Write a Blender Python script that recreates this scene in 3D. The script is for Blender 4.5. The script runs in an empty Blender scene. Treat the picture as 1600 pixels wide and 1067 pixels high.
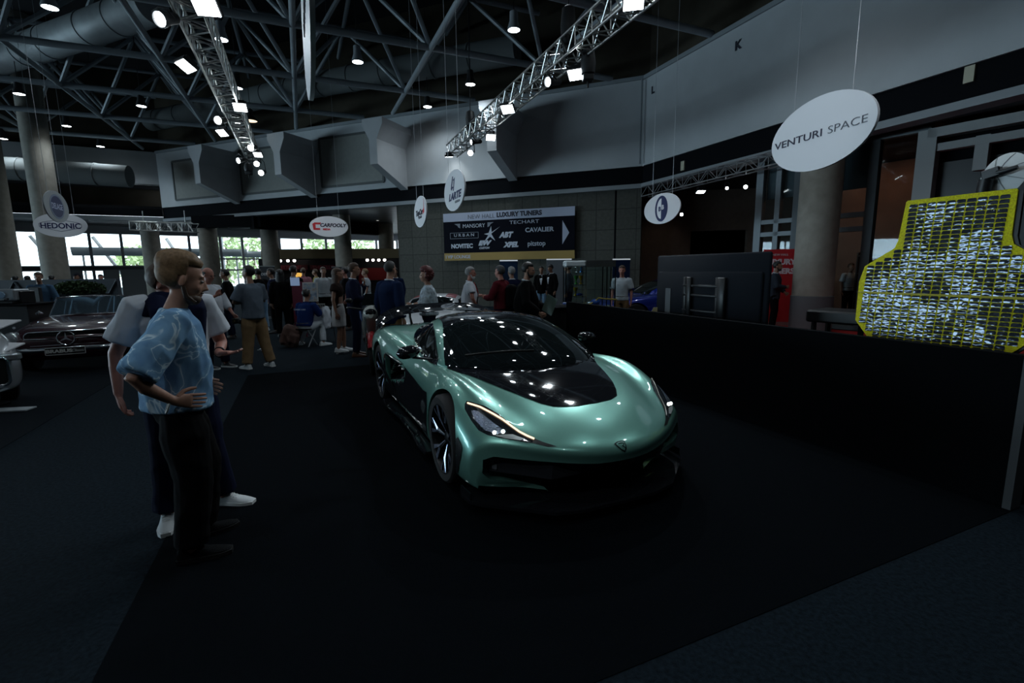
import bpy, bmesh, math, random
from math import sin, cos, pi, radians, sqrt, atan2
from mathutils import Vector, Matrix, noise, geometry
from mathutils.bvhtree import BVHTree
random.seed(7)
SC = bpy.context.scene
COL = SC.collection

# ---------------------------------------------------------------- camera
EYE = Vector((0, 0, 1.67))
CR = Vector((0.99993366, -0.00173841, -0.01138698))
CU = Vector((0.01151892, 0.15090805, 0.98848069))
CF = Vector((0.0, 0.98854627, -0.15091806))
FPX = 750.0
cam = bpy.data.objects.new('camera', bpy.data.cameras.new('camera'))
COL.objects.link(cam)
cam.matrix_world = Matrix(((CR.x, CU.x, -CF.x, EYE.x), (CR.y, CU.y, -CF.y, EYE.y), (CR.z, CU.z, -CF.z, EYE.z), (0, 0, 0, 1)))
cam.data.sensor_width = 36.0
cam.data.lens = FPX / 1600 * 36
cam.data.clip_start = 0.05
cam.data.clip_end = 400
SC.camera = cam

# ---------------------------------------------------------------- view, world
SC.view_settings.view_transform = 'Standard'
SC.view_settings.look = 'None'
SC.view_settings.gamma = 1
SC.view_settings.use_curve_mapping = False
SC.view_settings.exposure = 0.0
SC.cycles.max_bounces = 6
SC.cycles.diffuse_bounces = 3
SC.cycles.glossy_bounces = 3
SC.cycles.transmission_bounces = 6
SC.cycles.transparent_max_bounces = 12
SC.cycles.caustics_reflective = False
SC.cycles.caustics_refractive = False
SC.cycles.sample_clamp_indirect = 3.0
SC.cycles.use_denoising = True
W = bpy.data.worlds.new('daylight')
SC.world = W
W.use_nodes = True
wn = W.node_tree.nodes
wn['Background'].inputs[0].default_value = (0.78, 0.88, 1.0, 1)
wn['Background'].inputs[1].default_value = 4.0

def add_light(name, kind, loc, energy, color=(1, 1, 1), size=0.2, target=None, spot=None, blend=0.6, size_y=None):
    d = bpy.data.lights.new(name, kind)
    d.energy = energy
    d.color = color
    if kind == 'AREA':
        d.size = size
        if size_y:
            d.shape = 'RECTANGLE'; d.size_y = size_y
    else:
        d.shadow_soft_size = size
    if kind == 'SPOT':
        d.spot_size = radians(spot or 60)
        d.spot_blend = blend
    o = bpy.data.objects.new(name, d)
    COL.objects.link(o)
    o.location = loc
    if target is not None:
        o.rotation_euler = (Vector(target) - Vector(loc)).to_track_quat('-Z', 'Y').to_euler()
    return o

# ---------------------------------------------------------------- pixel helpers (return real world points)
def ray(px, py):
    return CF + CR * ((px - 800) / FPX) - CU * ((py - 533.5) / FPX)
def at_y(px, py, Y):
    d = ray(px, py)
    return EYE + d * (Y / d.y)
def at_z(px, py, z=0.0):
    d = ray(px, py)
    return EYE + d * ((z - EYE.z) / d.z)
def at_plane(px, py, p0, n):
    d = ray(px, py)
    return EYE + d * ((Vector(p0) - EYE).dot(n) / d.dot(n))

# ---------------------------------------------------------------- materials
MATS = {}
def mat(name, col, rough=0.5, metal=0.0, spec=0.5, coat=0.0, var=0.0, vscale=6.0, bump=0.0, bscale=60.0, emit=None, estr=0.0, alpha=1.0, trans=0.0, flake=0.0):
    if name in MATS:
        return MATS[name]
    m = bpy.data.materials.new(name)
    m.use_nodes = True
    nt = m.node_tree
    b = nt.nodes['Principled BSDF']
    c = tuple(col) + (1,)
    b.inputs['Base Color'].default_value = c
    b.inputs['Roughness'].default_value = rough
    b.inputs['Metallic'].default_value = metal
    b.inputs['Specular IOR Level'].default_value = spec
    b.inputs['Coat Weight'].default_value = coat
    b.inputs['Coat Roughness'].default_value = 0.03
    b.inputs['Alpha'].default_value = alpha
    b.inputs['Transmission Weight'].default_value = trans
    if emit is not None:
        b.inputs['Emission Color'].default_value = tuple(emit) + (1,)
        b.inputs['Emission Strength'].default_value = estr
    tc = nt.nodes.new('ShaderNodeTexCoord')
    if var > 0:
        n = nt.nodes.new('ShaderNodeTexNoise')
        n.inputs['Scale'].default_value = vscale
        n.inputs['Detail'].default_value = 4
        nt.links.new(tc.outputs['Object'], n.inputs['Vector'])
        r = nt.nodes.new('ShaderNodeValToRGB')
        r.color_ramp.elements[0].position = 0.3
        r.color_ramp.elements[1].position = 0.7
        r.color_ramp.elements[0].color = tuple(x * (1 - var) for x in col) + (1,)
        r.color_ramp.elements[1].color = tuple(min(1, x * (1 + var)) for x in col) + (1,)
        nt.links.new(n.outputs['Fac'], r.inputs['Fac'])
        nt.links.new(r.outputs['Color'], b.inputs['Base Color'])
    if bump > 0:
        n2 = nt.nodes.new('ShaderNodeTexNoise')
        n2.inputs['Scale'].default_value = bscale
        n2.inputs['Detail'].default_value = 3
        nt.links.new(tc.outputs['Object'], n2.inputs['Vector'])
        bp = nt.nodes.new('ShaderNodeBump')
        bp.inputs['Strength'].default_value = bump
        bp.inputs['Distance'].default_value = 0.01
        nt.links.new(n2.outputs['Fac'], bp.inputs['Height'])
        nt.links.new(bp.outputs['Normal'], b.inputs['Normal'])
    MATS[name] = m
    return m

def glow(name, col, strength):
    return mat(name, (0.02, 0.02, 0.02), 0.4, emit=col, estr=strength)

def glass(name, tint=(0.9, 0.95, 0.95), refl=0.1):
    if name in MATS:
        return MATS[name]
    m = bpy.data.materials.new(name)
    m.use_nodes = True
    nt = m.node_tree
    nt.nodes.remove(nt.nodes['Principled BSDF'])
    out = nt.nodes['Material Output']
    t = nt.nodes.new('ShaderNodeBsdfTransparent'); t.inputs[0].default_value = tuple(tint) + (1,)
    g = nt.nodes.new('ShaderNodeBsdfGlossy'); g.inputs['Roughness'].default_value = 0.02
    mx = nt.nodes.new('ShaderNodeMixShader')
    fr = nt.nodes.new('ShaderNodeFresnel'); fr.inputs[0].default_value = 1.25 + refl
    nt.links.new(fr.outputs[0], mx.inputs[0])
    nt.links.new(t.outputs[0], mx.inputs[1])
    nt.links.new(g.outputs[0], mx.inputs[2])
    nt.links.new(mx.outputs[0], out.inputs[0])
    MATS[name] = m
    return m

# ---------------------------------------------------------------- mesh builder
class MB:
    def __init__(s):
        s.v = []; s.f = []; s.m = []; s.mats = []; s.cur = 0
    def use(s, material):
        if material not in s.mats:
            s.mats.append(material)
        s.cur = s.mats.index(material)
        return s
    def add(s, vs, fs):
        o = len(s.v)
        s.v += [tuple(v) for v in vs]
        for f in fs:
            s.f.append(tuple(i + o for i in f)); s.m.append(s.cur)
        return s
    def box(s, c, size, rot=None, bev=0.0):
        hx, hy, hz = size[0] / 2, size[1] / 2, size[2] / 2
        if bev > 0:
            b = min(bev, hx * .99, hy * .99, hz * .99)
            vs = []; 
            for sx in (-1, 1):
                for sy in (-1, 1):
                    for sz in (-1, 1):
                        vs += [Vector((sx * hx, sy * (hy - b), sz * (hz - b))), Vector((sx * (hx - b), sy * hy, sz * (hz - b))), Vector((sx * (hx - b), sy * (hy - b), sz * hz))]
            bm = bmesh.new()
            for v in vs: bm.verts.new(v)
            bmesh.ops.convex_hull(bm, input=list(bm.verts))
            bm.verts.ensure_lookup_table(); bm.verts.index_update()
            pts = [v.co.copy() for v in bm.verts]; fs = [[v.index for v in f.verts] for f in bm.faces]
            bm.free()
        else:
            pts = [Vector((x, y, z)) for x in (-hx, hx) for y in (-hy, hy) for z in (-hz, hz)]
            fs = [(0, 1, 3, 2), (4, 6, 7, 5), (0, 4, 5, 1), (2, 3, 7, 6), (0, 2, 6, 4), (1, 5, 7, 3)]
        if rot is not None:
            R = rot if isinstance(rot, Matrix) else Matrix.Rotation(rot, 3, 'Z')
            pts = [R @ p for p in pts]
        c = Vector(c)
        return s.add([p + c for p in pts], fs)
    def tube(s, pts, r, n=8, caps=True, closed=False):
        pts = [Vector(p) for p in pts]
        rs = r if isinstance(r, (list, tuple)) else [r] * len(pts)
        vs = []; fs = []; N = len(pts)
        prev = None
        for i, p in enumerate(pts):
            if closed:
                t = (pts[(i + 1) % N] - pts[i - 1]).normalized()
            else:
                t = (pts[min(i + 1, N - 1)] - pts[max(i - 1, 0)])
                t = t.normalized() if t.length > 1e-9 else Vector((0, 0, 1))
            if prev is None:
                a = t.orthogonal().normalized()
                if abs(t.z) < .9: a = t.cross(Vector((0, 0, 1))).normalized()
            else:
                a = (prev - t * prev.dot(t)).normalized()
            prev = a
            b = t.cross(a)
            for k in range(n):
                an = 2 * pi * k / n
                vs.append(p + (a * cos(an) + b * sin(an)) * rs[i])
        for i in range(N if closed else N - 1):
            for k in range(n):
                j = (i + 1) % N
                fs.append((i * n + k, i * n + (k + 1) % n, j * n + (k + 1) % n, j * n + k))
        if caps and not closed:
            fs.append(tuple(range(n))[::-1]); fs.append(tuple((N - 1) * n + k for k in range(n)))
        return s.add(vs, fs)
    def lathe(s, prof, c=(0, 0, 0), axis=(0, 0, 1), n=24, xs=1.0, caps=True):
        """prof: list of (radius, height along axis)"""
        ax = Vector(axis).normalized()
        a = ax.orthogonal().normalized()
        if abs(ax.z) > .99: a = Vector((1, 0, 0))
        b = ax.cross(a)
        c = Vector(c); vs = []; fs = []
        for r, h in prof:
            for k in range(n):
                an = 2 * pi * k / n
                vs.append(c + ax * h + (a * cos(an) * xs + b * sin(an)) * max(r, 1e-4))
        for i in range(len(prof) - 1):
            for k in range(n):
                fs.append((i * n + k, i * n + (k + 1) % n, (i + 1) * n + (k + 1) % n, (i + 1) * n + k))
        if caps: fs.append(tuple(range(n))[::-1]); fs.append(tuple((len(prof) - 1) * n + k for k in range(n)))
        return s.add(vs, fs)
    def ell(s, c, r, n=12, m=8, rot=None):
        vs = []; fs = []; c = Vector(c)
        for i in range(m + 1):
            th = pi * i / m
            for k in range(n):
                an = 2 * pi * k / n
                p = Vector((r[0] * sin(th) * cos(an), r[1] * sin(th) * sin(an), r[2] * cos(th)))
                if rot is not None: p = rot @ p
                vs.append(c + p)
        for i in range(m):
            for k in range(n):
                fs.append((i * n + k, (i + 1) * n + k, (i + 1) * n + (k + 1) % n, i * n + (k + 1) % n))
        return s.add(vs, fs)
    def prism(s, outline, d, M=None):
        """outline: 2D pts (x,y) ccw, extruded along z by d (from -d/2 to d/2), then transformed by M (4x4)"""
        n = len(outline)
        vs = [Vector((x, y, -d / 2)) for x, y in outline] + [Vector((x, y, d / 2)) for x, y in outline]
        if M is not None: vs = [M @ v for v in vs]
        fs = [tuple(range(n))[::-1], tuple(range(n, 2 * n))] + [(i, (i + 1) % n, n + (i + 1) % n, n + i) for i in range(n)]
        return s.add(vs, fs)
    def loft(s, rings, closed=True, caps=True):
        n = len(rings[0]); vs = [Vector(p) for r in rings for p in r]; fs = []
        for i in range(len(rings) - 1):
            for k in range(n if closed else n - 1):
                fs.append((i * n + k, i * n + (k + 1) % n, (i + 1) * n + (k + 1) % n, (i + 1) * n + k))
        if caps and closed:
            fs.append(tuple(range(n))[::-1]); fs.append(tuple((len(rings) - 1) * n + k for k in range(n)))
        return s.add(vs, fs)
    def mesh(s, name):
        me = bpy.data.meshes.new(name)
        me.from_pydata(s.v, [], s.f)
        for m in s.mats: me.materials.append(m)
        if len(s.mats) > 1: me.polygons.foreach_set('material_index', s.m)
        me.update()
        return me
    def build(s, name, material=None, parent=None, smooth=True, angle=35, fix=True, **props):
        if material is not None and not s.mats: s.mats = [material]
        me = s.mesh(name)
        if fix:
            bm = bmesh.new(); bm.from_mesh(me)
            bmesh.ops.recalc_face_normals(bm, faces=bm.faces)
            bm.to_mesh(me); bm.free()
        if smooth:
            me.polygons.foreach_set('use_smooth', [True] * len(me.polygons))
            me.set_sharp_from_angle(angle=radians(angle))
        o = bpy.data.objects.new(name, me)
        COL.objects.link(o)
        if parent is not None: o.parent = parent
        for k, v in props.items(): o[k] = v
        return o

def tag(o, label=None, cat=None, group=None, kind=None):
    if label: o['label'] = label
    if cat: o['category'] = cat
    if group: o['group'] = group
    if kind: o['kind'] = kind
    return o
def thing(name, label, cat, loc=(0, 0, 0), rz=0.0, group=None):
    o = bpy.data.objects.new(name, None); COL.objects.link(o)
    o.empty_display_size = 0.1
    o.location = loc; o.rotation_euler = (0, 0, rz)
    return tag(o, label, cat, group)
def struct(name, mb, material=None, **k):
    o = mb.build(name, material, **k); o['kind'] = 'structure'; return o
def copy_thing(root, loc, rz=None, label=None, group=None):
    def rec(o, par):
        c = o.copy(); COL.objects.link(c); c.parent = par
        for ch in list(o.children): rec(ch, c)
        return c
    r = rec(root, None)
    r.location = loc
    if rz is not None: r.rotation_euler = (0, 0, rz)
    if label: r['label'] = label
    if group: r['group'] = group
    return r

def real_mesh(o, name=None):
    """bake modifiers into a plain mesh"""
    dg = bpy.context.evaluated_depsgraph_get(); dg.update()
    me = bpy.data.meshes.new_from_object(o.evaluated_get(dg))
    o.modifiers.clear()
    o.data = me
    return o

def lettering(txt, size, material, parent, loc, rot, name='lettering', ext=0.004, bold=0.0, shear=0.0, wide=1.0, spacing=1.0, align='CENTER'):
    """text as a thin mesh; rot = 3x3 matrix with columns (right, up, out)"""
    c = bpy.data.curves.new(name, 'FONT')
    c.body = txt; c.size = size; c.extrude = ext; c.offset = bold; c.shear = shear
    c.align_x = align; c.align_y = 'CENTER'; c.resolution_u = 3; c.space_character = spacing
    t = bpy.data.objects.new(name, c); COL.objects.link(t)
    dg = bpy.context.evaluated_depsgraph_get(); dg.update()
    me = bpy.data.meshes.new_from_object(t.evaluated_get(dg))
    bpy.data.objects.remove(t)
    me.transform(Matrix.Diagonal((wide, 1, 1, 1)))
    me.materials.clear(); me.materials.append(material)
    o = bpy.data.objects.new(name, me); COL.objects.link(o)
    M = rot.to_4x4(); M.translation = Vector(loc)
    o.parent = parent
    o.matrix_local = M
    return o
def frame3(right, up):
    r = Vector(right).normalized(); u = Vector(up).normalized(); n = r.cross(u).normalized(); u = n.cross(r)
    return Matrix(((r.x, u.x, n.x), (r.y, u.y, n.y), (r.z, u.z, n.z)))
# ================================================================ SETTING
E1 = Vector((-0.3971, 0.9178, 0)); E2 = Vector((0.9178, 0.3971, 0))
def UV(u1, u2, z=0.0): return E1 * u1 + E2 * u2 + Vector((0, 0, z))

M_floor = mat('carpet_blue', (0.0080, 0.0138, 0.0195), 0.95, spec=0.06, var=0.45, vscale=45, bump=0.5, bscale=220)
M_stand = mat('carpet_black', (0.0022, 0.0036, 0.0052), 0.95, spec=0.03, var=0.2, vscale=30, bump=0.4, bscale=250)
M_dkcarp = mat('carpet_dark', (0.0045, 0.0075, 0.011), 0.95, spec=0.05, var=0.3, vscale=40, bump=0.4, bscale=220)
M_white = mat('wall_white', (0.50, 0.53, 0.55), 0.8, var=0.05, vscale=1.2)
M_conc = mat('bracket_white', (0.50, 0.52, 0.54), 0.8, var=0.05, vscale=2)
M_black = mat('black_paint', (0.004, 0.005, 0.007), 0.8, spec=.08)
M_blkw = mat('upper_wall', (0.055, 0.048, 0.036), 0.9, spec=.1, var=0.3, vscale=0.8)
M_roof = mat('roof_dark', (0.012, 0.013, 0.016), 0.9)
M_steel = mat('steel_grey', (0.36, 0.40, 0.43), 0.45, metal=0.15)
M_duct = mat('duct_grey', (0.30, 0.33, 0.34), 0.55, metal=0.1, var=0.1, vscale=3)
M_trim = mat('trim_grey', (0.26, 0.29, 0.31), 0.6)
M_col = mat('column_stone', (0.30, 0.28, 0.24), 0.8, var=0.12, vscale=5)
M_colb = mat('column_base', (0.12, 0.13, 0.14), 0.6)
M_frame = mat('window_frame', (0.33, 0.36, 0.38), 0.6)
M_blind = mat('blind', (0.30, 0.31, 0.29), 0.9, var=0.05)
M_soff = mat('soffit_slat', (0.20, 0.21, 0.21), 0.4, metal=0.4, var=0.2, vscale=2)
M_alu = mat('aluminium', (0.62, 0.62, 0.60), 0.3, metal=0.9)
M_lampb = mat('lamp_black', (0.015, 0.016, 0.018), 0.5)
M_lampg = mat('lamp_grey', (0.30, 0.32, 0.34), 0.5)
M_glass = glass('pane_glass')

def stone_mat():
    m = mat('stone_block', (0.09, 0.092, 0.08), 0.85)
    nt = m.node_tree; b = nt.nodes['Principled BSDF']
    tc = nt.nodes.new('ShaderNodeTexCoord'); br = nt.nodes.new('ShaderNodeTexBrick')
    br.offset = 0.0; br.inputs['Scale'].default_value = 1.0
    br.inputs['Brick Width'].default_value = 0.78; br.inputs['Row Height'].default_value = 0.78
    br.inputs['Mortar Size'].default_value = 0.014
    br.inputs['Color1'].default_value = (0.10, 0.104, 0.088, 1); br.inputs['Color2'].default_value = (0.084, 0.087, 0.074, 1)
    br.inputs['Mortar'].default_value = (0.035, 0.036, 0.032, 1)
    mp = nt.nodes.new('ShaderNodeMapping'); mp.inputs['Rotation'].default_value = (radians(90), 0, 0)
    nt.links.new(tc.outputs['Object'], br.inputs['Vector'])
    n = nt.nodes.new('ShaderNodeTexNoise'); n.inputs['Scale'].default_value = 9
    nt.links.new(tc.outputs['Object'], n.inputs['Vector'])
    mx = nt.nodes.new('ShaderNodeMix'); mx.data_type = 'RGBA'; mx.blend_type = 'MULTIPLY'; mx.inputs[0].default_value = .5
    nt.links.new(br.outputs['Color'], mx.inputs[6]); nt.links.new(n.outputs['Fac'], mx.inputs[7])
    nt.links.new(mx.outputs[2], b.inputs['Base Color'])
    return m
M_stone = stone_mat()

# floor
f = MB(); f.box((-10, 22, -0.1), (70, 66, 0.2)); struct('floor', f, M_floor)
f = MB()
f.add([UV(1.45, -0.91, 0.004), UV(1.45, 4.34, 0.004), UV(8.7, 4.34, 0.004), UV(8.7, -0.91, 0.004)] + [UV(1.45, -0.91, -.01), UV(1.45, 4.34, -.01), UV(8.7, 4.34, -.01), UV(8.7, -0.91, -.01)],
      [(0, 1, 2, 3), (7, 6, 5, 4), (0, 4, 5, 1), (1, 5, 6, 2), (2, 6, 7, 3), (3, 7, 4, 0)])
tag(f.build('stand_carpet', M_stand, smooth=False), 'black carpet laid under the green supercar', 'carpet')
f = MB()
def slab(f, pts, z0, z1):
    n = len(pts)
    f.add([(p[0], p[1], z0) for p in pts] + [(p[0], p[1], z1) for p in pts], [tuple(range(n))[::-1], tuple(range(n, 2 * n))] + [(i, (i + 1) % n, n + (i + 1) % n, n + i) for i in range(n)])
slab(f, [UV(2.2, -9.0), UV(2.2, -2.78), UV(10.5, -2.78), UV(10.5, -9.0)], -.01, .004)
tag(f.build('stand_carpet', M_dkcarp, smooth=False), 'dark carpet laid under the burgundy classic roadster', 'carpet')
f = MB(); slab(f, [(5.3, 18.3), (4.6, 13.2), (5.4, 10.6), (9.0, 6.0), (10.9, 8.6), (9.3, 10.9), (7.2, 14.1), (6.4, 18.0)], -.01, .005)
tag(f.build('red_carpet', mat('carpet_red', (0.42, 0.012, 0.012), 0.9, var=0.15, vscale=20), smooth=False), 'bright red carpet around the stone column on the right', 'carpet')

# hall outline
PA = Vector((-20.4, 29.0, 0)); PC = Vector((4.95, 18.75, 0)); PE = Vector((9.0, 9.2, 0)); PG = Vector((12.5, 1.0, 0)); PL = Vector((-27.0, 25.9, 0)); PK = Vector((-40.0, 20.5, 0))
HALL = [PA, PC, PE, PG, Vector((12.5, -8, 0)), Vector((-40, -8, 0)), PK, PL]
def wall_seg(mb, a, b, z0, z1, off=0.0, th=0.3):
    """wall slab from a to b; inner face at offset off (outward positive)"""
    a = Vector(a).to_2d(); b = Vector(b).to_2d()
    d = (b - a).normalized(); n = Vector((-d.y, d.x))
    if off > 0.03: a = a - d * off * .8; b = b + d * off * .8
    p = [a + n * off, b + n * off, b + n * (off + th), a + n * (off + th)]
    slab(mb, p, z0, z1)
# outward normals: A->C->E runs with outside on the left of travel when going A->C
def band(name, z0, z1, off, th, m, segs):
    mb = MB()
    for a, b in segs: wall_seg(mb, a, b, z0, z1, off, th)
    return struct(name, mb, m, smooth=False)
R_ = [(PA, PC), (PC, PE), (PE, PG)]
band('wall_back', 5.4, 8.5, 0.0, 0.35, M_white, R_)
band('wall_upper', 8.5, 12.8, 0.35, 0.3, M_blkw, R_)
band('trim_1', 8.42, 8.55, -0.06, 0.5, M_trim, R_)
band('wall_fascia', 4.76, 5.4, 0.06, 0.3, M_black, R_)
band('trim_2', 4.6, 4.76, -0.05, 0.45, M_trim, R_)
# left gallery side
L_ = [(PL, PA), (PK, PL)]
band('wall_left', 6.6, 8.5, 0.0, 0.35, M_white, L_)
band('wall_left_upper', 8.5, 12.8, 0.35, 0.3, M_blkw, L_)
band('wall_gallery', 5.45, 6.9, 1.6, 0.2, M_blkw, L_)
band('ceiling_gallery_side', 6.6, 6.7, 0.0, 1.8, M_roof, L_)
band('floor_gallery', 5.3, 5.45, 0.0, 1.8, M_roof, L_)
band('trim_3', 4.9, 5.45, 0.0, 0.3, M_black, L_)
band('trim_4', 4.62, 4.86, -0.05, 0.6, M_trim, L_)
f = MB()
wall_seg(f, (12.5, 1), (12.5, -8), 0, 12.8, 0, .3); wall_seg(f, (12.5, -8), (-40, -8), 0, 12.8, 0, .3)
struct('wall_front', f, M_blkw, smooth=False)
f = MB(); wall_seg(f, (-40, -8), PK, 4.4, 12.8, 0, .3); struct('wall_side', f, M_white, smooth=False)
f = MB(); f.box((-13, 10, 12.9), (60, 46, 0.2)); struct('ceiling', f, M_roof)
# low ceilings behind the fascia
f = MB(); slab(f, [(-41, 20.3), (-27, 26.3), (-20.4, 29.4), (-5.5, 23.4), (-3.0, 48.0), (-12.2, 42.9), (-19.6, 37.9), (-30.4, 29.4), (-44, 17.0)], 4.72, 4.9)
struct('ceiling_low_left', f, M_soff, smooth=False)
f = MB(); slab(f, [(-5.5, 23.4), (5.05, 19.0), (9.2, 9.3), (12.9, 1), (18, 1), (18, 26), (-5.5, 26)], 4.72, 4.9)
struct('ceiling_low_right', f, mat('soffit_black', (0.014, 0.015, 0.017), 0.6, bump=.6, bscale=9), smooth=False)
# stone wall
def on_AC(px):  # point of A-C wall seen at pixel x
    d = ray(px, 420); t = PA.x + 0
    u = (PC - PA); den = d.x * u.y - d.y * u.x
    k = (PA.x * u.y - PA.y * u.x) / den
    return Vector((d.x * k, d.y * k, 0))
SW0 = on_AC(622); WN = Vector(((PC - PA).normalized().y, -(PC - PA).normalized().x, 0)); WD = (PC - PA).normalized()
sw = MB(); L = (PC - SW0).length
sw.box((L / 2, 2.35, 0.2), (L, 4.7, 0.4))
o = struct('wall_stone', sw, M_stone, smooth=False)
o.matrix_world = Matrix.Translation(SW0 - WN * 0.12) @ Matrix.Rotation(atan2(WD.y, WD.x), 4, 'Z') @ Matrix.Rotation(radians(90), 4, 'X') @ Matrix.Scale(-1, 4, (0, 0, 1))
f = MB(); wall_seg(f, SW0 - WN * .1, SW0 + Vector((.6, 12, 0)), 0, 4.7, -.3, .3); struct('wall_return', f, M_stone, smooth=False)

# columns (number in the setting)
def column(x, y, r, z1, base=True, label=None):
    c = MB().use(M_col); z0 = 0.88 if base else 0.0
    c.lathe([(r, z0), (r, z1)], (0, 0, 0), n=40)
    root = thing('column', label, 'column', (x, y, 0))
    c.build('shaft', None, root)
    if base: MB().lathe([(r + .02, 0), (r + .02, .89), (r, .9)], n=40).build('base', M_colb, root)
column(7.62, 12.2, 0.455, 4.71, label='thick round stone column with grey base on the red carpet')
for px, Y, r, z1, lab in ((12, 22.6, .5, 12.8, 'round stone column at the far left edge'), (88, 22.8, .5, 12.8, 'round stone column behind the hanging oval signs'), (242, 30.0, .48, 4.71, 'round column in front of the windows, above the two men'), (331, 27.5, .48, 4.71, 'round column left of the double-height window'), (426, 28.0, .46, 4.71, 'round column left of the booth with the tan top'), (539, 27.6, .46, 4.71, 'round column standing in front of the booth with the tan top'), (606, 33, .5, 4.71, 'round column half hidden behind the stone wall corner')):
    p = at_y(px, 430, Y); column(p.x, p.y, r, z1, False, lab)

# white Y-shaped brackets
def bracket(px, dep, label, big=1.0, zt=7.8):
    p = on_AC(px)
    b = MB(); rings = []
    for k in range(6):
        t = k / 5; zb = 6.0 - .75 * t
        d = dep * (1 - t) + .005
        sec = [(-.19, zb), (.19, zb), (.19, 6.98), (.5, 7.55), (.5, zt), (-.5, zt), (-.5, 7.55), (-.19, 6.98)]
        rings.append([p + WD * (a * big) - Vector((0, 0, 0)) + WN * d + Vector((0, 0, z)) for a, z in sec])
    b.loft(rings)
    return tag(b.build('bracket', M_conc, smooth=False), label, 'bracket', 'white brackets under the roof frame')
bracket(381, 2.1, 'white Y-shaped roof bracket, leftmost of the four on the back wall')
bracket(499, 2.1, 'white Y-shaped roof bracket beside the small letter O')
bracket(637, 2.1, 'white Y-shaped roof bracket beside the small letter N')
bracket(803, 2.1, 'white Y-shaped roof bracket beside the small letter M')
M_ink = mat('ink_dark', (0.01, 0.012, 0.03), 0.6)
for ch, px, py in (('P', 321, 243), ('O', 441, 225), ('N', 583, 204), ('M', 754, 178)):
    p = on_AC(px); q = at_plane(px, py, p + WN * .02, WN)
    tag(lettering(ch, .34, M_ink, None, q, frame3(WD, (0, 0, 1)), 'wall_letter', bold=.012), 'small dark letter %s on the white back wall' % ch, 'letter')
CD = (PE - PC).normalized(); CN = Vector((CD.y, -CD.x, 0))
for ch, px, py in (('L', 1020, 141), ('K', 1153, 71)):
    q = at_plane(px, py, PC + CN * .02, CN)
    tag(lettering(ch, .34, M_ink, None, q, frame3(CD, (0, 0, 1)), 'wall_letter', bold=.012), 'small dark letter %s on the white right wall' % ch, 'letter')
for i, (px, py) in enumerate(((1067, 259), (1515, 116))):
    q = at_plane(px, py, PC + CN * -.04, CN)
    b = MB(); b.box(q, (.16 , .05, .3 ), frame3(CD, (0, 1, 0)) if False else Matrix.Rotation(atan2(CD.y, CD.x), 3, 'Z'))
    tag(b.build('wall_plate', mat('plate', (.5, .48, .36), .6), smooth=False), ('small pale plate on the black band above the round blue emblem sign', 'small pale plate on the black band at the upper right')[i], 'plate')
# conduit at the wall corner
MB().tube([PC + Vector((-.12, -.12, 5.45)), PC + Vector((-.12, -.12, 8.4))], .03).build('cable_conduit', M_trim, None, label='thin grey conduit running down the white wall corner', category='conduit')

# blinds in the back wall windows
for i, (pa, pb, z0, z1) in enumerate(((288, 362, 5.75, 7.85), (391, 482, 5.72, 7.9), (513, 607, 5.7, 7.95))):
    a = on_AC(pa); b_ = on_AC(pb); mid = (a + b_) / 2; w = (b_ - a).length
    R = Matrix.Rotation(atan2(WD.y, WD.x), 3, 'Z')
    wmb = MB().use(mat('blind_frame', (.10, .11, .11), .7))
    hw = w / 2
    for cx, cz, sx, sz in ((-hw, (z0 + z1) / 2, .1, z1 - z0), (hw, (z0 + z1) / 2, .1, z1 - z0), (0, z0, w, .1), (0, z1, w, .1)):
        wmb.box(mid + R @ Vector((cx, 0, 0)) + WN * .02 + Vector((0, 0, cz)), (sx, .08, sz), R)
    o = struct('window_%d' % (i + 1), wmb, None, smooth=False)
    q = MB(); q.box(mid + WN * .015 + Vector((0, 0, (z0 + z1) / 2)), (w - .05, .03, z1 - z0 - .05), R)
    q.build('roller_blind', M_blind, o, smooth=False)

# ---------------------------------------------------------------- window facade on the left
FAC = [Vector((-44, 17.0, 0)), Vector((-30.4, 29.4, 0)), Vector((-19.6, 37.9, 0)), Vector((-12.2, 42.9, 0)), Vector((-3.0, 48.0, 0))]
wi = 4
def fac_at(px):
    d = ray(px, 420)
    for a, b in zip(FAC, FAC[1:]):
        u = b - a; den = d.x * u.y - d.y * u.x
        k = (a.x * u.y - a.y * u.x) / den
        p = Vector((d.x * k, d.y * k, 0)); t = (p - a).dot(u) / u.dot(u)
        if k > 0 and -1e-6 <= t <= 1.000001: return p, u.normalized()
    return a, u.normalized()
f = MB()
for a, b in zip(FAC, FAC[1:]): wall_seg(f, a, b, 4.28, 4.72, 0, .3)
struct('wall_window_head', f, M_trim, smooth=False)
def window(p, q, z0, z1, transoms=(), m=M_frame, w=.16, mull=()):
    global wi
    d = (q - p); L = d.length; d.normalize(); R = Matrix.Rotation(atan2(d.y, d.x), 3, 'Z'); mid = (p + q) / 2
    b = MB()
    for s in (p, q): b.box(s + Vector((0, 0, (z0 + z1) / 2)), (w, .2, z1 - z0), R)
    for z in (z0 + .05, z1 - .05) + tuple(transoms): b.box(mid + Vector((0, 0, z)), (L, .18, .12 if z in transoms else .1), R)
    for t in mull: b.box(p.lerp(q, t) + Vector((0, 0, (z0 + z1) / 2)), (w * .7, .18, z1 - z0), R)
    o = struct('window_%d' % wi, b, m, smooth=False); wi += 1
    g = MB(); g.box(mid + Vector((0, 0, (z0 + z1) / 2)), (L - .05, .012, z1 - z0 - .05), R)
    g.build('pane', M_glass, o, smooth=False)
    return o
pxs = [-330, -240, -160, -90, -30, 30, 78, 104, 146, 195, 253, 300]
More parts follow.
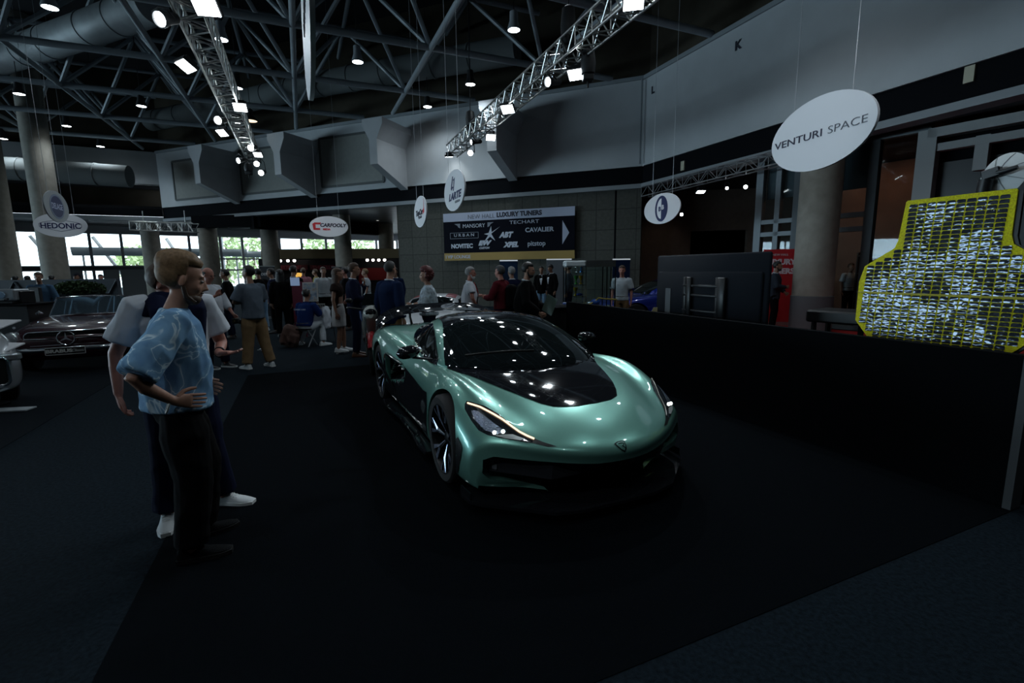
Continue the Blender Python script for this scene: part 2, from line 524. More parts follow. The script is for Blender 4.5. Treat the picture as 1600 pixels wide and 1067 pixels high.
for a, b in zip(pxs, pxs[1:]):
    pa, d = fac_at(a); pb, d2 = fac_at(b)
    window(pa, pb, 2.05, 4.3)
    window(pa, pb, 0.0, 1.9)
for k in range(7): window(Vector((-40, -8 + 4 * k, 0)), Vector((-40, -4 + 4 * k, 0)), 0.0, 4.4, (2.2,))
f = MB()
pa, _ = fac_at(-330); pm, _ = fac_at(30); pb, _ = fac_at(300)
wall_seg(f, pm, FAC[1], 1.88, 2.07, -.15, .3); wall_seg(f, FAC[1], pb, 1.88, 2.07, -.15, .3); wall_seg(f, pa, pm, 1.88, 2.07, -.15, .3)
struct('trim_5', f, mat('transom_dark', (.03, .033, .036), .6), smooth=False)
pxs = [300, 348, 382, 413, 440, 474, 512, 547, 590, 622]
for a, b in zip(pxs, pxs[1:]):
    pa, d = fac_at(a); pb, d2 = fac_at(b)
    window(pa, pb, 0.0, 4.3, (1.78, 2.6) if b < 420 else (1.9,), mat('window_frame_pale', (.45, .47, .48), .6))
# grey panels and light box behind the transom (left)
for i, (a, b) in enumerate(((108, 132), (163, 188), (190, 246))):
    pa, d = fac_at(a); pb, _ = fac_at(b); m = (pa + pb) / 2 + Vector((.3, -.5, 0))
    q = MB(); q.box(m + Vector((0, 0, .98)), ((pb - pa).length, .06, 1.8), Matrix.Rotation(atan2(d.y, d.x), 3, 'Z'))
    tag(q.build('partition_panel', mat('panel_grey', (.13, .15, .16), .6), smooth=False), ('pale grey panel left of the lit lower window', 'pale grey panel right of the lit lower window', 'wide pale grey panel below the last left windows')[i], 'panel')

# ---------------------------------------------------------------- outside the windows
f = MB(); f.box((-30, 62, -.35), (120, 60, .3)); struct('floor_terrace', f, mat('paving', (.5, .5, .47), .8, var=.1, vscale=1))
M_awn = mat('awning_grey', (.80, .79, .78), .7)
def awning(pxa, pxb, z, dz, off, label, name='awning'):
    a, d = fac_at(pxa); b, _ = fac_at(pxb); n = Vector((-d.y, d.x, 0)); a = a + n * off; b = b + n * off
    ring = [(-1.1 * cos(t), dz * sin(t)) for t in [pi * k / 10 for k in range(11)]]
    ring = ring + [(x * .93, y * .93 - .05) for x, y in ring[::-1]]
    rings = [[p + n * x + Vector((0, 0, z + y)) for x, y in ring] for p in (a, b)]
    t = thing('awning', label, 'awning', a)
    o = MB().loft(rings).build('shade', M_awn, t); o.location = -a
    for p in (a + d * .5, b - d * .5): MB().tube([p - a + n * .9, p - a + n * .9 + Vector((0, 0, z))], .07, 8).build('post', M_awn, t)
awning(108, 400, 3.45, -.55, 4.0, 'lower long curved grey sunshade outside the windows')
awning(60, 385, 5.1, -.5, 6.0, 'upper long curved grey sunshade outside the windows')
awning(402, 470, 3.35, -.5, 5.5, 'short curved grey sunshade outside the tall windows')
for i, px in enumerate((75, 182, 305)):
    a, d = fac_at(px); n = Vector((-d.y, d.x, 0))
    tag(MB().tube([a + n * 7.5 + Vector((0, 0, 0)) + d * 1.0, a + n * 5.6 - d * 1.2 + Vector((0, 0, 4.3))], .12).build('awning_strut', M_awn), 'slanted grey strut holding the sunshade, %s' % ('leftmost one', 'middle one', 'rightmost one')[i], 'strut', 'struts outside the windows')
M_leafo = mat('leaf_pale', (.42, .52, .26), .8, var=.4, vscale=3)
def foliage(name, c, r, n, size, m, parent=None, seed=1, up=0.0):
    rnd = random.Random(seed); b = MB()
    for k in range(n):
        while True:
            p = Vector((rnd.uniform(-1, 1), rnd.uniform(-1, 1), rnd.uniform(-1, 1)))
            if p.length < 1: break
        p = Vector((p.x * r[0], p.y * r[1], p.z * r[2])) + Vector(c)
        u = Vector((rnd.uniform(-1, 1), rnd.uniform(-1, 1), rnd.uniform(-1, 1) + up)).normalized(); v = u.orthogonal().normalized()
        s_ = size * rnd.uniform(.6, 1.3)
        w = u.cross(v) * s_ * .06
        b.add([p - u * s_ * .5, p + v * s_ * .25 + w, p + u * s_ * .5, p - v * s_ * .25 + w, p + w * 2.2], [(0, 1, 4), (1, 2, 4), (2, 3, 4), (3, 0, 4)])
    return b.build(name, m, parent, smooth=False, fix=False)
for i, (px, Y, h, lab) in enumerate(((215, 60, 5.0, 'pale green tree outside the left windows'), (262, 68, 5, 'pale green tree outside, behind the middle column'), (357, 58, 7, 'tall green tree seen through the tall window, left'), (398, 68, 7.5, 'tall green tree seen through the tall window, right'), (500, 62, 6.2, 'green tree outside above the tan booth'), (565, 62, 6.0, 'green tree outside right of the booth column'))):
    p = at_y(px, 430, Y)
    t = thing('tree', lab, 'tree', (p.x, p.y, -.2), group='trees outside the windows')
    MB().tube([(0, 0, 0), (.1, 0, h * .5), (0, 0, h * .75)], [.22, .16, .08]).build('trunk', mat('bark', (.12, .09, .06), .9), t)
    foliage('crown', (0, 0, h * .55), (2.4, 2.4, h * .5), 420, .75, M_leafo, t, seed=i)

# ---------------------------------------------------------------- black beams under the left low ceiling, booth, gallery truss
for i, (a, b, za, zb) in enumerate((((308, 352, 27.0), (414, 356, 26.6), 4.05, 4.7), ((404, 350, 26.5), (602, 372, 33.0), 3.95, 4.7))):
    p = at_y(a[0], 430, a[2]); q = at_y(b[0], 430, b[2])
    m = MB(); wall_seg(m, p, q, za, zb, 0, .5); struct('trim_%d' % (6 + i), m, M_black, smooth=False)

# ================================================================ ROOF SPACE FRAME
def clip_line(p, d):
    """range of t where p+t*d is inside HALL polygon (convex)"""
    t0, t1 = -80, 80
    n = len(HALL)
    for i in range(n):
        a = HALL[i]; b = HALL[(i + 1) % n]; e = b - a
        nx, ny = e.y, -e.x   # inward
        num = (p.x - a.x) * nx + (p.y - a.y) * ny; den = d.x * nx + d.y * ny
        if abs(den) < 1e-9:
            if num < 0: return None
            continue
        t = -num / den
        if den > 0: t0 = max(t0, t)
        else: t1 = min(t1, t)
    return (t0, t1) if t1 - t0 > 1.0 else None
ZB, ZT = 8.62, 11.4; S1, S2 = 4.05, 4.0; U10, U20 = 20.15, 0.27
frame = thing('roof_space_frame', 'grey tubular steel space frame spanning under the dark roof', 'roof frame', (0, 0, 8.6))
def fpart(name, mb, m=M_steel, **k):
    o = mb.build(name, m, frame, **k); o.location = (0, 0, -8.6); return o
for i in range(-5, 5):
    p = UV(U10 + S1 * i, 0); r_ = clip_line(p, E2)
    if r_: 
        a = p + E2 * max(r_[0], -26); b = p + E2 * r_[1]
        fpart('bottom_chord', MB().tube([a + Vector((0, 0, ZB)), b + Vector((0, 0, ZB))], .105, 12))
    p = UV(U10 + S1 * (i + .5), 0); r_ = clip_line(p, E2)
    if r_:
        a = p + E2 * max(r_[0], -26); b = p + E2 * r_[1]
        fpart('top_chord', MB().tube([a + Vector((0, 0, ZT)), b + Vector((0, 0, ZT))], .09, 10))
for j in range(-7, 5):
    p = UV(0, U20 + S2 * j); r_ = clip_line(p, E1)
    if r_:
        a = p + E1 * max(r_[0], -2); b = p + E1 * r_[1]
        fpart('cross_chord', MB().tube([a + Vector((0, 0, ZB - .02)), b + Vector((0, 0, ZB - .02))], .085, 12))
    p = UV(0, U20 + S2 * (j + .5)); r_ = clip_line(p, E1)
    if r_:
        a = p + E1 * max(r_[0], -2); b = p + E1 * r_[1]
        fpart('top_chord', MB().tube([a + Vector((0, 0, ZT - .02)), b + Vector((0, 0, ZT - .02))], .08, 10))
def inside(p, m=0.0):
    n = len(HALL)
    for i in range(n):
        a = HALL[i]; b = HALL[(i + 1) % n]; e = (b - a).normalized()
        if (p.x - a.x) * e.y - (p.y - a.y) * e.x < m: return False
    return True
br = []
for i in range(-4, 5):
    for j in range(-7, 5):
        c = UV(U10 + S1 * i, U20 + S2 * j, ZB)
        if not inside(c, -.3): continue
        for di in (-.5, .5):
            for dj in (-.5, .5):
                t = UV(U10 + S1 * (i + di), U20 + S2 * (j + dj), ZT)
                if inside(t): br.append((c, t))
def vis(c, t):
    m = (c + t) / 2 - EYE; z = m.dot(CF)
    if z < 1: return 1e6
    x = 800 + FPX * m.dot(CR) / z; y = 533 - FPX * m.dot(CU) / z
    out = max(0, -x, x - 1600) + max(0, -y)
    return z + out * .1
br.sort(key=lambda e: vis(*e))
rest = MB()
for k, (c, t) in enumerate(br):
    if k < 96: fpart('brace', MB().tube([c, t], .075, 8))
    else: rest.tube([c, t], .075, 6)
fpart('far_braces', rest)['kind'] = 'stuff'

# ducts
M_duct2 = mat('duct_dark', (.15, .165, .165), .85, spec=.15)
def duct(name, pts, r, label, m=M_duct):
    t = thing(name, label, 'duct', pts[0])
    ps = []; rs = []
    for a, c in zip(pts, pts[1:]):
        a = Vector(a); c = Vector(c); d = (c - a).normalized(); n = int((c - a).length / 1.6)
        if not ps: ps.append(a); rs.append(r)
        for k in range(n):
            q = a + d * (k + .5) * 1.6
            for e, rr in ((-.05, r), (-.04, r + .025), (.04, r + .025), (.05, r)): ps.append(q + d * e); rs.append(rr)
    ps.append(Vector(pts[-1])); rs.append(r)
    o = MB().tube(ps, rs, 36).build('pipe', m, t); o.location = -Vector(pts[0])
    return t
D1 = [at_z(-120, 128, 9.7), at_z(20, 85, 9.7), at_z(120, 52, 9.7), at_z(238, 8, 9.7)]
duct('air_duct', D1, .52, 'thick grey air duct crossing the top left corner')
D2 = [at_z(235, 189, 9.75), at_z(300, 177, 9.75), at_z(480, 135, 9.75), at_z(650, 105, 9.75), at_z(808, 78, 9.75)]
duct('air_duct', D2, .5, 'long grey air duct ending above the right lighting truss', M_duct2)
D3 = [at_y(-60, 258, 24.8), at_y(203, 276, 26.6)]
duct('air_duct', D3, .55, 'grey air duct in front of the left gallery wall', M_duct2)

# ---------------------------------------------------------------- box lighting trusses
def truss(a, b, w, label, m=M_alu, step=None, r=.025, hang=True):
    a = Vector(a); b = Vector(b); d = (b - a); L = d.length; d.normalize()
    t = thing('lighting_truss', label, 'truss', a)
    side = d.cross(Vector((0, 0, 1))).normalized(); up = side.cross(d)
    cs = [(-w / 2, -w / 2), (w / 2, -w / 2), (w / 2, w / 2), (-w / 2, w / 2)]
    P = lambda c, s: side * c[0] + up * c[1] + d * s
    for c in cs: MB().tube([P(c, 0), P(c, L)], r, 10).build('chord', m, t)
    n = max(2, int(L / (step or w * 1.1))); lat = MB()
    for k in range(4):
        c1, c2 = cs[k], cs[(k + 1) % 4]
        for i in range(n):
            s0 = L * i / n; s1 = L * (i + 1) / n; sm = (s0 + s1) / 2
            lat.tube([P(c1, s0), P(c2, sm)], r * .55, 6); lat.tube([P(c2, sm), P(c1, s1)], r * .55, 6)
            lat.tube([P(c1, s0), P(c2, s0)], r * .5, 6)
    lat.build('lattice', m, t)
    return t
T1a = at_z(270, -60, 5.85); T1b = at_z(396, 246, 5.85)
truss(T1a, T1b, .40, 'silver lighting truss hanging from upper left towards the brackets', step=.62)
T2b = at_z(706, 236, 5.85); T2a = at_z(1045, -55, 5.85)
truss(T2a, T2b, .38, 'silver lighting truss running from the top right to above the hall banner', step=.55)
truss(at_z(1008, 300, 4.45) , at_z(1232, 243, 4.45), .34, 'thin dark lighting truss under the black fascia on the right', mat('truss_dark', (.35, .36, .37), .4, metal=.7), step=.7, r=.02)
truss(at_y(208, 353, 25.2), at_y(306, 356, 24.8), .42, 'silver truss under the low ceiling above the round column', step=.5)
for i, px in enumerate((225, 290)):
    q = at_y(px, 352, 25.0); MB().tube([q, Vector((q.x, q.y, 4.74))], .02, 6).build('truss_hanger', M_alu, SC.objects['lighting_truss.003']).matrix_parent_inverse = Matrix.Translation(-SC.objects['lighting_truss.003'].location)
# ================================================================ LAMPS
G_cool = glow('lens_cool', (.86, .95, 1.0), 14.0)
G_warm = glow('lens_warm', (1.0, .93, .82), 9.0)
G_cream = glow('lens_cream', (1.0, .80, .55), 1.6)
LIT = []
def lamp_root(name, label, loc, group): return thing(name, label, 'lamp', loc, group=group)
def pendant(px, py, label, z=8.15, r=.17, g=G_cool, power=160):
    p = at_z(px, py, z)
    t = lamp_root('pendant_lamp', label, p, 'round pendant lamps under the roof frame')
    MB().lathe([(.05, .5), (.11, .46), (.12, .22), (.13, .2), (r * 1.05, .04), (r * 1.08, 0), (r * .97, -.005), (r * .95, .02)], n=24).build('housing', M_lampg if py < 100 else M_lampb, t)
    MB().lathe([(r * .95, 0.0), (r * .5, -.012), (0.001, -.015)], n=24).build('lens', g, t)
    MB().tube([(0, 0, .48), (0, 0, 12.7 - z)], .012, 6).build('cable', M_lampb, t)
    if power: add_light('pendant_light', 'SPOT', (p.x, p.y, p.z - .06), power, (.80, .92, 1.0), .12, (p.x, p.y, 0), 150, .8)
for px, py, lab in ((78, 12, 'large round pendant lamp at the top left corner, lit'), (30, 147, 'round pendant lamp left of the two thin sign cables'), (221, 166, 'round pendant lamp between the truss and the roof chord, left side'), (104, 197, 'small round pendant lamp beside the sign cables'), (157, 229, 'small round pendant lamp above the left duct end'), (5, 217, 'small round pendant lamp cut by the left edge'), (346, 62, 'large round pendant lamp just right of the left truss'), (371, 138, 'round pendant lamp beside the middle of the left truss'), (559, 97, 'round pendant lamp in front of the long duct'), (668, 167, 'round pendant lamp low over the back wall, left of the letter M'), (735, 132, 'round pendant lamp below the long duct end'), (803, 47, 'round pendant lamp above the end of the long duct')):
    pendant(px, py, lab)
pendant(392, 189, 'wide cream pendant lamp beside the left truss', r=.26, g=G_cream, power=0)
# pendants overhead, behind the top of the picture (their reflections show on the bonnet)
hall_lights = [(-3.5, 5), (0.5, 6.5), (4.0, 7.5), (-1.0, 1.5), (3.0, 3.0), (6.5, 4.5), (-7, 3.5), (-9, 8), (-5, -2), (1.5, -2.5), (0.8, 10.5), (5.5, 11)]
for k, (x, y) in enumerate(hall_lights):
    t = lamp_root('pendant_lamp', 'round pendant lamp above the picture, hanging over ' + ('the carpet beside the car', 'the middle of the green car', 'the partition by the big screen', 'the carpet left of the viewer', 'the open carpet in front of the car', 'the red carpet near the solar panel', 'the blue carpet by the pale car', 'the burgundy roadster', 'the floor behind the viewer, left', 'the floor behind the viewer, right', 'the men behind the green car', 'the blue coupe')[k], Vector((x, y, 8.15)), 'overhead pendant lamps out of view')
    MB().lathe([(.05, .5), (.11, .46), (.12, .2), (.18, .02), (.175, 0)], n=20).build('housing', M_lampb, t)
    MB().lathe([(.16, 0.0), (0.001, -.015)], n=20).build('lens', G_cool, t)
    add_light('pendant_light', 'SPOT', (x, y, 8.08), 75, (.80, .92, 1.0), .10, (x, y, 0), 140, .8)

def fixture(px, py, z, aim, kind, label, r=.13, power=0, tgt=None, spot=70):
    """kind 'par' round can or 'flood' square panel; aim = direction the lens faces"""
    p = at_z(px, py, z); a = Vector(aim).normalized(); r *= .62
    t = lamp_root('stage_light', label, p, 'stage lights on the trusses')
    q = a.to_track_quat('Z', 'Y').to_matrix()
    X = q.col[0]; 
    if kind == 'par':
        MB().lathe([(r * .5, -.34), (r * .75, -.3), (r * .85, -.1), (r * 1.12, -.03), (r * 1.15, .03), (r, .03), (r * .97, .0)], (0, 0, 0), a, 24).build('can', M_lampb, t)
        MB().lathe([(r * .95, .0), (r * .6, .02), (.001, .025)], (0, 0, 0), a, 24).build('lens', G_cool, t)
    else:
        s_ = r * 1.25
        M4 = q.to_4x4()
        b = MB()
        b.prism([(-s_ * 1.2, -s_), (s_ * 1.2, -s_), (s_ * 1.2, s_), (-s_ * 1.2, s_)], .07, M4 @ Matrix.Translation((0, 0, -.04)))
        b.prism([(-s_ * .8, -s_ * .7), (s_ * .8, -s_ * .7), (s_ * .8, s_ * .7), (-s_ * .8, s_ * .7)], .08, M4 @ Matrix.Translation((0, 0, -.11)))
        b.build('housing', M_lampb, t, smooth=False)
        MB().prism([(-s_ * 1.05, -s_ * .85), (s_ * 1.05, -s_ * .85), (s_ * 1.05, s_ * .85), (-s_ * 1.05, s_ * .85)], .012, M4).build('lens', G_cool, t, smooth=False)
    # yoke
    h = max(.12, 5.62 - p.z) if z > 5 else .2
    w = r * 1.3
    MB().tube([X * w - a * .12, X * w + Vector((0, 0, h * .7)), Vector((0, 0, h)), -X * w + Vector((0, 0, h * .7)), -X * w - a * .12], .014, 6).build('yoke', M_lampb, t)
    if power:
        add_light('spot_beam', 'SPOT', p + a * .08, power, (.88, .95, 1.0), .12, tgt if tgt is not None else p + a, spot, .7)
TOC = Vector((0, -1, -.55))
for a in ((251, 30, 5.45, (-.2, -1, -.5), 'par', 'round black stage light at the top left of the left truss', .17), (322, 12, 5.6, (.1, -.5, -1), 'flood', 'square flood light at the top of the left truss', .2), (290, 104, 5.5, (-.3, -.5, -1), 'flood', 'flood light clamped on the left side of the left truss', .19), (375, 168, 5.55, (.2, -.6, -1), 'flood', 'flood light on the right side of the left truss', .17), (341, 188, 5.5, (0, -1, -.3), 'par', 'round stage light left of the left truss, middle', .16), (347, 208, 5.3, (-.2, -.7, -1), 'flood', 'flood light under the round stage light of the left truss', .15), (392, 231, 5.6, (0, -1, -.3), 'par', 'round stage light at the right end of the left truss, top', .17), (403, 242, 5.5, (.1, -.6, -1), 'flood', 'flood light at the end of the left truss', .15), (373, 251, 5.4, (-.4, -1, -.3), 'par', 'round stage light at the end of the left truss, left side', .15), (401, 256, 5.3, (.3, -1, -.4), 'par', 'round stage light at the end of the left truss, middle', .15), (408, 270, 5.1, (.1, -1, -.3), 'par', 'lowest round stage light at the end of the left truss', .16),
          (990, 4, 5.6, (-.1, -.5, -1), 'flood', 'square flood light at the top of the right truss', .18), (900, 117, 5.4, (-.2, -.5, -1), 'flood', 'flood light under the middle of the right truss', .18), (857, 128, 5.45, (-1, -.8, -.3), 'par', 'round stage light under the middle of the right truss', .15), (793, 171, 5.55, (-.2, -.6, -1), 'flood', 'flood light at the joint of the right truss above the letter M', .18), (767, 215, 5.4, (.1, -.6, -1), 'flood', 'flood light near the low end of the right truss', .16), (737, 222, 5.45, (-1, -.6, -.2), 'par', 'round stage light near the low end of the right truss', .13), (735, 239, 5.2, (-.1, -1, -.3), 'par', 'lowest round stage light of the right truss', .14)):
    fixture(*a[:6], a[6])
fixture(702, 245, 5.45, (.0, .3, -1), 'flood', 'flood light at the very end of the right truss, lighting the wall', .15)
fixture(236, 366, 4.2, (-.1, -1, -.15), 'par', 'round stage light under the silver truss by the windows', .3)
# right truss cans
for px, py, r, lab in ((1136, 294, .08, 'round stage light under the dark truss, left of three'), (1165, 292, .1, 'round stage light under the dark truss, middle of three'), (1193, 286, .11, 'round stage light under the dark truss, right of three')):
    fixture(px, py, 4.1, (-.65, -1, -.28), 'par', lab, r)
fixture(1095, 300, 4.1, (0, -.3, -1), 'flood', 'flood light left of the three round stage lights', .15)
fixture(1065, 335, 3.6, (-.4, -1, -.3), 'par', 'round lit stage light just right of the round emblem sign', .1)
# recessed downlights in the low ceilings
for px, py, lab in ((1087, 306, 'tiny ceiling downlight above the emblem sign'), (1086, 316, 'second tiny ceiling downlight above the emblem sign'), (1223, 268, 'ceiling downlight beside the stone column'), (1511, 166, 'ceiling downlight above the dish'), (477, 344, 'ceiling downlight left of the red letter sign'), (590, 344, 'ceiling downlight near the stone wall corner'), (385, 350, 'ceiling downlight above the tall window'), (347, 342, 'ceiling downlight near the black beam')):
    p = at_z(px, py, 4.70)
    t = lamp_root('ceiling_downlight', lab, p, 'recessed downlights')
    MB().lathe([(.1, .02), (.1, -.02), (.075, -.02), (.075, .01)], n=20).build('rim', M_lampg, t)
    MB().lathe([(.075, -.005), (.001, -.01)], n=20).build('lens', G_warm, t)
# chain hoists and motors on the trusses
for px, py, z, h, lab in ((888, 42, 6.25, .75, 'black chain hoist above the right truss'), (735, 186, 6.2, .5, 'black chain hoist above the low end of the right truss'), (919, 98, 5.55, .5, 'unlit black moving light under the right truss'), (388, 262, 5.4, .35, 'unlit black moving light at the end of the left truss')):
    p = at_z(px, py, z); t = thing('chain_hoist' if z > 6 else 'moving_light', lab, 'hoist' if z > 6 else 'lamp', p)
    MB().lathe([(.06, -h / 2), (.13, -h / 2 + .05), (.15, 0), (.12, h / 2 - .05), (.05, h / 2)], n=16).build('body', M_lampb, t)
    b = MB(); b.box((0, 0, -h * .55), (.2, .2, .12), bev=.02); b.tube([(0, 0, -h * .6), (0, 0, -h * .6 - .15)], .02); b.build('hook', M_lampb, t)
    MB().tube([(0, 0, h / 2), (0, 0, (12.6 - z) if z > 6 else .2)], .012, 6).build('chain', M_lampb, t)

# ---------------------------------------------------------------- daylight fill added outside the unseen side windows, and beams
add_light('side_daylight_fill', 'AREA', (-41.2, 6, 2.3), 4300, (.62, .82, 1.0), 27, (0, 6, 1.6), size_y=4.2)
# beams from the right truss onto the car
for px, py, en, tg in ((990, 4, 190, (.6, 3.6, .6)), (900, 117, 230, (.2, 4.4, .6)), (793, 171, 150, (-.6, 6.2, .6))):
    p = at_z(px, py, 5.4)
    add_light('spot_beam', 'SPOT', p + Vector((0, -.1, -.2)), en, (.84, .94, 1.0), .05, tg, 75, .8)
add_light('spot_beam', 'SPOT', (-4.2, -1.6, 5.7), 170, (.84, .94, 1.0), .05, (.7, 3.4, .4), 40, .8)  # unseen spot added behind the viewer to brighten the car front
for a_, b_, e_ in (((1.6, 3.2, 5.9), (3.91, 6.23, 3.4), 150), ((-3.0, 8.0, 5.8), (-1.3, 10.7, 3.4), 75), ((2.4, 10.6, 5.8), (4.37, 14, 3.4), 95), ((-12.5, 14.5, 5.8), (-16.9, 18, 3.5), 150), ((-6.5, 16.5, 5.8), (-8, 21, 3.6), 130), ((-4.2, 11.0, 5.8), (-2.6, 13.8, 3.3), 80)):
    add_light('sign_fill', 'SPOT', a_, e_, (.84, .92, 1.0), .06, b_, 26, .8)  # added spots without fixtures, they brighten the hanging signs
p = at_z(322, 12, 5.5); add_light('spot_beam', 'SPOT', p + Vector((0, 0, -.2)), 60, (.85, .93, 1), .2, (-2.3, 4.5, 1), 80, .8)
p = on_AC(715) + WN * .55; add_light('wall_beam', 'SPOT', (p.x, p.y, 7.05), 110, (.95, 1, 1), .08, (p.x + WN.x * -.35, p.y, 5.2), 75, .9)
# ================================================================ HANGING OVAL SIGNS
M_sign = mat('sign_white', (0.86, 0.88, 0.92), 0.5)
M_wire = mat('wire', (.55, .57, .6), .4, metal=.6)
M_navy = mat('ink_navy', (0.01, 0.02, 0.10), 0.5)
M_grey_ink = mat('ink_grey', (.12, .13, .16), .5)
M_red_ink = mat('ink_red', (.65, .02, .03), .5)
def ellipse(a, b, n=48): return [(a * cos(2 * pi * k / n), b * sin(2 * pi * k / n)) for k in range(n)]
def oval_sign(c, right, w, h, label, parts, m=M_sign, cab=(.55, .55)):
    t = thing('hanging_sign', label, 'sign', c, group='oval signs hung from the roof')
    R = frame3(right, (0, 0, 1)); M4 = R.to_4x4()
    MB().prism(ellipse(w / 2, h / 2), .03, M4).build('board', m, t, angle=30)
    for s in (-1, 1):
        x = s * cab[0] * w / 2; y = sqrt(max(0, 1 - cab[0] ** 2)) * h / 2
        p = R @ Vector((x, y, 0))
        MB().tube([p, p + Vector((0, 0, 12.8 - c.z - p.z))], .005, 5).build('cable', M_wire, t)
    for fn in parts: fn(t, R, M4)
    return t
def txt(s, size, m, x, y, **k):
    return lambda t, R, M4: lettering(s, size, m, t, R @ Vector((x, y, .018)), R, **k)
def flat(out, m, name='emblem', z=.018, th=.004):
    def fn(t, R, M4): MB().prism(out, th, M4 @ Matrix.Translation((0, 0, z))).build(name, m, t, smooth=False)
    return fn
def ringfn(a, b, a2, b2, m, name='ring', z=.02):
    def fn(t, R, M4):
        n = 48; mb = MB(); o = ellipse(a, b, n); i = ellipse(a2, b2, n)
        vs = [M4 @ Vector((x, y, zz)) for zz in (z - .003, z + .002) for x, y in o + i]
        fs = []
        for k in range(n):
            j = (k + 1) % n
            fs += [(2 * n + k, 2 * n + j, 3 * n + j, 3 * n + k), (k, 3 * n - n + k, 3 * n - n + j, j) if False else (k, j, n + j, n + k), (k, j, 2 * n + j, 2 * n + k), (n + k, n + j, 3 * n + j, 3 * n + k)]
        mb.add(vs, fs); mb.build(name, m, t, smooth=False)
    return fn
oval_sign(at_y(1280, 208, 6.15), (.232, -.973, 0), 1.5, .86, 'white oval sign reading VENTURI SPACE hung in front of the stone column',
          [txt('VENTURI', .125, mat('ink_venturi', (.03, .03, .06), .5), -.31, -.01, wide=1.5), txt('SPACE', .125, M_grey_ink, .39, -.01, wide=1.45, bold=-.002)])
oval_sign(at_y(710, 298, 10.7), -E1, 1.5, .84, 'white oval sign with a blue zigzag logo hung left of the hall banner',
          [txt('LARTE', .2, M_navy, .05, -.12, wide=1.5, bold=.008, shear=.3), txt('DESIGN', .07, M_grey_ink, .25, -.25, wide=1.4),
           flat([(-.16, .02), (-.02, .08), (-.1, .1), (-.02, .3), (-.08, .3), (-.2, .06)], M_navy), flat([(-.04, .22), (.1, .26), (.0, .0), (-.05, .0), (.02, .2)], M_navy)])
oval_sign(at_y(657, 331, 13.8), -E1, 1.5, .84, 'narrow-looking white oval sign with red and dark lettering, left of the zigzag logo sign',
          [txt('TopCar', .2, M_ink, -.1, -.02, wide=1.3, bold=.01, shear=.3), txt('DESIGN', .1, M_ink, 0, -.15, wide=1.2), flat([(.33, -.1), (.5, -.05), (.5, .3), (.44, .05), (.36, .02)], M_red_ink)])
oval_sign(at_z(480, 22, 3.42), -E1, 1.7, 1.0, 'large white oval sign seen edge-on at the top of the picture', [txt('VENTURI', .15, M_ink, 0, 0)])
oval_sign(at_y(95, 352, 18.0), E2, 1.55, .86, 'white oval sign reading HEDONIC in a dark outline',
          [txt('HEDONIC', .27, M_navy, 0, -.03, bold=.006, wide=.95), lambda t, R, M4: MB().tube([R @ Vector((x, y, .02)) for x, y in ((-.6, .05), (-.5, .1), (0, .2), (.5, .1), (.6, .05), (.6, -.06), (.5, -.1), (0, -.22), (-.5, -.1), (-.6, -.06))], .007, 6, closed=True).build('outline', M_navy, t)])
oval_sign(at_y(88, 323, 14.0), E1, 1.5, .86, 'grey oval sign with a round blue badge overlapping the HEDONIC sign',
          [flat(ellipse(.42, .32), M_navy, 'badge'), ringfn(.44, .34, .38, .29, mat('badge_ring', (.2, .25, .35), .5)), txt('DELAGE', .22, mat('ink_pale', (.5, .55, .75), .5), 0, 0, wide=.85, bold=.004)], m=mat('sign_grey', (.34, .37, .39), .5))
oval_sign(at_y(514, 354, 21.0), E2, 1.55, .86, 'white oval sign with a red square C logo reading CARFOOLY',
          [txt('CARFOOLY', .2, M_ink, .16, .05, bold=.008, shear=.2), txt('MEDIA', .1, M_red_ink, -.1, -.12, bold=.006),
           flat([(-.62, -.15), (-.36, -.15), (-.36, -.07), (-.53, -.07), (-.53, .08), (-.34, .08), (-.3, .16), (-.56, .16), (-.65, .1)], M_red_ink)])
def bb(t, R, M4):
    for k, ch in enumerate('AUTOMOBILE'):
        an = radians(200 - k * 24.5)
        lettering(ch, .075, M_sign, t, R @ Vector((.205 * cos(an), .295 * sin(an), .024)), R @ Matrix.Rotation(an - pi / 2, 3, 'Z'), name='ring_letter', bold=.002)
oval_sign(at_y(1034, 326, 14.0), -E1, 1.5, .84, 'white oval sign with a dark blue oval BB emblem, right of the hall banner',
          [flat(ellipse(.26, .355), M_navy, 'emblem_ring'), flat([(-.18 * cos(radians(a)), .28 * sin(radians(a))) for a in range(-90, 91, 10)], M_sign, 'emblem_half', z=.022), txt('B', .17, M_navy, -.06, -.01, name='emblem_letter', bold=.006), txt('B', .17, M_sign, .06, .02, name='emblem_letter', bold=.006)])
# fix: emblem letters sit above the half disc
for o in list(SC.objects):
    if o.name.startswith('emblem_letter'): o.location += (o.matrix_local.to_3x3().col[2]) * .008

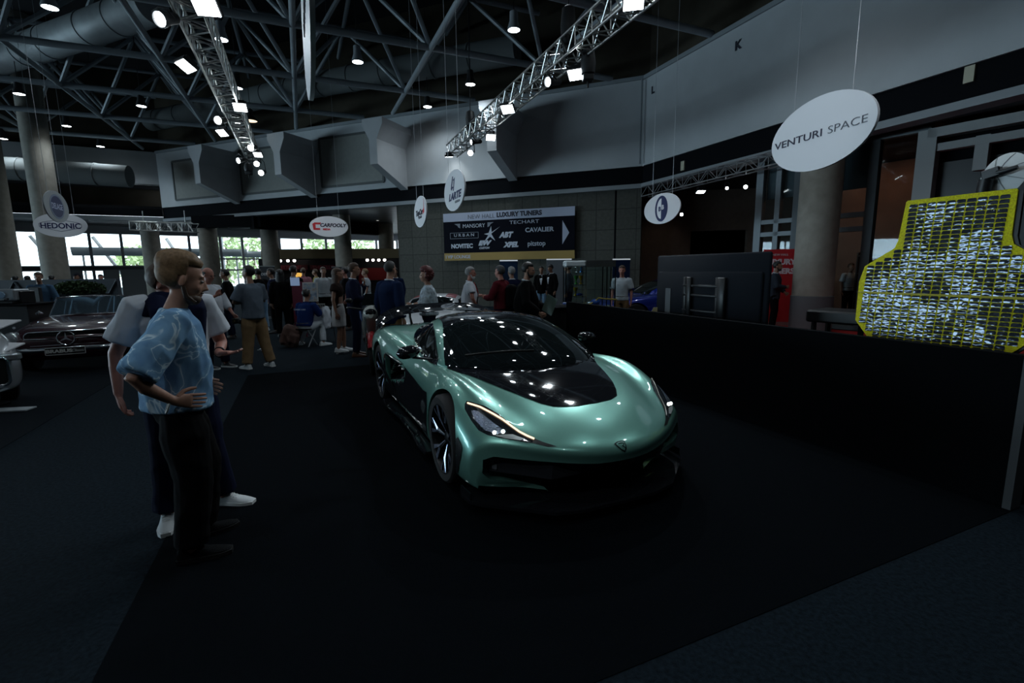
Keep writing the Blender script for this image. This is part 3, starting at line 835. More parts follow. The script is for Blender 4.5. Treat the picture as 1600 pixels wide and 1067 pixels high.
# ================================================================ HALL BANNER ON THE STONE WALL
bp = SW0 - WN * 0.12 + WN * .0
def wallpt(px, py, off=.06): return at_plane(px, py, SW0 + WN * (off), WN)
tl, tr, bl, brr = wallpt(692, 334), wallpt(899, 322), wallpt(695, 408), wallpt(898, 403)
bc = (tl + tr + bl + brr) / 4; bw = (tr - tl).length * .995; bh = ((tl - bl).length + (tr - brr).length) / 2
t = thing('hall_banner', 'wide dark banner reading NEW HALL LUXURY TUNERS on the stone wall', 'banner', bc)
RB = frame3(WD, (0, 0, 1)); RB4 = RB.to_4x4()
def bbox_(x, y, w, h, name, m, z=0.0, th=.02):
    MB().prism([(x - w / 2, y - h / 2), (x + w / 2, y - h / 2), (x + w / 2, y + h / 2), (x - w / 2, y + h / 2)], th, RB4 @ Matrix.Translation((0, 0, z))).build(name, m, t, smooth=False)
M_bw = mat('banner_white', (.42, .47, .60), .6); M_bk = mat('banner_black', (.003, .004, .009), .7, spec=.08); M_gold = mat('banner_gold', (.36, .24, .06), .6); M_bl = mat('banner_letter', (.50, .55, .64), .6); M_bl2 = mat('banner_letter_dim', (.20, .23, .28), .6)
bbox_(0, 0, bw, bh, 'panel', M_bk)
bbox_(0, bh * .41, bw, bh * .175, 'header_strip', M_bw, .012, .01)
bbox_(0, -bh * .42, bw, bh * .16, 'footer_strip', M_gold, .012, .01)
def bt(s, size, m, x, y, **k): lettering(s, size, m, t, RB @ Vector((x * bw, y * bh, .022)), RB, **k)
bt('NEW HALL', .26, M_grey_ink, -.19, .40, bold=-.002); bt('LUXURY TUNERS', .26, M_ink, .10, .41, bold=.012)
bt('MANSORY', .23, M_bl, -.25, .215, bold=0); bt('TECHART', .2, M_bl, .14, .245, wide=1.5)
bt('URBAN', .18, M_bl, -.33, .03, wide=1.3, spacing=1.5); bt('ABT', .3, M_bl, 0, .0, bold=.02, shear=.3); bt('CAVALIER', .25, M_bl, .25, .08, bold=.006, wide=1.1)
bt('NOVITEC', .25, M_bl, -.35, -.2, bold=.012); bt('EW', .26, M_bl, -.17, -.15, bold=.02, shear=.3, wide=1.3); bt('CUSTOM', .12, M_bl, -.17, -.25, bold=.004, shear=.3); bt('XPEL', .28, M_bl, .04, -.2, bold=.02, shear=.3); bt('pitstop', .28, M_bl, .23, -.19, bold=0.004)
bt('I VIP LOUNGE', .2, M_bl, -.385, -.425, bold=.004)
for dx, dy, w_, h_ in ((-.33, .085, .23, .008), (-.33, -.035, .23, .008), (-.445, .025, .003, .12), (-.215, .025, .003, .12)): bbox_(dx * bw, dy * bh, w_ * bw, h_ * bh, 'logo_box', M_bl2, .014, .01)
sx, sy = -.115 * bw, .03 * bh
MB().prism([(sx + x, sy + y) for x, y in ((-.32, .02), (-.1, .06), (.02, .34), (.04, .08), (.42, .3), (.02, .02), (.2, -.28), (-.04, -.1), (-.36, -.36), (-.12, -.04))], .008, RB4 @ Matrix.Translation((0, 0, .018))).build('star_logo', M_bl, t, smooth=False)
MB().prism([(.415 * bw, .24 * bh), (.415 * bw, -.22 * bh), (.462 * bw, .0 * bh)], .008, RB4 @ Matrix.Translation((0, 0, .018))).build('arrow', M_bw, t, smooth=False)
for s_ in (-1, 1):
    MB().prism([(-.25 * bw + s_ * x, .215 * bh + y) for x, y in ((.66, .12), (.95, .12), (.8, .04), (.74, -.04), (.66, -.08))], .008, RB4 @ Matrix.Translation((0, 0, .018))).build('wing_logo', M_bl2, t, smooth=False)

# ================================================================ RIGHT SIDE: shop front, brown wall
Q0 = Vector((9.53, 11.15, 0)); QD = Vector((-.77, 1.15, 0)).normalized(); QN = Vector((-QD.y, QD.x, 0))  # QN points to the hall
if QN.dot(-Q0) < 0: QN = -QN
def on_Q(px):
    d = ray(px, 415); den = d.x * QD.y - d.y * QD.x
    k = (Q0.x * QD.y - Q0.y * QD.x) / den
    return Vector((d.x * k, d.y * k, 0))
def zq(px, py): return at_plane(px, py, Q0, QN).z
M_mull = mat('shop_mullion', (.17, .20, .22), .5, metal=.2)
M_mullw = mat('shop_frame_pale', (.40, .42, .42), .6)
RQ = Matrix.Rotation(atan2(QD.y, QD.x), 3, 'Z')
bays = [1182, 1240, 1290, 1352, 1425]
for a, b in zip(bays, bays[1:]):
    o = window(on_Q(b), on_Q(a), 0.0, 4.7, (2.55, 2.9) if b < 1360 else (), M_mull, .2, (.5,) if b < 1300 else ())
# upper grey blind in the bays
for i, (a, b) in enumerate(((1186, 1238), (1292, 1346))):
    pa, pb = on_Q(a), on_Q(b); m = (pa + pb) / 2 - QN * .12
    q = MB(); q.box(m + Vector((0, 0, 4.1)), ((pb - pa).length - .1, .04, 1.1), RQ)
    tag(q.build('shop_blind', mat('blind_dark', (.12, .14, .16), .8), smooth=False), ('grey blind in the shop window left of the stone column', 'grey blind in the shop window right of the stone column')[i], 'blind')
# pale big frame
pp = on_Q(1430); MB().box(pp + Vector((0, 0, 2.3)), (.34, .3, 4.6), RQ).build('door_1', M_mullw, smooth=False, kind='structure')
p2 = on_Q(1585)
wmb = MB(); wmb.box((pp + p2) / 2 + Vector((0, 0, 4.52)), ((p2 - pp).length, .3, .2), RQ); wmb.box((pp + p2) / 2 + Vector((0, 0, 4.2)), ((p2 - pp).length, .22, .16), RQ); wmb.box(on_Q(1512) + Vector((0, 0, 3.95)), (.22, .2, .7), RQ)
struct('door_2', wmb, M_mullw, smooth=False)
wmb = MB(); a = on_Q(1442); b = on_Q(1760)
wmb.box((a + b) / 2 - QN * .3 + Vector((0, 0, 2.35)), ((b - a).length, .1, 4.7), RQ); struct('wall_shop_black', wmb, M_black, smooth=False)
# black poster with car outline and red letters
pst = thing('shop_poster', 'black shop poster with faint grey car picture behind the dish', 'poster', (a + b) / 2 - QN * .2 + Vector((0, 0, 2.6)))
MB().box((0, 0, 0), ((b - a).length * .98, .04, 2.6), RQ).build('panel', mat('poster_black', (.012, .013, .015), .3), pst, smooth=False)
RPn = frame3(-QD, (0, 0, 1))
if RPn.col[2].dot(QN) < 0: RPn = frame3(QD, (0, 0, 1))
RP4 = RPn.to_4x4()
cx = (on_Q(1478) - (a + b) / 2).dot(RPn.col[0])
MB().prism([(cx + x, -.05 + y) for x, y in ((-.45, -.3), (.45, -.3), (.45, .05), (.32, .1), (.25, .38), (-.22, .38), (-.34, .1), (-.45, .02))], .01, RP4 @ Matrix.Translation((0, 0, .03))).build('car_picture', mat('poster_car', (.05, .055, .06), .4), pst, smooth=False)
cx2 = (on_Q(1608) - (a + b) / 2).dot(RPn.col[0])
lettering('HALL', .3, M_red_ink, pst, RPn @ Vector((cx2 + .1, .6, .035)), RPn)
# shop interior
inn = MB(); c0 = on_Q(1182); c1 = on_Q(1425)
wall_seg(inn, c1 - QN * 4, c0 - QN * 4, 0, 4.7, 0, .2); struct('wall_shop_back', inn, mat('shop_brown', (.16, .075, .045), .8, var=.3, vscale=1.5), smooth=False)
add_light('shop_lamp', 'AREA', (c0 + c1) / 2 - QN * 2.2 + Vector((0, 0, 4.4)), 8, (1, .62, .42), 2.5, (c0 + c1) / 2 - QN * 3.2)
# clothes rails / shelves seen as dark shapes
for i, px in enumerate((1322,)):
    p = on_Q(px) - QN * 2.0
    sh = thing('shop_shelf', ('dark shop shelf seen through the glass door, left', 'dark shop shelf seen through the glass door, right')[i], 'shelf', p)
    for z in (.9, 1.4, 1.9): MB().box((0, 0, z), (.9, .35, .04), RQ).build('board', mat('shelf_dark', (.05, .025, .02), .5), sh, smooth=False)
    for s in (-1, 1): MB().box(RQ @ Vector((s * .45, 0, 0)) + Vector((0, 0, 1.0)), (.04, .35, 2.0), RQ).build('side', mat('shelf_dark', (.05, .025, .02), .5), sh, smooth=False)
# brown wall beyond
bw_ = MB(); wall_seg(bw_, (5.0, 20.8), (7.45, 20.3), 0, 4.72, 0, .3); wall_seg(bw_, (7.45, 20.3), (9.6, 19.9), 3.1, 4.72, 0, .3); wall_seg(bw_, (9.6, 19.9), (14, 19.0), 0, 4.72, 0, .3)
struct('wall_brown', bw_, mat('brown_wall', (.13, .10, .08), .85, var=.1), smooth=False)
dk = MB(); wall_seg(dk, (7.0, 22.5), (10.5, 22), 0, 4.7, 0, .2); wall_seg(dk, (17.8, 26), (17.8, 1), 0, 4.9, 0, .2); wall_seg(dk, (5, 24), (18, 25.5), 0, 4.9, 0, .2); wall_seg(dk, (4.2, 19.2), (5.2, 25), 0, 4.7, 0, .15)
wall_seg(dk, (12.9, 1), (18, 1), 0, 4.9, 0, .2); struct('wall_dark_backs', dk, M_black, smooth=False)
wall_light = add_light('brown_wall_lamp', 'SPOT', (5.9, 18.9, 4.3), 7, (1, .85, .7), .1, (6.2, 20.6, .6), 95, .9)
# upper block with a projecting beam over the shop bays
# ================================================================ LOW BLACK PARTITION
M_part = mat('partition_black', (.0025, .0035, .005), .8, spec=.06)
def part_wall(u1a, u1b, u2a, u2b, z, label, u=None):
    b = MB(); slab(b, [UV(u1a, u2a), UV(u1b, u2a), UV(u1b, u2b), UV(u1a, u2b)], 0.005, z)
    t = thing('low_partition', label, 'partition', UV((u1a + u1b) / 2, (u2a + u2b) / 2))
    o = b.build('panel', M_part, t, smooth=False); o.location = -t.location
    return t
pt = part_wall(1.50, 7.55, 4.34, 4.42, 1.06, 'long low black partition wall running behind the green car to the right edge')
b = MB(); slab(b, [UV(1.455, 4.30), UV(1.5, 4.30), UV(1.5, 4.44), UV(1.455, 4.44)], .005, 1.07); o = b.build('end_post', mat('post_grey', (.07, .078, .085), .6, metal=.1), pt, smooth=False, label='grey metal end post'); o.location = -pt.location
part_wall(1.46, 1.53, 4.50, 6.2, 1.06, 'short black partition wall at the right edge beyond the grey end post')
# ================================================================ BIG SCREEN SEEN FROM BEHIND
def scr_pt(px):
    d = ray(px, 415); k = 4.70 / (d.x * E2.x + d.y * E2.y); return Vector((d.x * k, d.y * k, 0))
sa = scr_pt(1027); sb = scr_pt(1204); sc = (sa + sb) / 2; sw_ = (sb - sa).length
tv = thing('display_screen', 'large black display screen seen from behind, standing over the partition', 'screen', sc)
RS = frame3(-E1, (0, 0, 1)); RS4 = RS.to_4x4()
def sbx(name, x, y, z, w, h, d_, m, bev=.0, parent=tv):
    q = MB(); q.box((0, 0, 0), (w, h, d_), bev=bev)
    q.v = [tuple(RS @ (Vector(v) + Vector((x, y, z)))) for v in q.v]
    return q.build(name, m, parent, smooth=bev > 0, angle=50)
M_tv = mat('screen_back', (.008, .011, .016), .75, spec=.1); M_tvd = mat('screen_mount', (.012, .013, .015), .4)
sbx('casing', 0, 1.28, -.02, sw_, 1.08, .05, M_tv, .02)
sbx('rear_cover', 0, 1.2, .02, sw_ * .93, .8, .04, M_tv, .018)
for x in (-.28, .26):
    sbx('mount_rail', x, 1.22, .06, .05, .62, .04, M_tvd, .005)
for y in (1.42, 1.3, 1.1, .95): sbx('mount_bar', 0, y, .07, .62, .03, .025, M_tvd, .004)
sbx('bracket_plate', .33, 1.25, .07, .12, .56, .05, M_tvd, .01); sbx('bracket_plate', -.2, 1.25, .07, .08, .56, .05, M_tvd, .01)
sbx('label_plate', -.62, 1.2, .045, .1, .34, .012, mat('label_grey', (.10, .11, .12), .5)); 
for x in (-.45, .45): sbx('stand_leg', x, .42, .03, .08, .84, .06, M_tvd)
for x in (-.45, .45): sbx('stand_foot', x, .02, .05, .09, .035, .5, M_tvd)
# ================================================================ YELLOW SOLAR PANEL + DISH (rover display)
SP0 = E2 * 4.78 + Vector((0, 0, 1.4)); SPU = (Vector((0, 0, 1)) + E2 * .10).normalized(); SPN = (-E1).cross(SPU).normalized()
def sp2(px, py):
    p = at_plane(px, py, SP0, SPN) - SP0; return (p.dot(-E1), p.dot(SPU))
L_ = [sp2(*q) for q in ((1417, 314), (1404, 376), (1398, 388), (1352, 416), (1343, 440), (1337, 500), (1362, 535))]
TRc = sp2(1592, 293)
cxm = (L_[0][0] + TRc[0]) / 2
bt_ = sp2(1545, 553)
out = [(L_[0][0] + .01, L_[0][1]), (L_[0][0], L_[0][1] - .012)] + L_[1:] + [(L_[-1][0] + .02, L_[-1][1] - .02)]
outR = [(2 * cxm - x, y) for x, y in out[::-1]]
rv = thing('solar_array', 'yellow framed solar panel full of crinkled black cells, above the partition', 'solar panel', SP0 - Vector((0, 0, 1.4)))
out2 = out + outR
if sum(out2[i][0] * out2[(i + 1) % len(out2)][1] - out2[(i + 1) % len(out2)][0] * out2[i][1] for i in range(len(out2))) < 0: out2 = out2[::-1]
SR = frame3(-E1, SPU); S4 = Matrix.Translation((0, 0, 1.4)) @ SR.to_4x4()
M_yel = mat('frame_yellow', (.95, .78, .0), .6, var=.3, vscale=90, bump=.6, bscale=300)
MB().prism(out2, .012, S4).build('frame', M_yel, rv, smooth=False)
MB().prism([(x * 1.0, y) for x, y in out2], .03, S4 @ Matrix.Translation((0, 0, -.022)) @ Matrix.Diagonal((.985, .985, 1, 1))).build('backing', M_tvd, rv, smooth=False)
def foil():
    m = mat('cell_foil', (.02, .022, .03), .11, spec=.35, coat=.12)
    nt = m.node_tree; b = nt.nodes['Principled BSDF']; tc = nt.nodes.new('ShaderNodeTexCoord')
    b.inputs['Metallic'].default_value = .6; b.inputs['Base Color'].default_value = (.06, .07, .095, 1)
    n = nt.nodes.new('ShaderNodeTexNoise'); n.inputs['Scale'].default_value = 7; n.inputs['Detail'].default_value = .5; n.inputs['Distortion'].default_value = 2.5
    nt.links.new(tc.outputs['Object'], n.inputs['Vector'])
    bp = nt.nodes.new('ShaderNodeBump'); bp.inputs['Strength'].default_value = .12; bp.inputs['Distance'].default_value = .02
    nt.links.new(n.outputs['Fac'], bp.inputs['Height']); nt.links.new(bp.outputs['Normal'], b.inputs['Normal']); nt.links.new(bp.outputs['Normal'], b.inputs['Coat Normal'])
    return m
def inpoly(x, y, P):
    c = False; j = len(P) - 1
    for i in range(len(P)):
        if (P[i][1] > y) != (P[j][1] > y) and x < (P[j][0] - P[i][0]) * (y - P[i][1]) / (P[j][1] - P[i][1]) + P[i][0]: c = not c
        j = i
    return c
cw, chh = .0655, .0345
div_y = sp2(1450, 461)[1]
cells = MB()
for i in range(-14, 15):
    for j in range(-24, 40):
        x = cxm + (i + .5) * cw; y = div_y + (j + .5) * chh + (.008 if j >= 0 else -.004)
        if all(inpoly(x + sx * cw * .56, y + sy * chh * .56, out2) for sx in (-1, 1) for sy in (-1, 1)):
            hw, hh = cw * .44, chh * .42; r = .007
            V = []; NU, NV = 7, 5; ro = Vector((i * 1.7, j * 2.3, 0)); tx, ty = noise.noise(Vector((x * 3.5, y * 3.5, 7.1))), noise.noise(Vector((x * 3.5, y * 3.5, 2.2)))
            for b_ in range(NV):
                for a_ in range(NU):
                    u = -1 + 2 * a_ / (NU - 1); v = -1 + 2 * b_ / (NV - 1)
                    cut = 1 - .22 * max(0, v) ** 3
                    z = .0105 + .0016 * noise.noise(Vector((u * 1.1, v * .8, 0)) + ro) + .0006 * noise.noise(Vector((u * 3.1, v * 2, 4)) + ro) + .012 * (tx * u * .5 + ty * v * .3) - .0012 * (u * u + v * v) * .5
                    V.append(S4 @ Vector((x + hw * u * cut, y + hh * v, z)))
            cells.add(V, [(b_ * NU + a_, b_ * NU + a_ + 1, (b_ + 1) * NU + a_ + 1, (b_ + 1) * NU + a_) for b_ in range(NV - 1) for a_ in range(NU - 1)])
cells.build('solar_cells', foil(), rv, smooth=True, angle=180)['kind'] = 'stuff'
mid = at_plane(1450, 461, SP0, SPN)
MB().prism([(L_[4][0] + .005, div_y - .002), (2 * cxm - L_[4][0] - .005, div_y - .002), (2 * cxm - L_[4][0] - .005, div_y + .008), (L_[4][0] + .005, div_y + .008)], .008, S4 @ Matrix.Translation((0, 0, .008))).build('hinge_bar', mat('hinge', (.5, .42, .02), .5), rv, smooth=False)
MB().tube([SR @ Vector((cxm, div_y, -.04)) + Vector((0, 0, 1.4)), Vector((cxm * -E1.x, cxm * -E1.y, 0)) + E2 * .35 + Vector((0, 0, .6)), Vector((cxm * -E1.x, cxm * -E1.y, 0)) + E2 * .35], .045, 12).build('mast', M_tvd, rv)
b = MB(); b.box(Vector((cxm * -E1.x, cxm * -E1.y, .35)) + E2 * .55, (1.0, .7, .3), Matrix.Rotation(atan2(E1.y, E1.x), 3, 'Z'), bev=.05); b.build('chassis', M_tvd, rv)
for sx in (-.45, .45):
    for sy in (.3, .8):
        c = -E1 * (cxm + sx) + E2 * sy; MB().lathe([(.12, -.06), (.18, -.05), (.18, .05), (.12, .06)], c + Vector((0, 0, .185)), E2, 20).build('wheel', M_tvd, rv)
# dish
dc = at_plane(1560, 273, SP0 + E2 * 1.2, SPN)
ds = thing('dish_antenna', 'small white ribbed dish seen from behind on a black gimbal above the yellow panel', 'dish', dc)
dax = (E2 * .75 - E1 * .25 + Vector((0, 0, -.12))).normalized()   # dish opens away from the viewer
MB().lathe([(.03, .0), (.10, .012), (.16, .035), (.202, .06), (.208, .06), (.208, .052), (.16, .023), (.10, .0), (.03, -.012)], (0, 0, 0), dax, 40).build('reflector', mat('dish_white', (.75, .78, .78), .5), ds)
u_ = dax.orthogonal().normalized(); v_ = dax.cross(u_)
for k in range(8):
    an = k * pi / 4 + .3; q = u_ * cos(an) + v_ * sin(an)
    MB().tube([q * .03 - dax * .018, q * .10 - dax * .006, q * .16 + dax * .018, q * .202 + dax * .048], .0035, 6).build('rib', mat('dish_rib', (.35, .37, .37), .5), ds)
b = MB(); b.box(-dax * .07, (.14, .09, .07), frame3(-E1 + Vector((0, 0, .25)), (0, 0, 1)), bev=.01); b.tube([-dax * .07, -dax * .09 - E1 * .1 + Vector((0, 0, .0)), -dax * .09 - E1 * .19 + Vector((0, 0, .02))], [.028, .03, .02], 12); b.build('gimbal', M_tvd, ds)
b = MB(); b.tube([-dax * .08 + E1 * .03 + Vector((0, 0, -.05)), -dax * .08 + E1 * .05 + Vector((0, 0, -.33)), -dax * .08 + E1 * .05 + Vector((0, 0, -dc.z + .01))], [.055, .055, .045], 16); b.build('mast', M_tvd, ds)
# black case on a stand left of the panel
p = at_y(1320, 490, 5.5); t = thing('equipment_table', 'black table edge with a white sheet beside the yellow panel', 'table', (p.x, p.y, 0))
MB().box((0, 0, 1.08), (.62, .5, .14), RQ, bev=.02).build('top', M_tvd, t)
for sx in (-.24, .24):
    for sy in (-.18, .18): MB().box(RQ @ Vector((sx, sy, 0)) + Vector((0, 0, .505)), (.04, .04, 1.01)).build('leg', M_tvd, t)
# red roll-up banner
p = at_y(1217, 430, 13.4); t = thing('rollup_banner', 'red roll-up banner reading LUXURY TUNERS behind the standing man', 'banner', (p.x, p.y, 0), )
Rr = frame3((.96, -.28, 0), (0, 0, 1)); R4 = Rr.to_4x4()
MB().prism([(-.42, .1), (.42, .1), (.42, 2.1), (-.42, 2.1)], .02, R4).build('panel', mat('banner_red', (.50, .012, .018), .6), t, smooth=False)
MB().box((0, 0, .05), (.9, .2, .09), Matrix.Rotation(atan2(-.28, .96), 3, 'Z')).build('base', M_alu, t, smooth=False)
M_pl = mat('ink_palepink', (.75, .6, .62), .5)
lettering('LUXURY', .2, M_pl, t, Rr @ Vector((.0, 1.75, .016)), Rr, bold=.01); lettering('TUNERS', .2, M_pl, t, Rr @ Vector((.0, 1.5, .016)), Rr, bold=.01); lettering('NEW HALL', .08, M_pl, t, Rr @ Vector((.0, 1.95, .016)), Rr)
# ================================================================ GREEN SUPERCAR (built nose +x, left +y, ground z=0)
def paint(name, col, flake=0.35, rough=.32, coat=1.0, metal=.55):
    m = mat(name, col, rough, metal=metal, coat=coat)
    nt = m.node_tree; b = nt.nodes['Principled BSDF']; tc = nt.nodes.new('ShaderNodeTexCoord')
    v = nt.nodes.new('ShaderNodeTexVoronoi'); v.inputs['Scale'].default_value = 900
    nt.links.new(tc.outputs['Object'], v.inputs['Vector'])
    mx = nt.nodes.new('ShaderNodeMix'); mx.data_type = 'RGBA'; mx.inputs[6].default_value = tuple(c * (1 - flake * .5) for c in col) + (1,); mx.inputs[7].default_value = tuple(min(1, c * (1 + flake)) for c in col) + (1,)
    nt.links.new(v.outputs['Distance'], mx.inputs[0]); nt.links.new(mx.outputs[2], b.inputs['Base Color'])
    return m
M_green = paint('paint_green', (.20, .46, .385))
M_gloss = mat('carbon_gloss', (.010, .011, .014), .05, coat=.5, spec=.5)
M_satin = mat('plastic_satin', (.010, .011, .012), .35)
M_glassd = mat('glass_dark', (.006, .009, .010), .03, spec=.6)
M_rub = mat('rubber', (.012, .012, .013), .75)
M_rim = mat('rim_face', (.34, .38, .50), .25, metal=.8)
M_rimd = mat('rim_dark', (.015, .016, .018), .35, metal=.4)
M_chrome = mat('chrome', (.85, .88, .92), .14, metal=1.0)

CARX, CARY, CARA = 0.304, 4.025, -1.138
CARM = Matrix.Translation((CARX, CARY, 0)) @ Matrix.Rotation(CARA, 4, 'Z')

def mirror_grid(rows, name, cap=True):
    """rows: list of stations, each a list of (x,y,z) from underside centre (y=0) round to top centre (y=0)"""
    b = MB(); n = len(rows[0]); N = len(rows)
    ring = []
    for r in rows:
        full = [(x, y, z) for x, y, z in r] + [(x, -y, z) for x, y, z in r[-2:0:-1]]
        ring.append(full)
    return b.loft(ring, True, cap)
def subd(mb, name, lv, m, cre=None):
    o = mb.build(name, m)
    md = o.modifiers.new('s', 'SUBSURF'); md.levels = lv; md.render_levels = lv
    real_mesh(o)
    o.data.polygons.foreach_set('use_smooth', [True] * len(o.data.polygons))
    return o
def cutby(o, cutters):
    for c in cutters:
        md = o.modifiers.new('b', 'BOOLEAN'); md.operation = 'DIFFERENCE'; md.object = c; md.solver = 'EXACT'
    real_mesh(o)
    for c in cutters: bpy.data.objects.remove(c)
    o.data.polygons.foreach_set('use_smooth', [True] * len(o.data.polygons))
    o.data.set_sharp_from_angle(angle=radians(38))
    return o
U = .125
def st(x9, pts):
    # pts k1..k9
    return [(x9 if len(pts[0]) == 2 else pts[0][0] - .0, 0, U)] + pts
ROWS = [
 # k1 under edge, k2 sill, k3 low side, k4 shoulder, k5 fender outer, k6 crest, k7 valley, k8 bonnet, k9 centre
 [(.98,0,.12),(.62,.82,.12),(.64,.85,.14),(.65,.86,.18),(.69,.84,.22),(.74,.79,.24),(.84,.68,.24),(.98,.50,.23),(1.05,.26,.25),(1.07,0,.25)],
 [(.94,0,U),(.57,.875,.13),(.585,.905,.20),(.60,.91,.31),(.645,.865,.40),(.70,.79,.425),(.79,.67,.43),(.91,.49,.42),(1.03,.26,.41),(1.075,0,.405)],
 [(.9,0,U),(.54,.89,.13),(.555,.925,.20),(.565,.945,.34),(.595,.91,.455),(.655,.84,.49),(.785,.70,.495),(.95,.50,.475),(1.06,.26,.458),(1.10,0,.452)],
 [(.8,0,U),(.48,.90,.13),(.50,.945,.20),(.52,.95,.34),(.55,.925,.47),(.63,.85,.525),(.75,.71,.545),(.91,.50,.53),(1.02,.27,.515),(1.06,0,.508)],
 [(.7,0,U),(.38,.90,.13),(.40,.965,.20),(.41,.97,.36),(.43,.945,.535),(.49,.865,.615),(.58,.745,.65),(.70,.57,.60),(.80,.36,.635),(.86,0,.632)],
 [(.5,0,U),(.2,.90,.13),(.2,.975,.20),(.2,.985,.40),(.2,.965,.62),(.23,.885,.725),(.30,.78,.775),(.40,.645,.685),(.48,.48,.745),(.58,0,.725)],
 [(.2,0,U),(.0,.90,.13),(.0,.985,.20),(.0,.99,.42),(-.02,.965,.67),(-.02,.89,.785),(.02,.80,.845),(.06,.69,.755),(.12,.58,.81),(.25,0,.79)],
 [(-.1,0,U),(-.2,.90,.13),(-.22,.98,.20),(-.24,.985,.42),(-.25,.96,.66),(-.25,.89,.785),(-.25,.81,.845),(-.24,.73,.79),(-.20,.65,.835),(-.08,0,.85)],
 [(-.45,0,U),(-.5,.90,.13),(-.52,.955,.20),(-.54,.95,.40),(-.54,.93,.62),(-.54,.86,.755),(-.54,.79,.81),(-.52,.68,.82),(-.45,.40,.87),(-.42,0,.87)],
 [(-.9,0,U),(-.9,.90,.13),(-.9,.935,.20),(-.9,.90,.38),(-.9,.895,.60),(-.9,.85,.74),(-.9,.78,.80),(-.9,.68,.82),(-.9,.4,.86),(-.9,0,.87)],
 [(-1.35,0,U),(-1.35,.90,.13),(-1.35,.94,.20),(-1.35,.885,.38),(-1.35,.885,.60),(-1.35,.84,.74),(-1.35,.77,.805),(-1.35,.66,.83),(-1.35,.4,.86),(-1.35,0,.87)],
 [(-1.8,0,U),(-1.8,.90,.13),(-1.8,.96,.20),(-1.8,.91,.40),(-1.8,.92,.62),(-1.8,.875,.775),(-1.8,.77,.85),(-1.8,.62,.87),(-1.8,.4,.88),(-1.8,0,.89)],
 [(-2.2,0,U),(-2.2,.90,.13),(-2.2,.98,.22),(-2.2,.97,.42),(-2.2,.975,.66),(-2.2,.925,.84),(-2.2,.79,.925),(-2.2,.60,.91),(-2.2,.38,.92),(-2.2,0,.93)],
 [(-2.7,0,U),(-2.7,.90,.15),(-2.7,.99,.24),(-2.7,1.0,.44),(-2.7,1.0,.68),(-2.7,.95,.865),(-2.7,.80,.955),(-2.7,.58,.935),(-2.7,.35,.94),(-2.7,0,.95)],
 [(-3.15,0,.15),(-3.15,.86,.18),(-3.15,.96,.26),(-3.15,.985,.46),(-3.15,.985,.68),(-3.15,.94,.85),(-3.15,.79,.93),(-3.15,.56,.915),(-3.15,.34,.92),(-3.15,0,.93)],
 [(-3.5,0,.22),(-3.5,.80,.24),(-3.5,.90,.32),(-3.52,.94,.48),(-3.55,.94,.66),(-3.57,.90,.79),(-3.58,.76,.86),(-3.6,.54,.86),(-3.62,.33,.87),(-3.63,0,.88)],
 [(-3.56,0,.30),(-3.56,.74,.32),(-3.57,.82,.38),(-3.60,.86,.50),(-3.62,.86,.64),(-3.64,.82,.74),(-3.66,.70,.80),(-3.68,.5,.81),(-3.70,.31,.82),(-3.71,0,.83)],
]
car = thing('supercar', 'metallic green low supercar with black bonnet panel and roof on the black carpet', 'car', (CARX, CARY, 0), CARA)
body = subd(mirror_grid(ROWS, 'b'), 'body', 3, M_green)
def wheel_cut(x, r, y0, y1, zc):
    o = MB().use(M_satin).lathe([(r, y0), (r, y1)], (x, 0, zc), (0, 1, 0), 64).build('cut'); return o
def prismx(outline, x0, x1, m=M_satin):
    b = MB().use(m); n = len(outline)
    b.loft([[(x0, y, z) for y, z in outline], [(x1, y, z) for y, z in outline]]); return b.build('cut', smooth=False)
cuts = []
for s in (-1, 1):
    for x, r, zc in ((0.0, .385, .355), (-2.745, .40, .36)):
        a, b = sorted((s * .60, s * 1.2)); cuts.append(wheel_cut(x, r, a, b, zc))
mouth = [(-.86,.395),(-.80,.425),(-.5,.415),(-.2,.395),(.2,.395),(.5,.415),(.80,.425),(.86,.395),(.865,.30),(.82,.255),(.44,.155),(.40,.10),(-.40,.10),(-.44,.155),(-.82,.255),(-.865,.30)]
cuts.append(prismx(mouth, .46, 1.5))
# blade gap under the lower lip at each side
for s in (-1, 1):
    q = [(s * .88, .20), (s * .88, .10), (s * .40, .10), (s * .43, .135)]
    if s > 0: q = q[::-1]
    cuts.append(prismx(q, .50, 1.4))
for s in (-1, 1):   # door-side channel behind the front wheel and intake
    o = MB().use(M_satin).loft([[(-1.55, s * .885, .60), (-1.55, s * .885, .50), (-1.55, s * 1.1, .50), (-1.55, s * 1.1, .60)], [(-2.25, s * .78, .70), (-2.25, s * .78, .36), (-2.25, s * 1.1, .36), (-2.25, s * 1.1, .70)]]).build('cut', smooth=False)
    cuts.append(o)
cutby(body, cuts)
body.parent = car
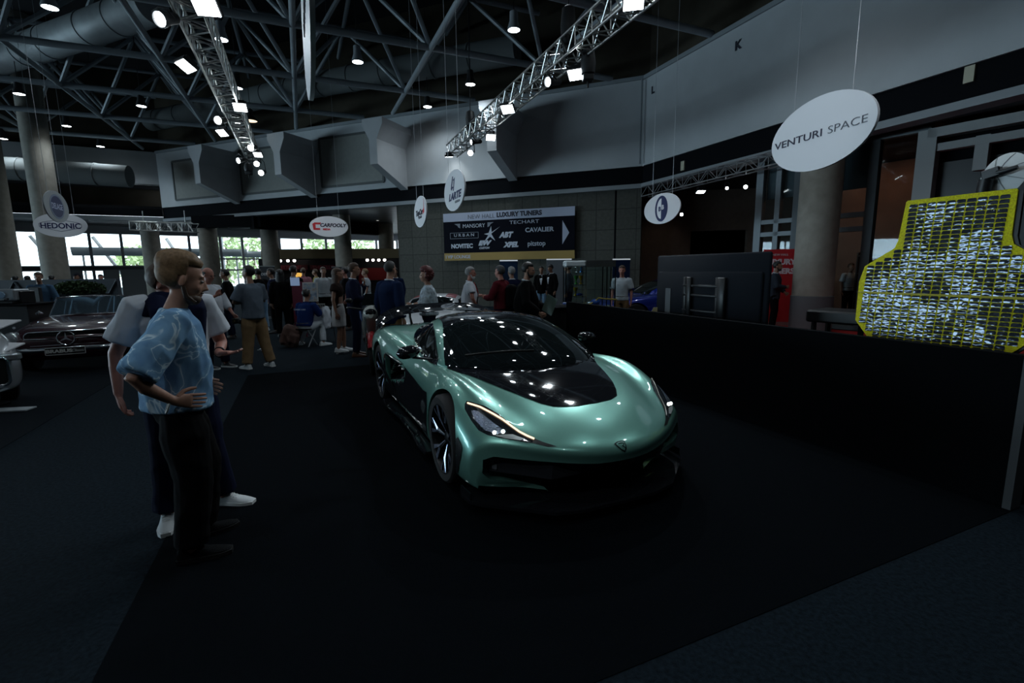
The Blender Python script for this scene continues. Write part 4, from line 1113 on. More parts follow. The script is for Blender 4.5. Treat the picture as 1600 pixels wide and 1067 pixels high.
# ---- greenhouse
GR = [
 [(.06,0,.70),(.06,.10,.70),(.06,.12,.79),(.06,.12,.80),(.06,.10,.805),(.06,.06,.81),(.06,0,.81)],
 [(-.08,0,.70),(-.10,.50,.70),(-.10,.55,.80),(-.10,.545,.82),(-.09,.50,.845),(-.06,.30,.885),(-.04,0,.90)],
 [(-.36,0,.70),(-.40,.74,.70),(-.42,.775,.80),(-.42,.755,.825),(-.40,.715,.865),(-.34,.42,.985),(-.32,0,1.02)],
 [(-.70,0,.70),(-.70,.80,.70),(-.70,.80,.81),(-.70,.765,.86),(-.70,.672,.985),(-.68,.42,1.10),(-.66,0,1.13)],
 [(-1.0,0,.70),(-1.0,.80,.70),(-1.0,.795,.82),(-1.0,.755,.88),(-1.0,.615,1.10),(-1.0,.38,1.165),(-1.0,0,1.188)],
 [(-1.35,0,.70),(-1.35,.79,.70),(-1.35,.785,.83),(-1.35,.745,.89),(-1.35,.575,1.15),(-1.35,.36,1.19),(-1.35,0,1.208)],
 [(-1.75,0,.70),(-1.75,.76,.70),(-1.75,.755,.85),(-1.75,.715,.90),(-1.75,.535,1.11),(-1.75,.34,1.165),(-1.75,0,1.188)],
 [(-2.15,0,.75),(-2.15,.68,.75),(-2.15,.67,.88),(-2.15,.62,.93),(-2.15,.46,1.01),(-2.15,.30,1.09),(-2.15,0,1.115)],
 [(-2.6,0,.8),(-2.6,.50,.8),(-2.6,.49,.91),(-2.6,.45,.94),(-2.6,.35,.97),(-2.6,.24,1.01),(-2.6,0,1.03)],
 [(-3.0,0,.8),(-3.0,.30,.8),(-3.0,.30,.90),(-3.0,.27,.925),(-3.0,.22,.935),(-3.0,.15,.95),(-3.0,0,.955)],
]
cabin = subd(mirror_grid(GR, 'c'), 'cabin', 3, M_green)
cabin.parent = car

def bvh_of(*objs):
    vs = []; fs = []
    for o in objs:
        k = len(vs); vs += [v.co.copy() for v in o.data.vertices]; fs += [tuple(i + k for i in p.vertices) for p in o.data.polygons]
    return BVHTree.FromPolygons(vs, fs)
BV = bvh_of(body, cabin)
BVb = bvh_of(body)
def patch(name, out3, direction, m, parent, off=.004, res=.03, mirror=True, bv=None, holes=None, label=None, start=.6):
    """panel laid on the surface: outline given as 3D points, projected along direction"""
    bv = bv or BV
    d = Vector(direction).normalized()
    a = d.orthogonal().normalized(); b = d.cross(a)
    P = [Vector(p) for p in out3]
    c = sum(P, Vector()) / len(P)
    flat = [Vector(((p - c).dot(a), (p - c).dot(b))) for p in P]
    # densify outline
    pts = []
    n = len(flat)
    for i in range(n):
        p, q = flat[i], flat[(i + 1) % n]; k = max(1, int((q - p).length / res))
        for j in range(k): pts.append(p.lerp(q, j / k))
    m0 = len(pts); xs = [p.x for p in pts]; ys = [p.y for p in pts]
    poly = [(p.x, p.y) for p in pts]
    x = min(xs) + res * .5
    inner = []
    while x < max(xs):
        y = min(ys) + res * .5
        while y < max(ys):
            if inpoly(x, y, poly) and min((Vector((x, y)) - p).length for p in pts) > res * .45: inner.append(Vector((x, y)))
            y += res
        x += res
    vs, es, fs, *_ = geometry.delaunay_2d_cdt(pts + inner, [(i, (i + 1) % m0) for i in range(m0)], [], 1, 1e-6)
    objs = []
    V = []; bad = set()
    last = None
    for i, v in enumerate(vs):
        o = c + a * v.x + b * v.y
        h, nrm, _, _ = bv.ray_cast(o - d * start, d)
        if h is None:
            h, nrm, _, _ = bv.find_nearest(o)
        if nrm.dot(d) > 0: nrm = -nrm
        V.append(h + nrm * off)
    mb = MB(); mb.add(V, [tuple(f) for f in fs])
    o = mb.build(name, m, parent, fix=False, angle=60)
    bm = bmesh.new(); bm.from_mesh(o.data)
    bmesh.ops.recalc_face_normals(bm, faces=bm.faces)
    s_ = sum(f.normal.dot(d) for f in bm.faces)
    if s_ > 0: bmesh.ops.reverse_faces(bm, faces=bm.faces)
    bm.to_mesh(o.data); bm.free()
    if label: o['label'] = label
    if mirror:
        me = o.data.copy(); me.transform(Matrix.Diagonal((1, -1, 1, 1))); me.flip_normals()
        o2 = bpy.data.objects.new(name, me); COL.objects.link(o2); o2.parent = parent
        if label: o2['label'] = label
    return o
# ---- panels laid on the car surface
hood = [(-.46,-.72,.85),(-.43,-.765,.82),(-.373,-.765,.814),(-.158,-.678,.80),(.1,-.60,.78),(.282,-.53,.76),(.457,-.445,.727),(.569,-.375,.703),(.633,-.308,.69),(.662,-.241,.684),(.681,-.138,.68),(.682,.03,.684),(.665,.17,.689),(.625,.255,.70),(.54,.31,.72),(.411,.37,.75),(.227,.43,.784),(.024,.49,.814),(-.12,.56,.835),(-.30,.68,.84),(-.42,.70,.86),(-.3,.4,.9),(-.2,0,.9),(-.3,-.4,.9)]
patch('bonnet_panel', hood, (0, 0, -1), M_gloss, car, .004, .035, mirror=False, start=1.0, label='gloss black bonnet panel')
top = [(.04,0),(.0,.25),(-.1,.47),(-.25,.62),(-.42,.745),(-.50,.752),(-.607,.728),(-.73,.690),(-.90,.642),(-1.05,.598)]
ws = [(x, y, 1) for x, y in top] + [(-.98,.35,1),(-.93,0,1)] + [(-.98,-.35,1)] + [(x, -y, 1) for x, y in top[:0:-1]]
patch('windscreen', ws, (0, 0, -1), M_glassd, car, .008, .05, mirror=False, start=1.0)
rf = [(-.935,0),(-.985,.35),(-1.055,.592),(-1.25,.545),(-1.47,.505),(-1.8,.46),(-2.2,.395),(-2.6,.31),(-2.95,.18),(-3.02,0)]
patch('roof_panel', [(x, y, 1) for x, y in rf] + [(x, -y, 1) for x, y in rf[-2:0:-1]], (0, 0, -1), M_gloss, car, .0075, .05, mirror=False, start=1.0, label='gloss black roof and engine cover')
win = [(-1.6,-.57,1.09),(-1.45,-.595,1.08),(-1.26,-.632,1.05),(-1.04,-.68,.99),(-.84,-.730,.915),(-.68,-.765,.855),(-.665,-.788,.80),(-.89,-.793,.795),(-1.158,-.785,.808),(-1.396,-.769,.837),(-1.6,-.744,.865),(-2.0,-.68,.90),(-2.35,-.58,.93),(-2.45,-.50,.96),(-2.2,-.50,.995),(-1.9,-.53,1.045)]
patch('side_window_trim', win, (0, 1, -.2), M_gloss, car, .004, .04, bv=bvh_of(cabin))
gl = [(-1.613,-.598,1.05),(-1.4,-.62,1.055),(-1.2,-.65,1.025),(-1.081,-.69,.985),(-.879,-.739,.905),(-.747,-.773,.85),(-.916,-.784,.826),(-1.151,-.775,.841),(-1.388,-.752,.872),(-1.577,-.696,.925),(-1.736,-.622,.99)]
patch('side_window', gl, (0, 1, -.2), mat('glass_side', (.05, .06, .06), .02, metal=.85), car, .008, .04, bv=bvh_of(cabin))
LD = (-.45, .72, -.5)
lamp = [(.309,-.86,.696),(.30,-.842,.715),(.345,-.814,.713),(.442,-.755,.70),(.536,-.70,.665),(.625,-.662,.626),(.711,-.625,.59),(.767,-.598,.571),(.821,-.56,.551),(.837,-.582,.532),(.816,-.613,.532),(.771,-.665,.539),(.732,-.712,.543),(.681,-.763,.548),(.622,-.812,.554),(.554,-.849,.57),(.454,-.866,.615),(.342,-.872,.668)]
M_lampin = mat('headlamp_dark', (.02, .025, .03), .08, coat=1.0)
M_lampsil = mat('headlamp_silver', (.30, .35, .45), .25, metal=.9, bump=1.0, bscale=90)
hl = []
patch('headlamp', lamp, LD, M_lampin, car, .004, .025)
inner = [(.40,-.845,.67),(.45,-.81,.672),(.512,-.784,.648),(.603,-.747,.614),(.69,-.702,.58),(.667,-.757,.564),(.589,-.816,.576),(.48,-.845,.62)]
patch('reflector', inner, LD, M_lampsil, car, .007, .025)
low = [(.66,-.775,.556),(.70,-.715,.565),(.73,-.675,.570),(.796,-.613,.548),(.785,-.644,.54),(.716,-.723,.545)]
patch('reflector', low, LD, mat('headlamp_white', (.55, .58, .58), .3, metal=.3), car, .007, .02)
slot = [(.815,-.562,.553),(.867,-.518,.536),(.93,-.45,.516),(.903,-.5,.512),(.851,-.566,.528),(.829,-.592,.533)]
patch('lamp_slot', slot, LD, M_satin, car, .004, .02)
led = [(.327,-.842,.703),(.427,-.788,.692),(.52,-.735,.663),(.599,-.692,.635),(.68,-.655,.602),(.736,-.629,.58),(.783,-.596,.562),(.824,-.562,.548)]
G_led = glow('led_warm', (1.0, .72, .48), 1.8); G_proj = glow('led_cold', (.9, 1.0, .95), 9)
def on_surf(p, d=LD, bv=None, off=.0):
    d = Vector(d).normalized(); h, n, _, _ = (bv or BV).ray_cast(Vector(p) - d * .5, d)
    if n.dot(d) > 0: n = -n
    return h + n * off
for s in (1, -1):
    pts = [on_surf(p, off=.010) for p in led]
    pts = [Vector((p.x, p.y * s, p.z)) for p in pts]
    MB().tube(pts, .0062 if s > 0 else .004, 8).build('light_strip', G_led if s > 0 else mat('led_off', (.4, .38, .33), .3), car, label='glowing warm daytime light strip')
    for q in ((.648, -.772, .572), (.678, -.722, .58)):
        p = on_surf(q, off=.006); MB().ell((p.x, p.y * s, p.z), (.013, .013, .013)).build('projector', G_proj, car)
# lower black door area, wheel vents
sb = [(-.42,-.95,.20),(-.43,-.96,.50),(-.514,-.934,.60),(-.715,-.912,.575),(-.998,-.891,.575),(-1.301,-.884,.60),(-1.56,-.891,.635),(-2.1,-.93,.70),(-2.32,-.95,.66),(-2.36,-.97,.50),(-2.36,-.97,.2),(-1.4,-.95,.14)]
patch('door_lower_panel', sb, (0, 1, 0), M_gloss, car, .004, .04, label='gloss black lower door panel')
vent = [(.355,-.955,.50),(.40,-.95,.488),(.45,-.943,.462),(.478,-.942,.43),(.47,-.952,.36),(.42,-.96,.25),(.37,-.96,.20),(.375,-.96,.36)]
patch('wheel_arch_vent', vent, (0, 1, 0), M_satin, car, .006, .025)
em = [(1.035,-.075,.507),(1.028,-.045,.515),(1.027,-.01,.515),(1.033,.012,.510),(1.052,.010,.49),(1.067,.002,.468),(1.074,-.016,.450),(1.067,-.042,.465),(1.053,-.062,.487)]
patch('badge', em, (-.7, 0, -.7), mat('badge_black', (.004, .012, .012), .3), car, .003, .01, mirror=False, label='black outlined shield badge with the letter R')
ec = sum((Vector(p) for p in em), Vector()) / len(em)
patch('badge_field', [ec + (Vector(p) - ec) * .76 for p in em], (-.7, 0, -.7), M_green, car, .0045, .01, mirror=False)
bR = [(-.36, .22), (.0, .24), (.30, .22), (.36, .12), (.26, .02), (.02, -.06), (.34, -.36)]
def em_pt(u, v):
    return on_surf(ec + Vector((0, .062 * u, 0)) + Vector((-.5, 0, .5)) * .09 * v, (-.7, 0, -.7), off=.006)
MB().tube([em_pt(u, v) for u, v in bR], .0028, 6).build('badge_letter', MATS['badge_black'], car)

# splitter, blades, intake pieces
def plate(name, outl, z0, z1, m, **k):
    b = MB(); slab(b, outl, z0, z1); return b.build(name, m, car, smooth=False, **k)
half = [(.40,.86),(.40,.945),(.47,.965),(.60,.945),(.68,.88),(1.0,.49),(1.045,.30),(1.055,0)]
plate('splitter', half + [(x, -y) for x, y in half[-2::-1]], .075, .098, M_gloss, label='gloss black front splitter')
for s in (-1, 1):
    plate('splitter_fin', [(.44, s * .945), (.44, s * .955), (.60, s * .94), (.60, s * .93)][::s], .098, .15, M_gloss)
    # angular glossy black pieces inside the intake
    b = MB(); b.loft([[(.50, s * .84, .30), (.50, s * .84, .40), (.60, s * .80, .41), (.60, s * .80, .29)], [(.72, s * .48, .24), (.72, s * .48, .40), (.90, s * .46, .40), (.88, s * .46, .27)], [(.86, s * .12, .28), (.86, s * .12, .38), (.98, s * .12, .385), (.96, s * .12, .31)]]).build('intake_blade', mat('intake_black', (.03, .033, .04), .18, spec=.6), car, smooth=False)
    b = MB(); b.box((.60, s * .78, .325), (.10, .02, .035), Matrix.Rotation(s * -.6, 3, 'Z')); b.box((.59, s * .79, .36), (.08, .02, .03), Matrix.Rotation(s * -.6, 3, 'Z')); b.build('intake_louvre', mat('louvre_grey', (.25, .27, .30), .3, metal=.5), car, smooth=False)
b = MB()
for i in range(9): b.box((.62, 0, .13 + i * .03), (.02, 1.1, .006))
for i in range(19): b.box((.615, -.54 + i * .06, .25), (.02, .006, .27))
b.build('grille_mesh', M_satin, car, smooth=False)
# side skirts
for s in (-1, 1):
    q = [(-.38, s * .90), (-.38, s * 1.0), (-.60, s * 1.015), (-1.0, s * .985), (-1.5, s * .985), (-1.95, s * 1.03), (-2.3, s * 1.035), (-2.33, s * .90)]
    plate('side_skirt', q[::-s], .085, .108, M_gloss)
    MB().loft([[(-1.7, s * .93, .20), (-1.7, s * .93, .23), (-1.7, s * .95, .23), (-1.7, s * .95, .20)], [(-2.30, s * 1.0, .50), (-2.30, s * 1.0, .56), (-2.30, s * 1.015, .56), (-2.30, s * 1.015, .50)]]).build('side_fin', M_gloss, car, smooth=False)
    MB().loft([[(-1.62, s * .905, .645), (-1.62, s * .905, .66), (-1.64, s * .93, .66), (-1.64, s * .93, .645)], [(-2.20, s * .955, .675), (-2.20, s * .955, .70), (-2.2, s * .985, .70), (-2.2, s * .985, .675)]]).build('intake_lip', M_gloss, car, smooth=False)
    # mirrors
    c = Vector((-.90, s * .99, .905))
    b = MB(); n = 20; rings = []
    for k in range(9):
        t = -1 + 2 * k / 8; w = sqrt(max(.02, 1 - abs(t) ** 3))
        rings.append([c + Vector((.085 * w * cos(a_) * (1.0 if cos(a_) > 0 else .55) + (-.05 * t * s if False else 0), s * t * .112, .062 * w * sin(a_) - .010 * t)) for a_ in [2 * pi * i / n for i in range(n)]])
    mir = b.loft(rings).build('mirror', M_gloss, car)
    MB().lathe([(.05, -.004), (.046, .0)], c + Vector((-.052, 0, 0)), (-1, 0, 0), 20, 1.0).build('mirror_glass', M_chrome, mir)
    MB().loft([[c + Vector((.03, -s * .03, -.045)), c + Vector((-.04, -s * .03, -.045)), c + Vector((-.04, -s * .03, -.06)), c + Vector((.03, -s * .03, -.06))], [Vector((-.74, s * .80, .85)), Vector((-.80, s * .80, .85)), Vector((-.80, s * .80, .835)), Vector((-.74, s * .80, .835))]]).build('mirror_arm', M_satin, car, smooth=False)
# rear wing on swan necks
rings = []
for k in range(25):
    y = -.90 + 1.8 * k / 24; a_ = abs(y) / .90
    z = 1.09 - .05 * a_ ** 2 - .14 * a_ ** 6; x = -3.22 + .10 * a_ ** 2; ch = .40 * (1 - .25 * a_ ** 4)
    rings.append([(x + ch * .5, y, z), (x + ch * .2, y, z + .022), (x - ch * .3, y, z + .055), (x - ch * .5, y, z + .085), (x - ch * .5, y, z + .072), (x - ch * .2, y, z + .01), (x + ch * .2, y, z - .02)])
MB().loft(rings).build('rear_wing', M_gloss, car, angle=50)
for s in (-1, 1):
    MB().tube([(-3.16, s * .42, .88), (-3.28, s * .42, 1.0), (-3.26, s * .42, 1.13), (-3.20, s * .42, 1.12)], [.02, .018, .016, .014], 8).build('wing_strut', M_satin, car)
# wiper
MB().tube([on_surf((x, y, 1.2), (0, 0, -1), off=.016) for x, y in ((-.40, -.60), (-.30, -.45), (-.22, -.25), (-.17, -.05))], .007, 6).build('wiper', M_satin, car)
# rear diffuser and tail strip
plate('diffuser', [(-3.3, -.75), (-3.75, -.70), (-3.75, .70), (-3.3, .75)][::-1], .14, .2, M_satin)
MB().tube([(-3.63, -.7, .78), (-3.70, -.3, .80), (-3.70, .3, .80), (-3.63, .7, .78)], .012, 8).build('tail_light', mat('tail_red', (.3, .01, .01), .3), car)
# ---- wheels
def wheel(x, s, R, w, spokes=7):
    rx = thing('wheel', None, None); rx.parent = car
    rx.location = (x, s * (.968 - w / 2), R)
    ax = Vector((0, s, 0))
    MB().lathe([(R * .74, -w / 2), (R * .93, -w / 2), (R * .985, -w / 2 + .02), (R, -w / 4), (R, w / 4), (R * .985, w / 2 - .02), (R * .93, w / 2), (R * .775, w / 2 - .005), (R * .765, w / 2 - .03), (R * .74, -w / 2)], (0, 0, 0), ax, 64, caps=False).build('tire', M_rub, rx, angle=40)
    MB().lathe([(R * .775, w / 2 - .01), (R * .785, w / 2 - .004), (R * .76, w / 2 - .004), (R * .72, w / 2 - .05), (R * .70, -w / 2 + .02), (R * .74, -w / 2 + .02), (R * .765, w / 2 - .03)], (0, 0, 0), ax, 64, caps=False).build('rim_barrel', M_rimd, rx, angle=40)
    MB().lathe([(.001, -.03), (R * .5, -.03), (R * .5, -.055), (.001, -.055)], (0, 0, 0), ax, 48).build('brake_disc', mat('disc', (.12, .12, .13), .35, metal=.8), rx)
    a0 = .3
    sp = MB().use(M_rimd)
    for k in range(spokes):
        for side in (-1, 1):
            an = a0 + 2 * pi * k / spokes
            def P(r, da, h): return Vector((cos(an + da) * r, 0, sin(an + da) * r)) + ax * h
            r0, r1 = R * .13, R * .765
            d0, d1 = side * .2, side * .22
            f1 = [P(r0, 0, w / 2 - .06), P(r0, d0, w / 2 - .06), P(R * .45, side * .12, w / 2 - .03), P(R * .45, 0, w / 2 - .022)]
            f2 = [P(R * .45, side * .0, w / 2 - .022), P(R * .45, side * .12, w / 2 - .03), P(r1, d1 * 1.2, w / 2 - .012), P(r1, d1 * .55, w / 2 - .008)]
            sp.use(M_rimd)
            for q in (f1, f2):
                n_ = len(q); back = [p - ax * .03 for p in q]
                sp.add(q + back, [tuple(range(4))] + [tuple(range(4, 8))[::-1]] + [(i, (i + 1) % 4, 4 + (i + 1) % 4, 4 + i) for i in range(4)])
            sp.use(M_rim)
            if (k + (side > 0)) % 2 == 0:
                for q in (f1, f2): sp.add([p + ax * .002 for p in q], [(0, 1, 2, 3)])
            else:
                sp.add([p + ax * .002 for p in f2], [(0, 1, 2, 3)])
    sp.build('spokes', None, rx, smooth=False, fix=True)
    MB().lathe([(R * .15, w / 2 - .09), (R * .15, w / 2 - .055), (R * .08, w / 2 - .045), (.001, w / 2 - .045)], (0, 0, 0), ax, 24).build('hub_cap', M_rimd, rx)
for s in (-1, 1):
    wheel(0, s, .350, .265); wheel(-2.745, s, .358, .31)
# ================================================================ PEOPLE (built facing +x, left = +y)
def skin(name, c): 
    m = mat(name, c, .5, var=.08, vscale=30); m.node_tree.nodes['Principled BSDF'].inputs['Subsurface Weight'].default_value = 0.0
    return m
SK_L = skin('skin_light', (.42, .22, .15)); SK_M = skin('skin_mid', (.30, .155, .10)); SK_R = skin('skin_red', (.46, .20, .15))
M_eye = mat('eye_white', (.22, .20, .19), .3); M_iris = mat('eye_dark', (.02, .015, .01), .1)
def cloth(name, c, rough=.9, var=.12, vs=8): return mat('cloth_' + name, c, rough, spec=.08, var=var, vscale=vs, bump=.25, bscale=350)
HAIRM = {'blond': mat('hair_blond', (.22, .135, .07), .6, spec=.3, var=.3, vscale=60), 'brown': mat('hair_brown', (.065, .035, .02), .6, var=.35, vscale=50), 'black': mat('hair_black', (.010, .009, .009), .5), 'grey': mat('hair_grey', (.25, .25, .25), .7, var=.3, vscale=50), 'white': mat('hair_white', (.5, .5, .49), .7, var=.2, vscale=50), 'red': mat('hair_red', (.09, .014, .014), .6, var=.3, vscale=50), 'dkgrey': mat('hair_darkgrey', (.05, .05, .05), .7)}
for h_ in ('blond', 'brown'):
    pass
def erings(mb, rows, n=20, fw=Vector((1, 0, 0)), lf=Vector((0, 1, 0))):
    """rows: (centre, rx along fw, ry along lf)"""
    rings = []
    for c, rx, ry in rows:
        c = Vector(c); rings.append([c + fw * (rx * cos(2 * pi * k / n)) + lf * (ry * sin(2 * pi * k / n)) for k in range(n)])
    mb.loft(rings)
def remesh(mb, name, m, parent, voxel, smooth=1, wr=0.0, wf=9.0, seed=0, flow=(1, 1, .35)):
    o = mb.build(name, m, parent, smooth=True)
    md = o.modifiers.new('r', 'REMESH'); md.mode = 'VOXEL'; md.voxel_size = voxel; md.use_smooth_shade = True
    if smooth:
        sm = o.modifiers.new('s', 'SMOOTH'); sm.iterations = smooth; sm.factor = .6
    real_mesh(o)
    me = o.data
    if not me.materials: me.materials.append(m)
    me.materials[0] = m
    if wr > 0:
        off = Vector((seed * 3.1, seed * 1.7, 0))
        co = [v.co.copy() for v in me.vertices]; nr = [v.normal.copy() for v in me.vertices]
        for v, c, n in zip(me.vertices, co, nr):
            q = Vector((c.x * flow[0], c.y * flow[1], c.z * flow[2])) * wf + off
            a = noise.noise(q); b = noise.noise(q * 2.3 + Vector((5, 1, 2)))
            v.co = c + n * wr * (1.0 - 2.2 * abs(a) + .5 * b)
    me.polygons.foreach_set('use_smooth', [True] * len(me.polygons))
    return o
def finger(mb, root, d, pn, curl, ln, r):
    """root, direction, palm normal, curl per joint, length"""
    pts = [root - d * .012, root]; dd = d.copy(); ax = d.cross(pn).normalized()
    for f in (.45, .30, .25):
        dd = Matrix.Rotation(curl, 3, ax) @ dd
        pts.append(pts[-1] + dd * ln * f)
    mb.tube(pts, [r, r * 1.05, r, r * .92, r * .7], 8)
def hand(mb, fm, wrist, fd, pn, side, curl=.35, thumb=.6, s=1.0, spread=.05):
    """mb takes the palm, fm takes the fingers; side +1 puts the thumb on across+"""
    fd = fd.normalized(); pn = (pn - fd * pn.dot(fd)).normalized(); ac = fd.cross(pn) * side
    for k, (t, w, th) in enumerate(((0, .026, .021), (.3, .032, .017), (.65, .040, .015), (1.0, .041, .012))):
        pass
    rows = []
    n = 12; rings = []
    for t, w, th in ((-.02, .027, .022), (.2, .031, .019), (.6, .041, .016), (.95, .043, .013), (1.05, .036, .009)):
        c = wrist + fd * (.088 * t * s)
        rings.append([c + ac * (w * s * cos(2 * pi * k / n)) + pn * (th * s * sin(2 * pi * k / n)) for k in range(n)])
    mb.loft(rings)
    for i, (o, ln) in enumerate(((.031, .072), (.010, .080), (-.011, .075), (-.031, .060))):
        finger(fm, wrist + fd * (.084 * s) + ac * (o * s), (fd + ac * (o * spread * 30)).normalized(), pn, curl * (1 + .12 * i), ln * s, .0085 * s)
    td = (fd * cos(thumb) + ac * sin(thumb) + pn * .25).normalized()
    r0 = wrist + fd * (.022 * s) + ac * (.022 * s)
    fm.tube([r0, r0 + td * .04 * s, r0 + (td * .9 + fd * .35).normalized() * .072 * s, r0 + (td * .75 + fd * .55).normalized() * .098 * s], [.014 * s, .012 * s, .0105 * s, .007 * s], 8)
def head_mesh(mb, H, fine=False):
    """H: 4x4 of the head (origin at the middle of the skull)"""
    E = lambda c, r: mb.ell(H @ Vector(c), r, 24 if fine else 14, 16 if fine else 10, H.to_3x3())
    E((-.012, 0, .035), (.098, .076, .092)); E((.028, 0, -.02), (.068, .062, .085)); E((.035, 0, -.075), (.052, .048, .045)); E((.062, 0, -.095), (.026, .026, .022))
    E((.074, 0, .028), (.024, .048, .012)); E((.05, .034, -.03), (.034, .026, .028)); E((.05, -.034, -.03), (.034, .026, .028))
    mb.tube([H @ Vector((.092, 0, .018)), H @ Vector((.106, 0, -.012)), H @ Vector((.114, 0, -.030)), H @ Vector((.094, 0, -.038))], [.008, .010, .0135, .010], 10)
    E((.098, .010, -.034), (.012, .009, .007)); E((.098, -.010, -.034), (.012, .009, .007))
    E((.088, 0, -.061), (.013, .023, .0065)); E((.086, 0, -.072), (.012, .020, .007))
    for s in (-1, 1):
        mb.ell(H @ Vector((-.006, s * .078, -.008)), (.017, .007, .031), 12, 8, H.to_3x3() @ Matrix.Rotation(s * .35, 3, 'Z') @ Matrix.Rotation(.2, 3, 'Y'))
def hair_mesh(H, style, m, parent, fine=False, seed=1):
    R = H.to_3x3(); n, k = (72, 44) if fine else (28, 18)
    b = MB(); vs = []; keep = {}
    thick = {'short': .012, 'bald': .004, 'curly': .035, 'long': .018, 'cap': .014, 'crop': .007, 'quiff': .014, 'bun': .014}[style]
    P = []
    for i in range(k + 1):
        th = pi * i / k
        for j in range(n):
            an = 2 * pi * j / n
            d = Vector((sin(th) * cos(an), sin(th) * sin(an), cos(th)))
            q = Vector((d.x * .098, d.y * .077, d.z * .093)) + Vector((-.012, 0, .035))
            t = thick
            if style == 'quiff':
                w_ = min(1, max(0, (d.z - .1) / .55)); t = .007 + .019 * w_ * (1 - .45 * max(0, d.x)) + .010 * w_ * max(0, -d.x)
            if style == 'curly': t += .02 * max(0, d.z)
            nz = noise.noise(Vector((q.x * 30, q.y * 110, q.z * 30)) + Vector((seed, 0, 0))) if style in ('quiff', 'short', 'crop', 'long', 'bun') else noise.noise(q * 70 + Vector((seed, 0, 0)))
            mg = (d.z - .40) / .16 if d.x > .2 else ((d.z + .95) / .3 if style in ('long', 'bun', 'curly') else ((d.z + .14) / .25 if d.x > -.15 else (d.z + .82) / .3))
            t = .002 + (t - .002) * max(0, min(1, mg)) if style != 'bald' else t
            t *= 1 + (.18 if fine else .35) * nz
            P.append((q + d * t, d, q - d * .004))
    def inhair(d):
        line = .30 if style != 'bald' else 2
        if style == 'bald': return d.x < .15 and -.55 < d.z < .15
        if d.x > .2: return d.z > .42 + .18 * max(0, .5 - abs(d.y)) * 0 + (.12 if abs(d.y) < .25 and style in ('short', 'crop', 'quiff') else 0)
        if style in ('long', 'bun', 'curly'): return d.z > -.95 if d.x < -.0 else d.z > -.25
        if d.x > -.15: return d.z > -.12   # above the ear, sideburn
        return d.z > -.80
    used = {}
    fs = []
    for i in range(k):
        for j in range(n):
            q = (i * n + j, (i + 1) * n + j, (i + 1) * n + (j + 1) % n, i * n + (j + 1) % n)
            c = (P[q[0]][1] + P[q[1]][1] + P[q[2]][1] + P[q[3]][1]) / 4
            if inhair(c): fs.append(q)
    ids = sorted({a for f in fs for a in f}); mp = {a: i for i, a in enumerate(ids)}; N = len(ids)
    V = [H @ P[a][0] for a in ids] + [H @ P[a][2] for a in ids]
    F = [tuple(mp[a] for a in f) for f in fs] + [tuple(mp[a] + N for a in f[::-1]) for f in fs]
    ed = {}
    for f in F[:len(fs)]:
        for a, c in zip(f, f[1:] + f[:1]): ed[(a, c)] = 1
    for (a, c) in list(ed):
        if (c, a) not in ed: F.append((c, a, a + N, c + N))
    b.add(V, F)
    if style == 'long':
        rnd = random.Random(seed)
        for i in range(16):
            an = pi * .45 + pi * 1.1 * i / 15
            x, y = cos(an) * .085 - .012, sin(an) * .078
            p0 = Vector((x, y, .0)); L = rnd.uniform(.20, .27)
            b.tube([H @ p0, H @ (p0 + Vector((-.01, y * .1, -L * .5))), H @ (p0 + Vector((-.02, y * .15, -L)))], [.022, .024, .008], 8)
    if style == 'curly':
        rnd = random.Random(seed)
        for i in range(70):
            d = Vector((rnd.uniform(-1, .35), rnd.uniform(-1, 1), rnd.uniform(-.9, 1))).normalized()
            if d.x > .2 and d.z < .4: continue
            b.ell(H @ (Vector((d.x * .12, d.y * .11, d.z * .115)) + Vector((-.02, 0, .02))), (.026, .026, .026), 8, 6)
    if style == 'bun': b.ell(H @ Vector((-.13, 0, .05)), (.04, .04, .04), 12, 8)
    o = b.build('hair' if style != 'cap' else 'cap', m, parent, angle=80)
    if style == 'cap':
        MB().loft([[H @ Vector((.06, y, .055)) for y in (-.06, 0, .06)] + [H @ Vector((.06, y, .065)) for y in (.06, 0, -.06)], [H @ Vector((.15, y, .04)) for y in (-.045, 0, .045)] + [H @ Vector((.15, y, .046)) for y in (.045, 0, -.045)]]).build('brim', m, o, smooth=False)
    return o
def V3(*a): return Vector(a)
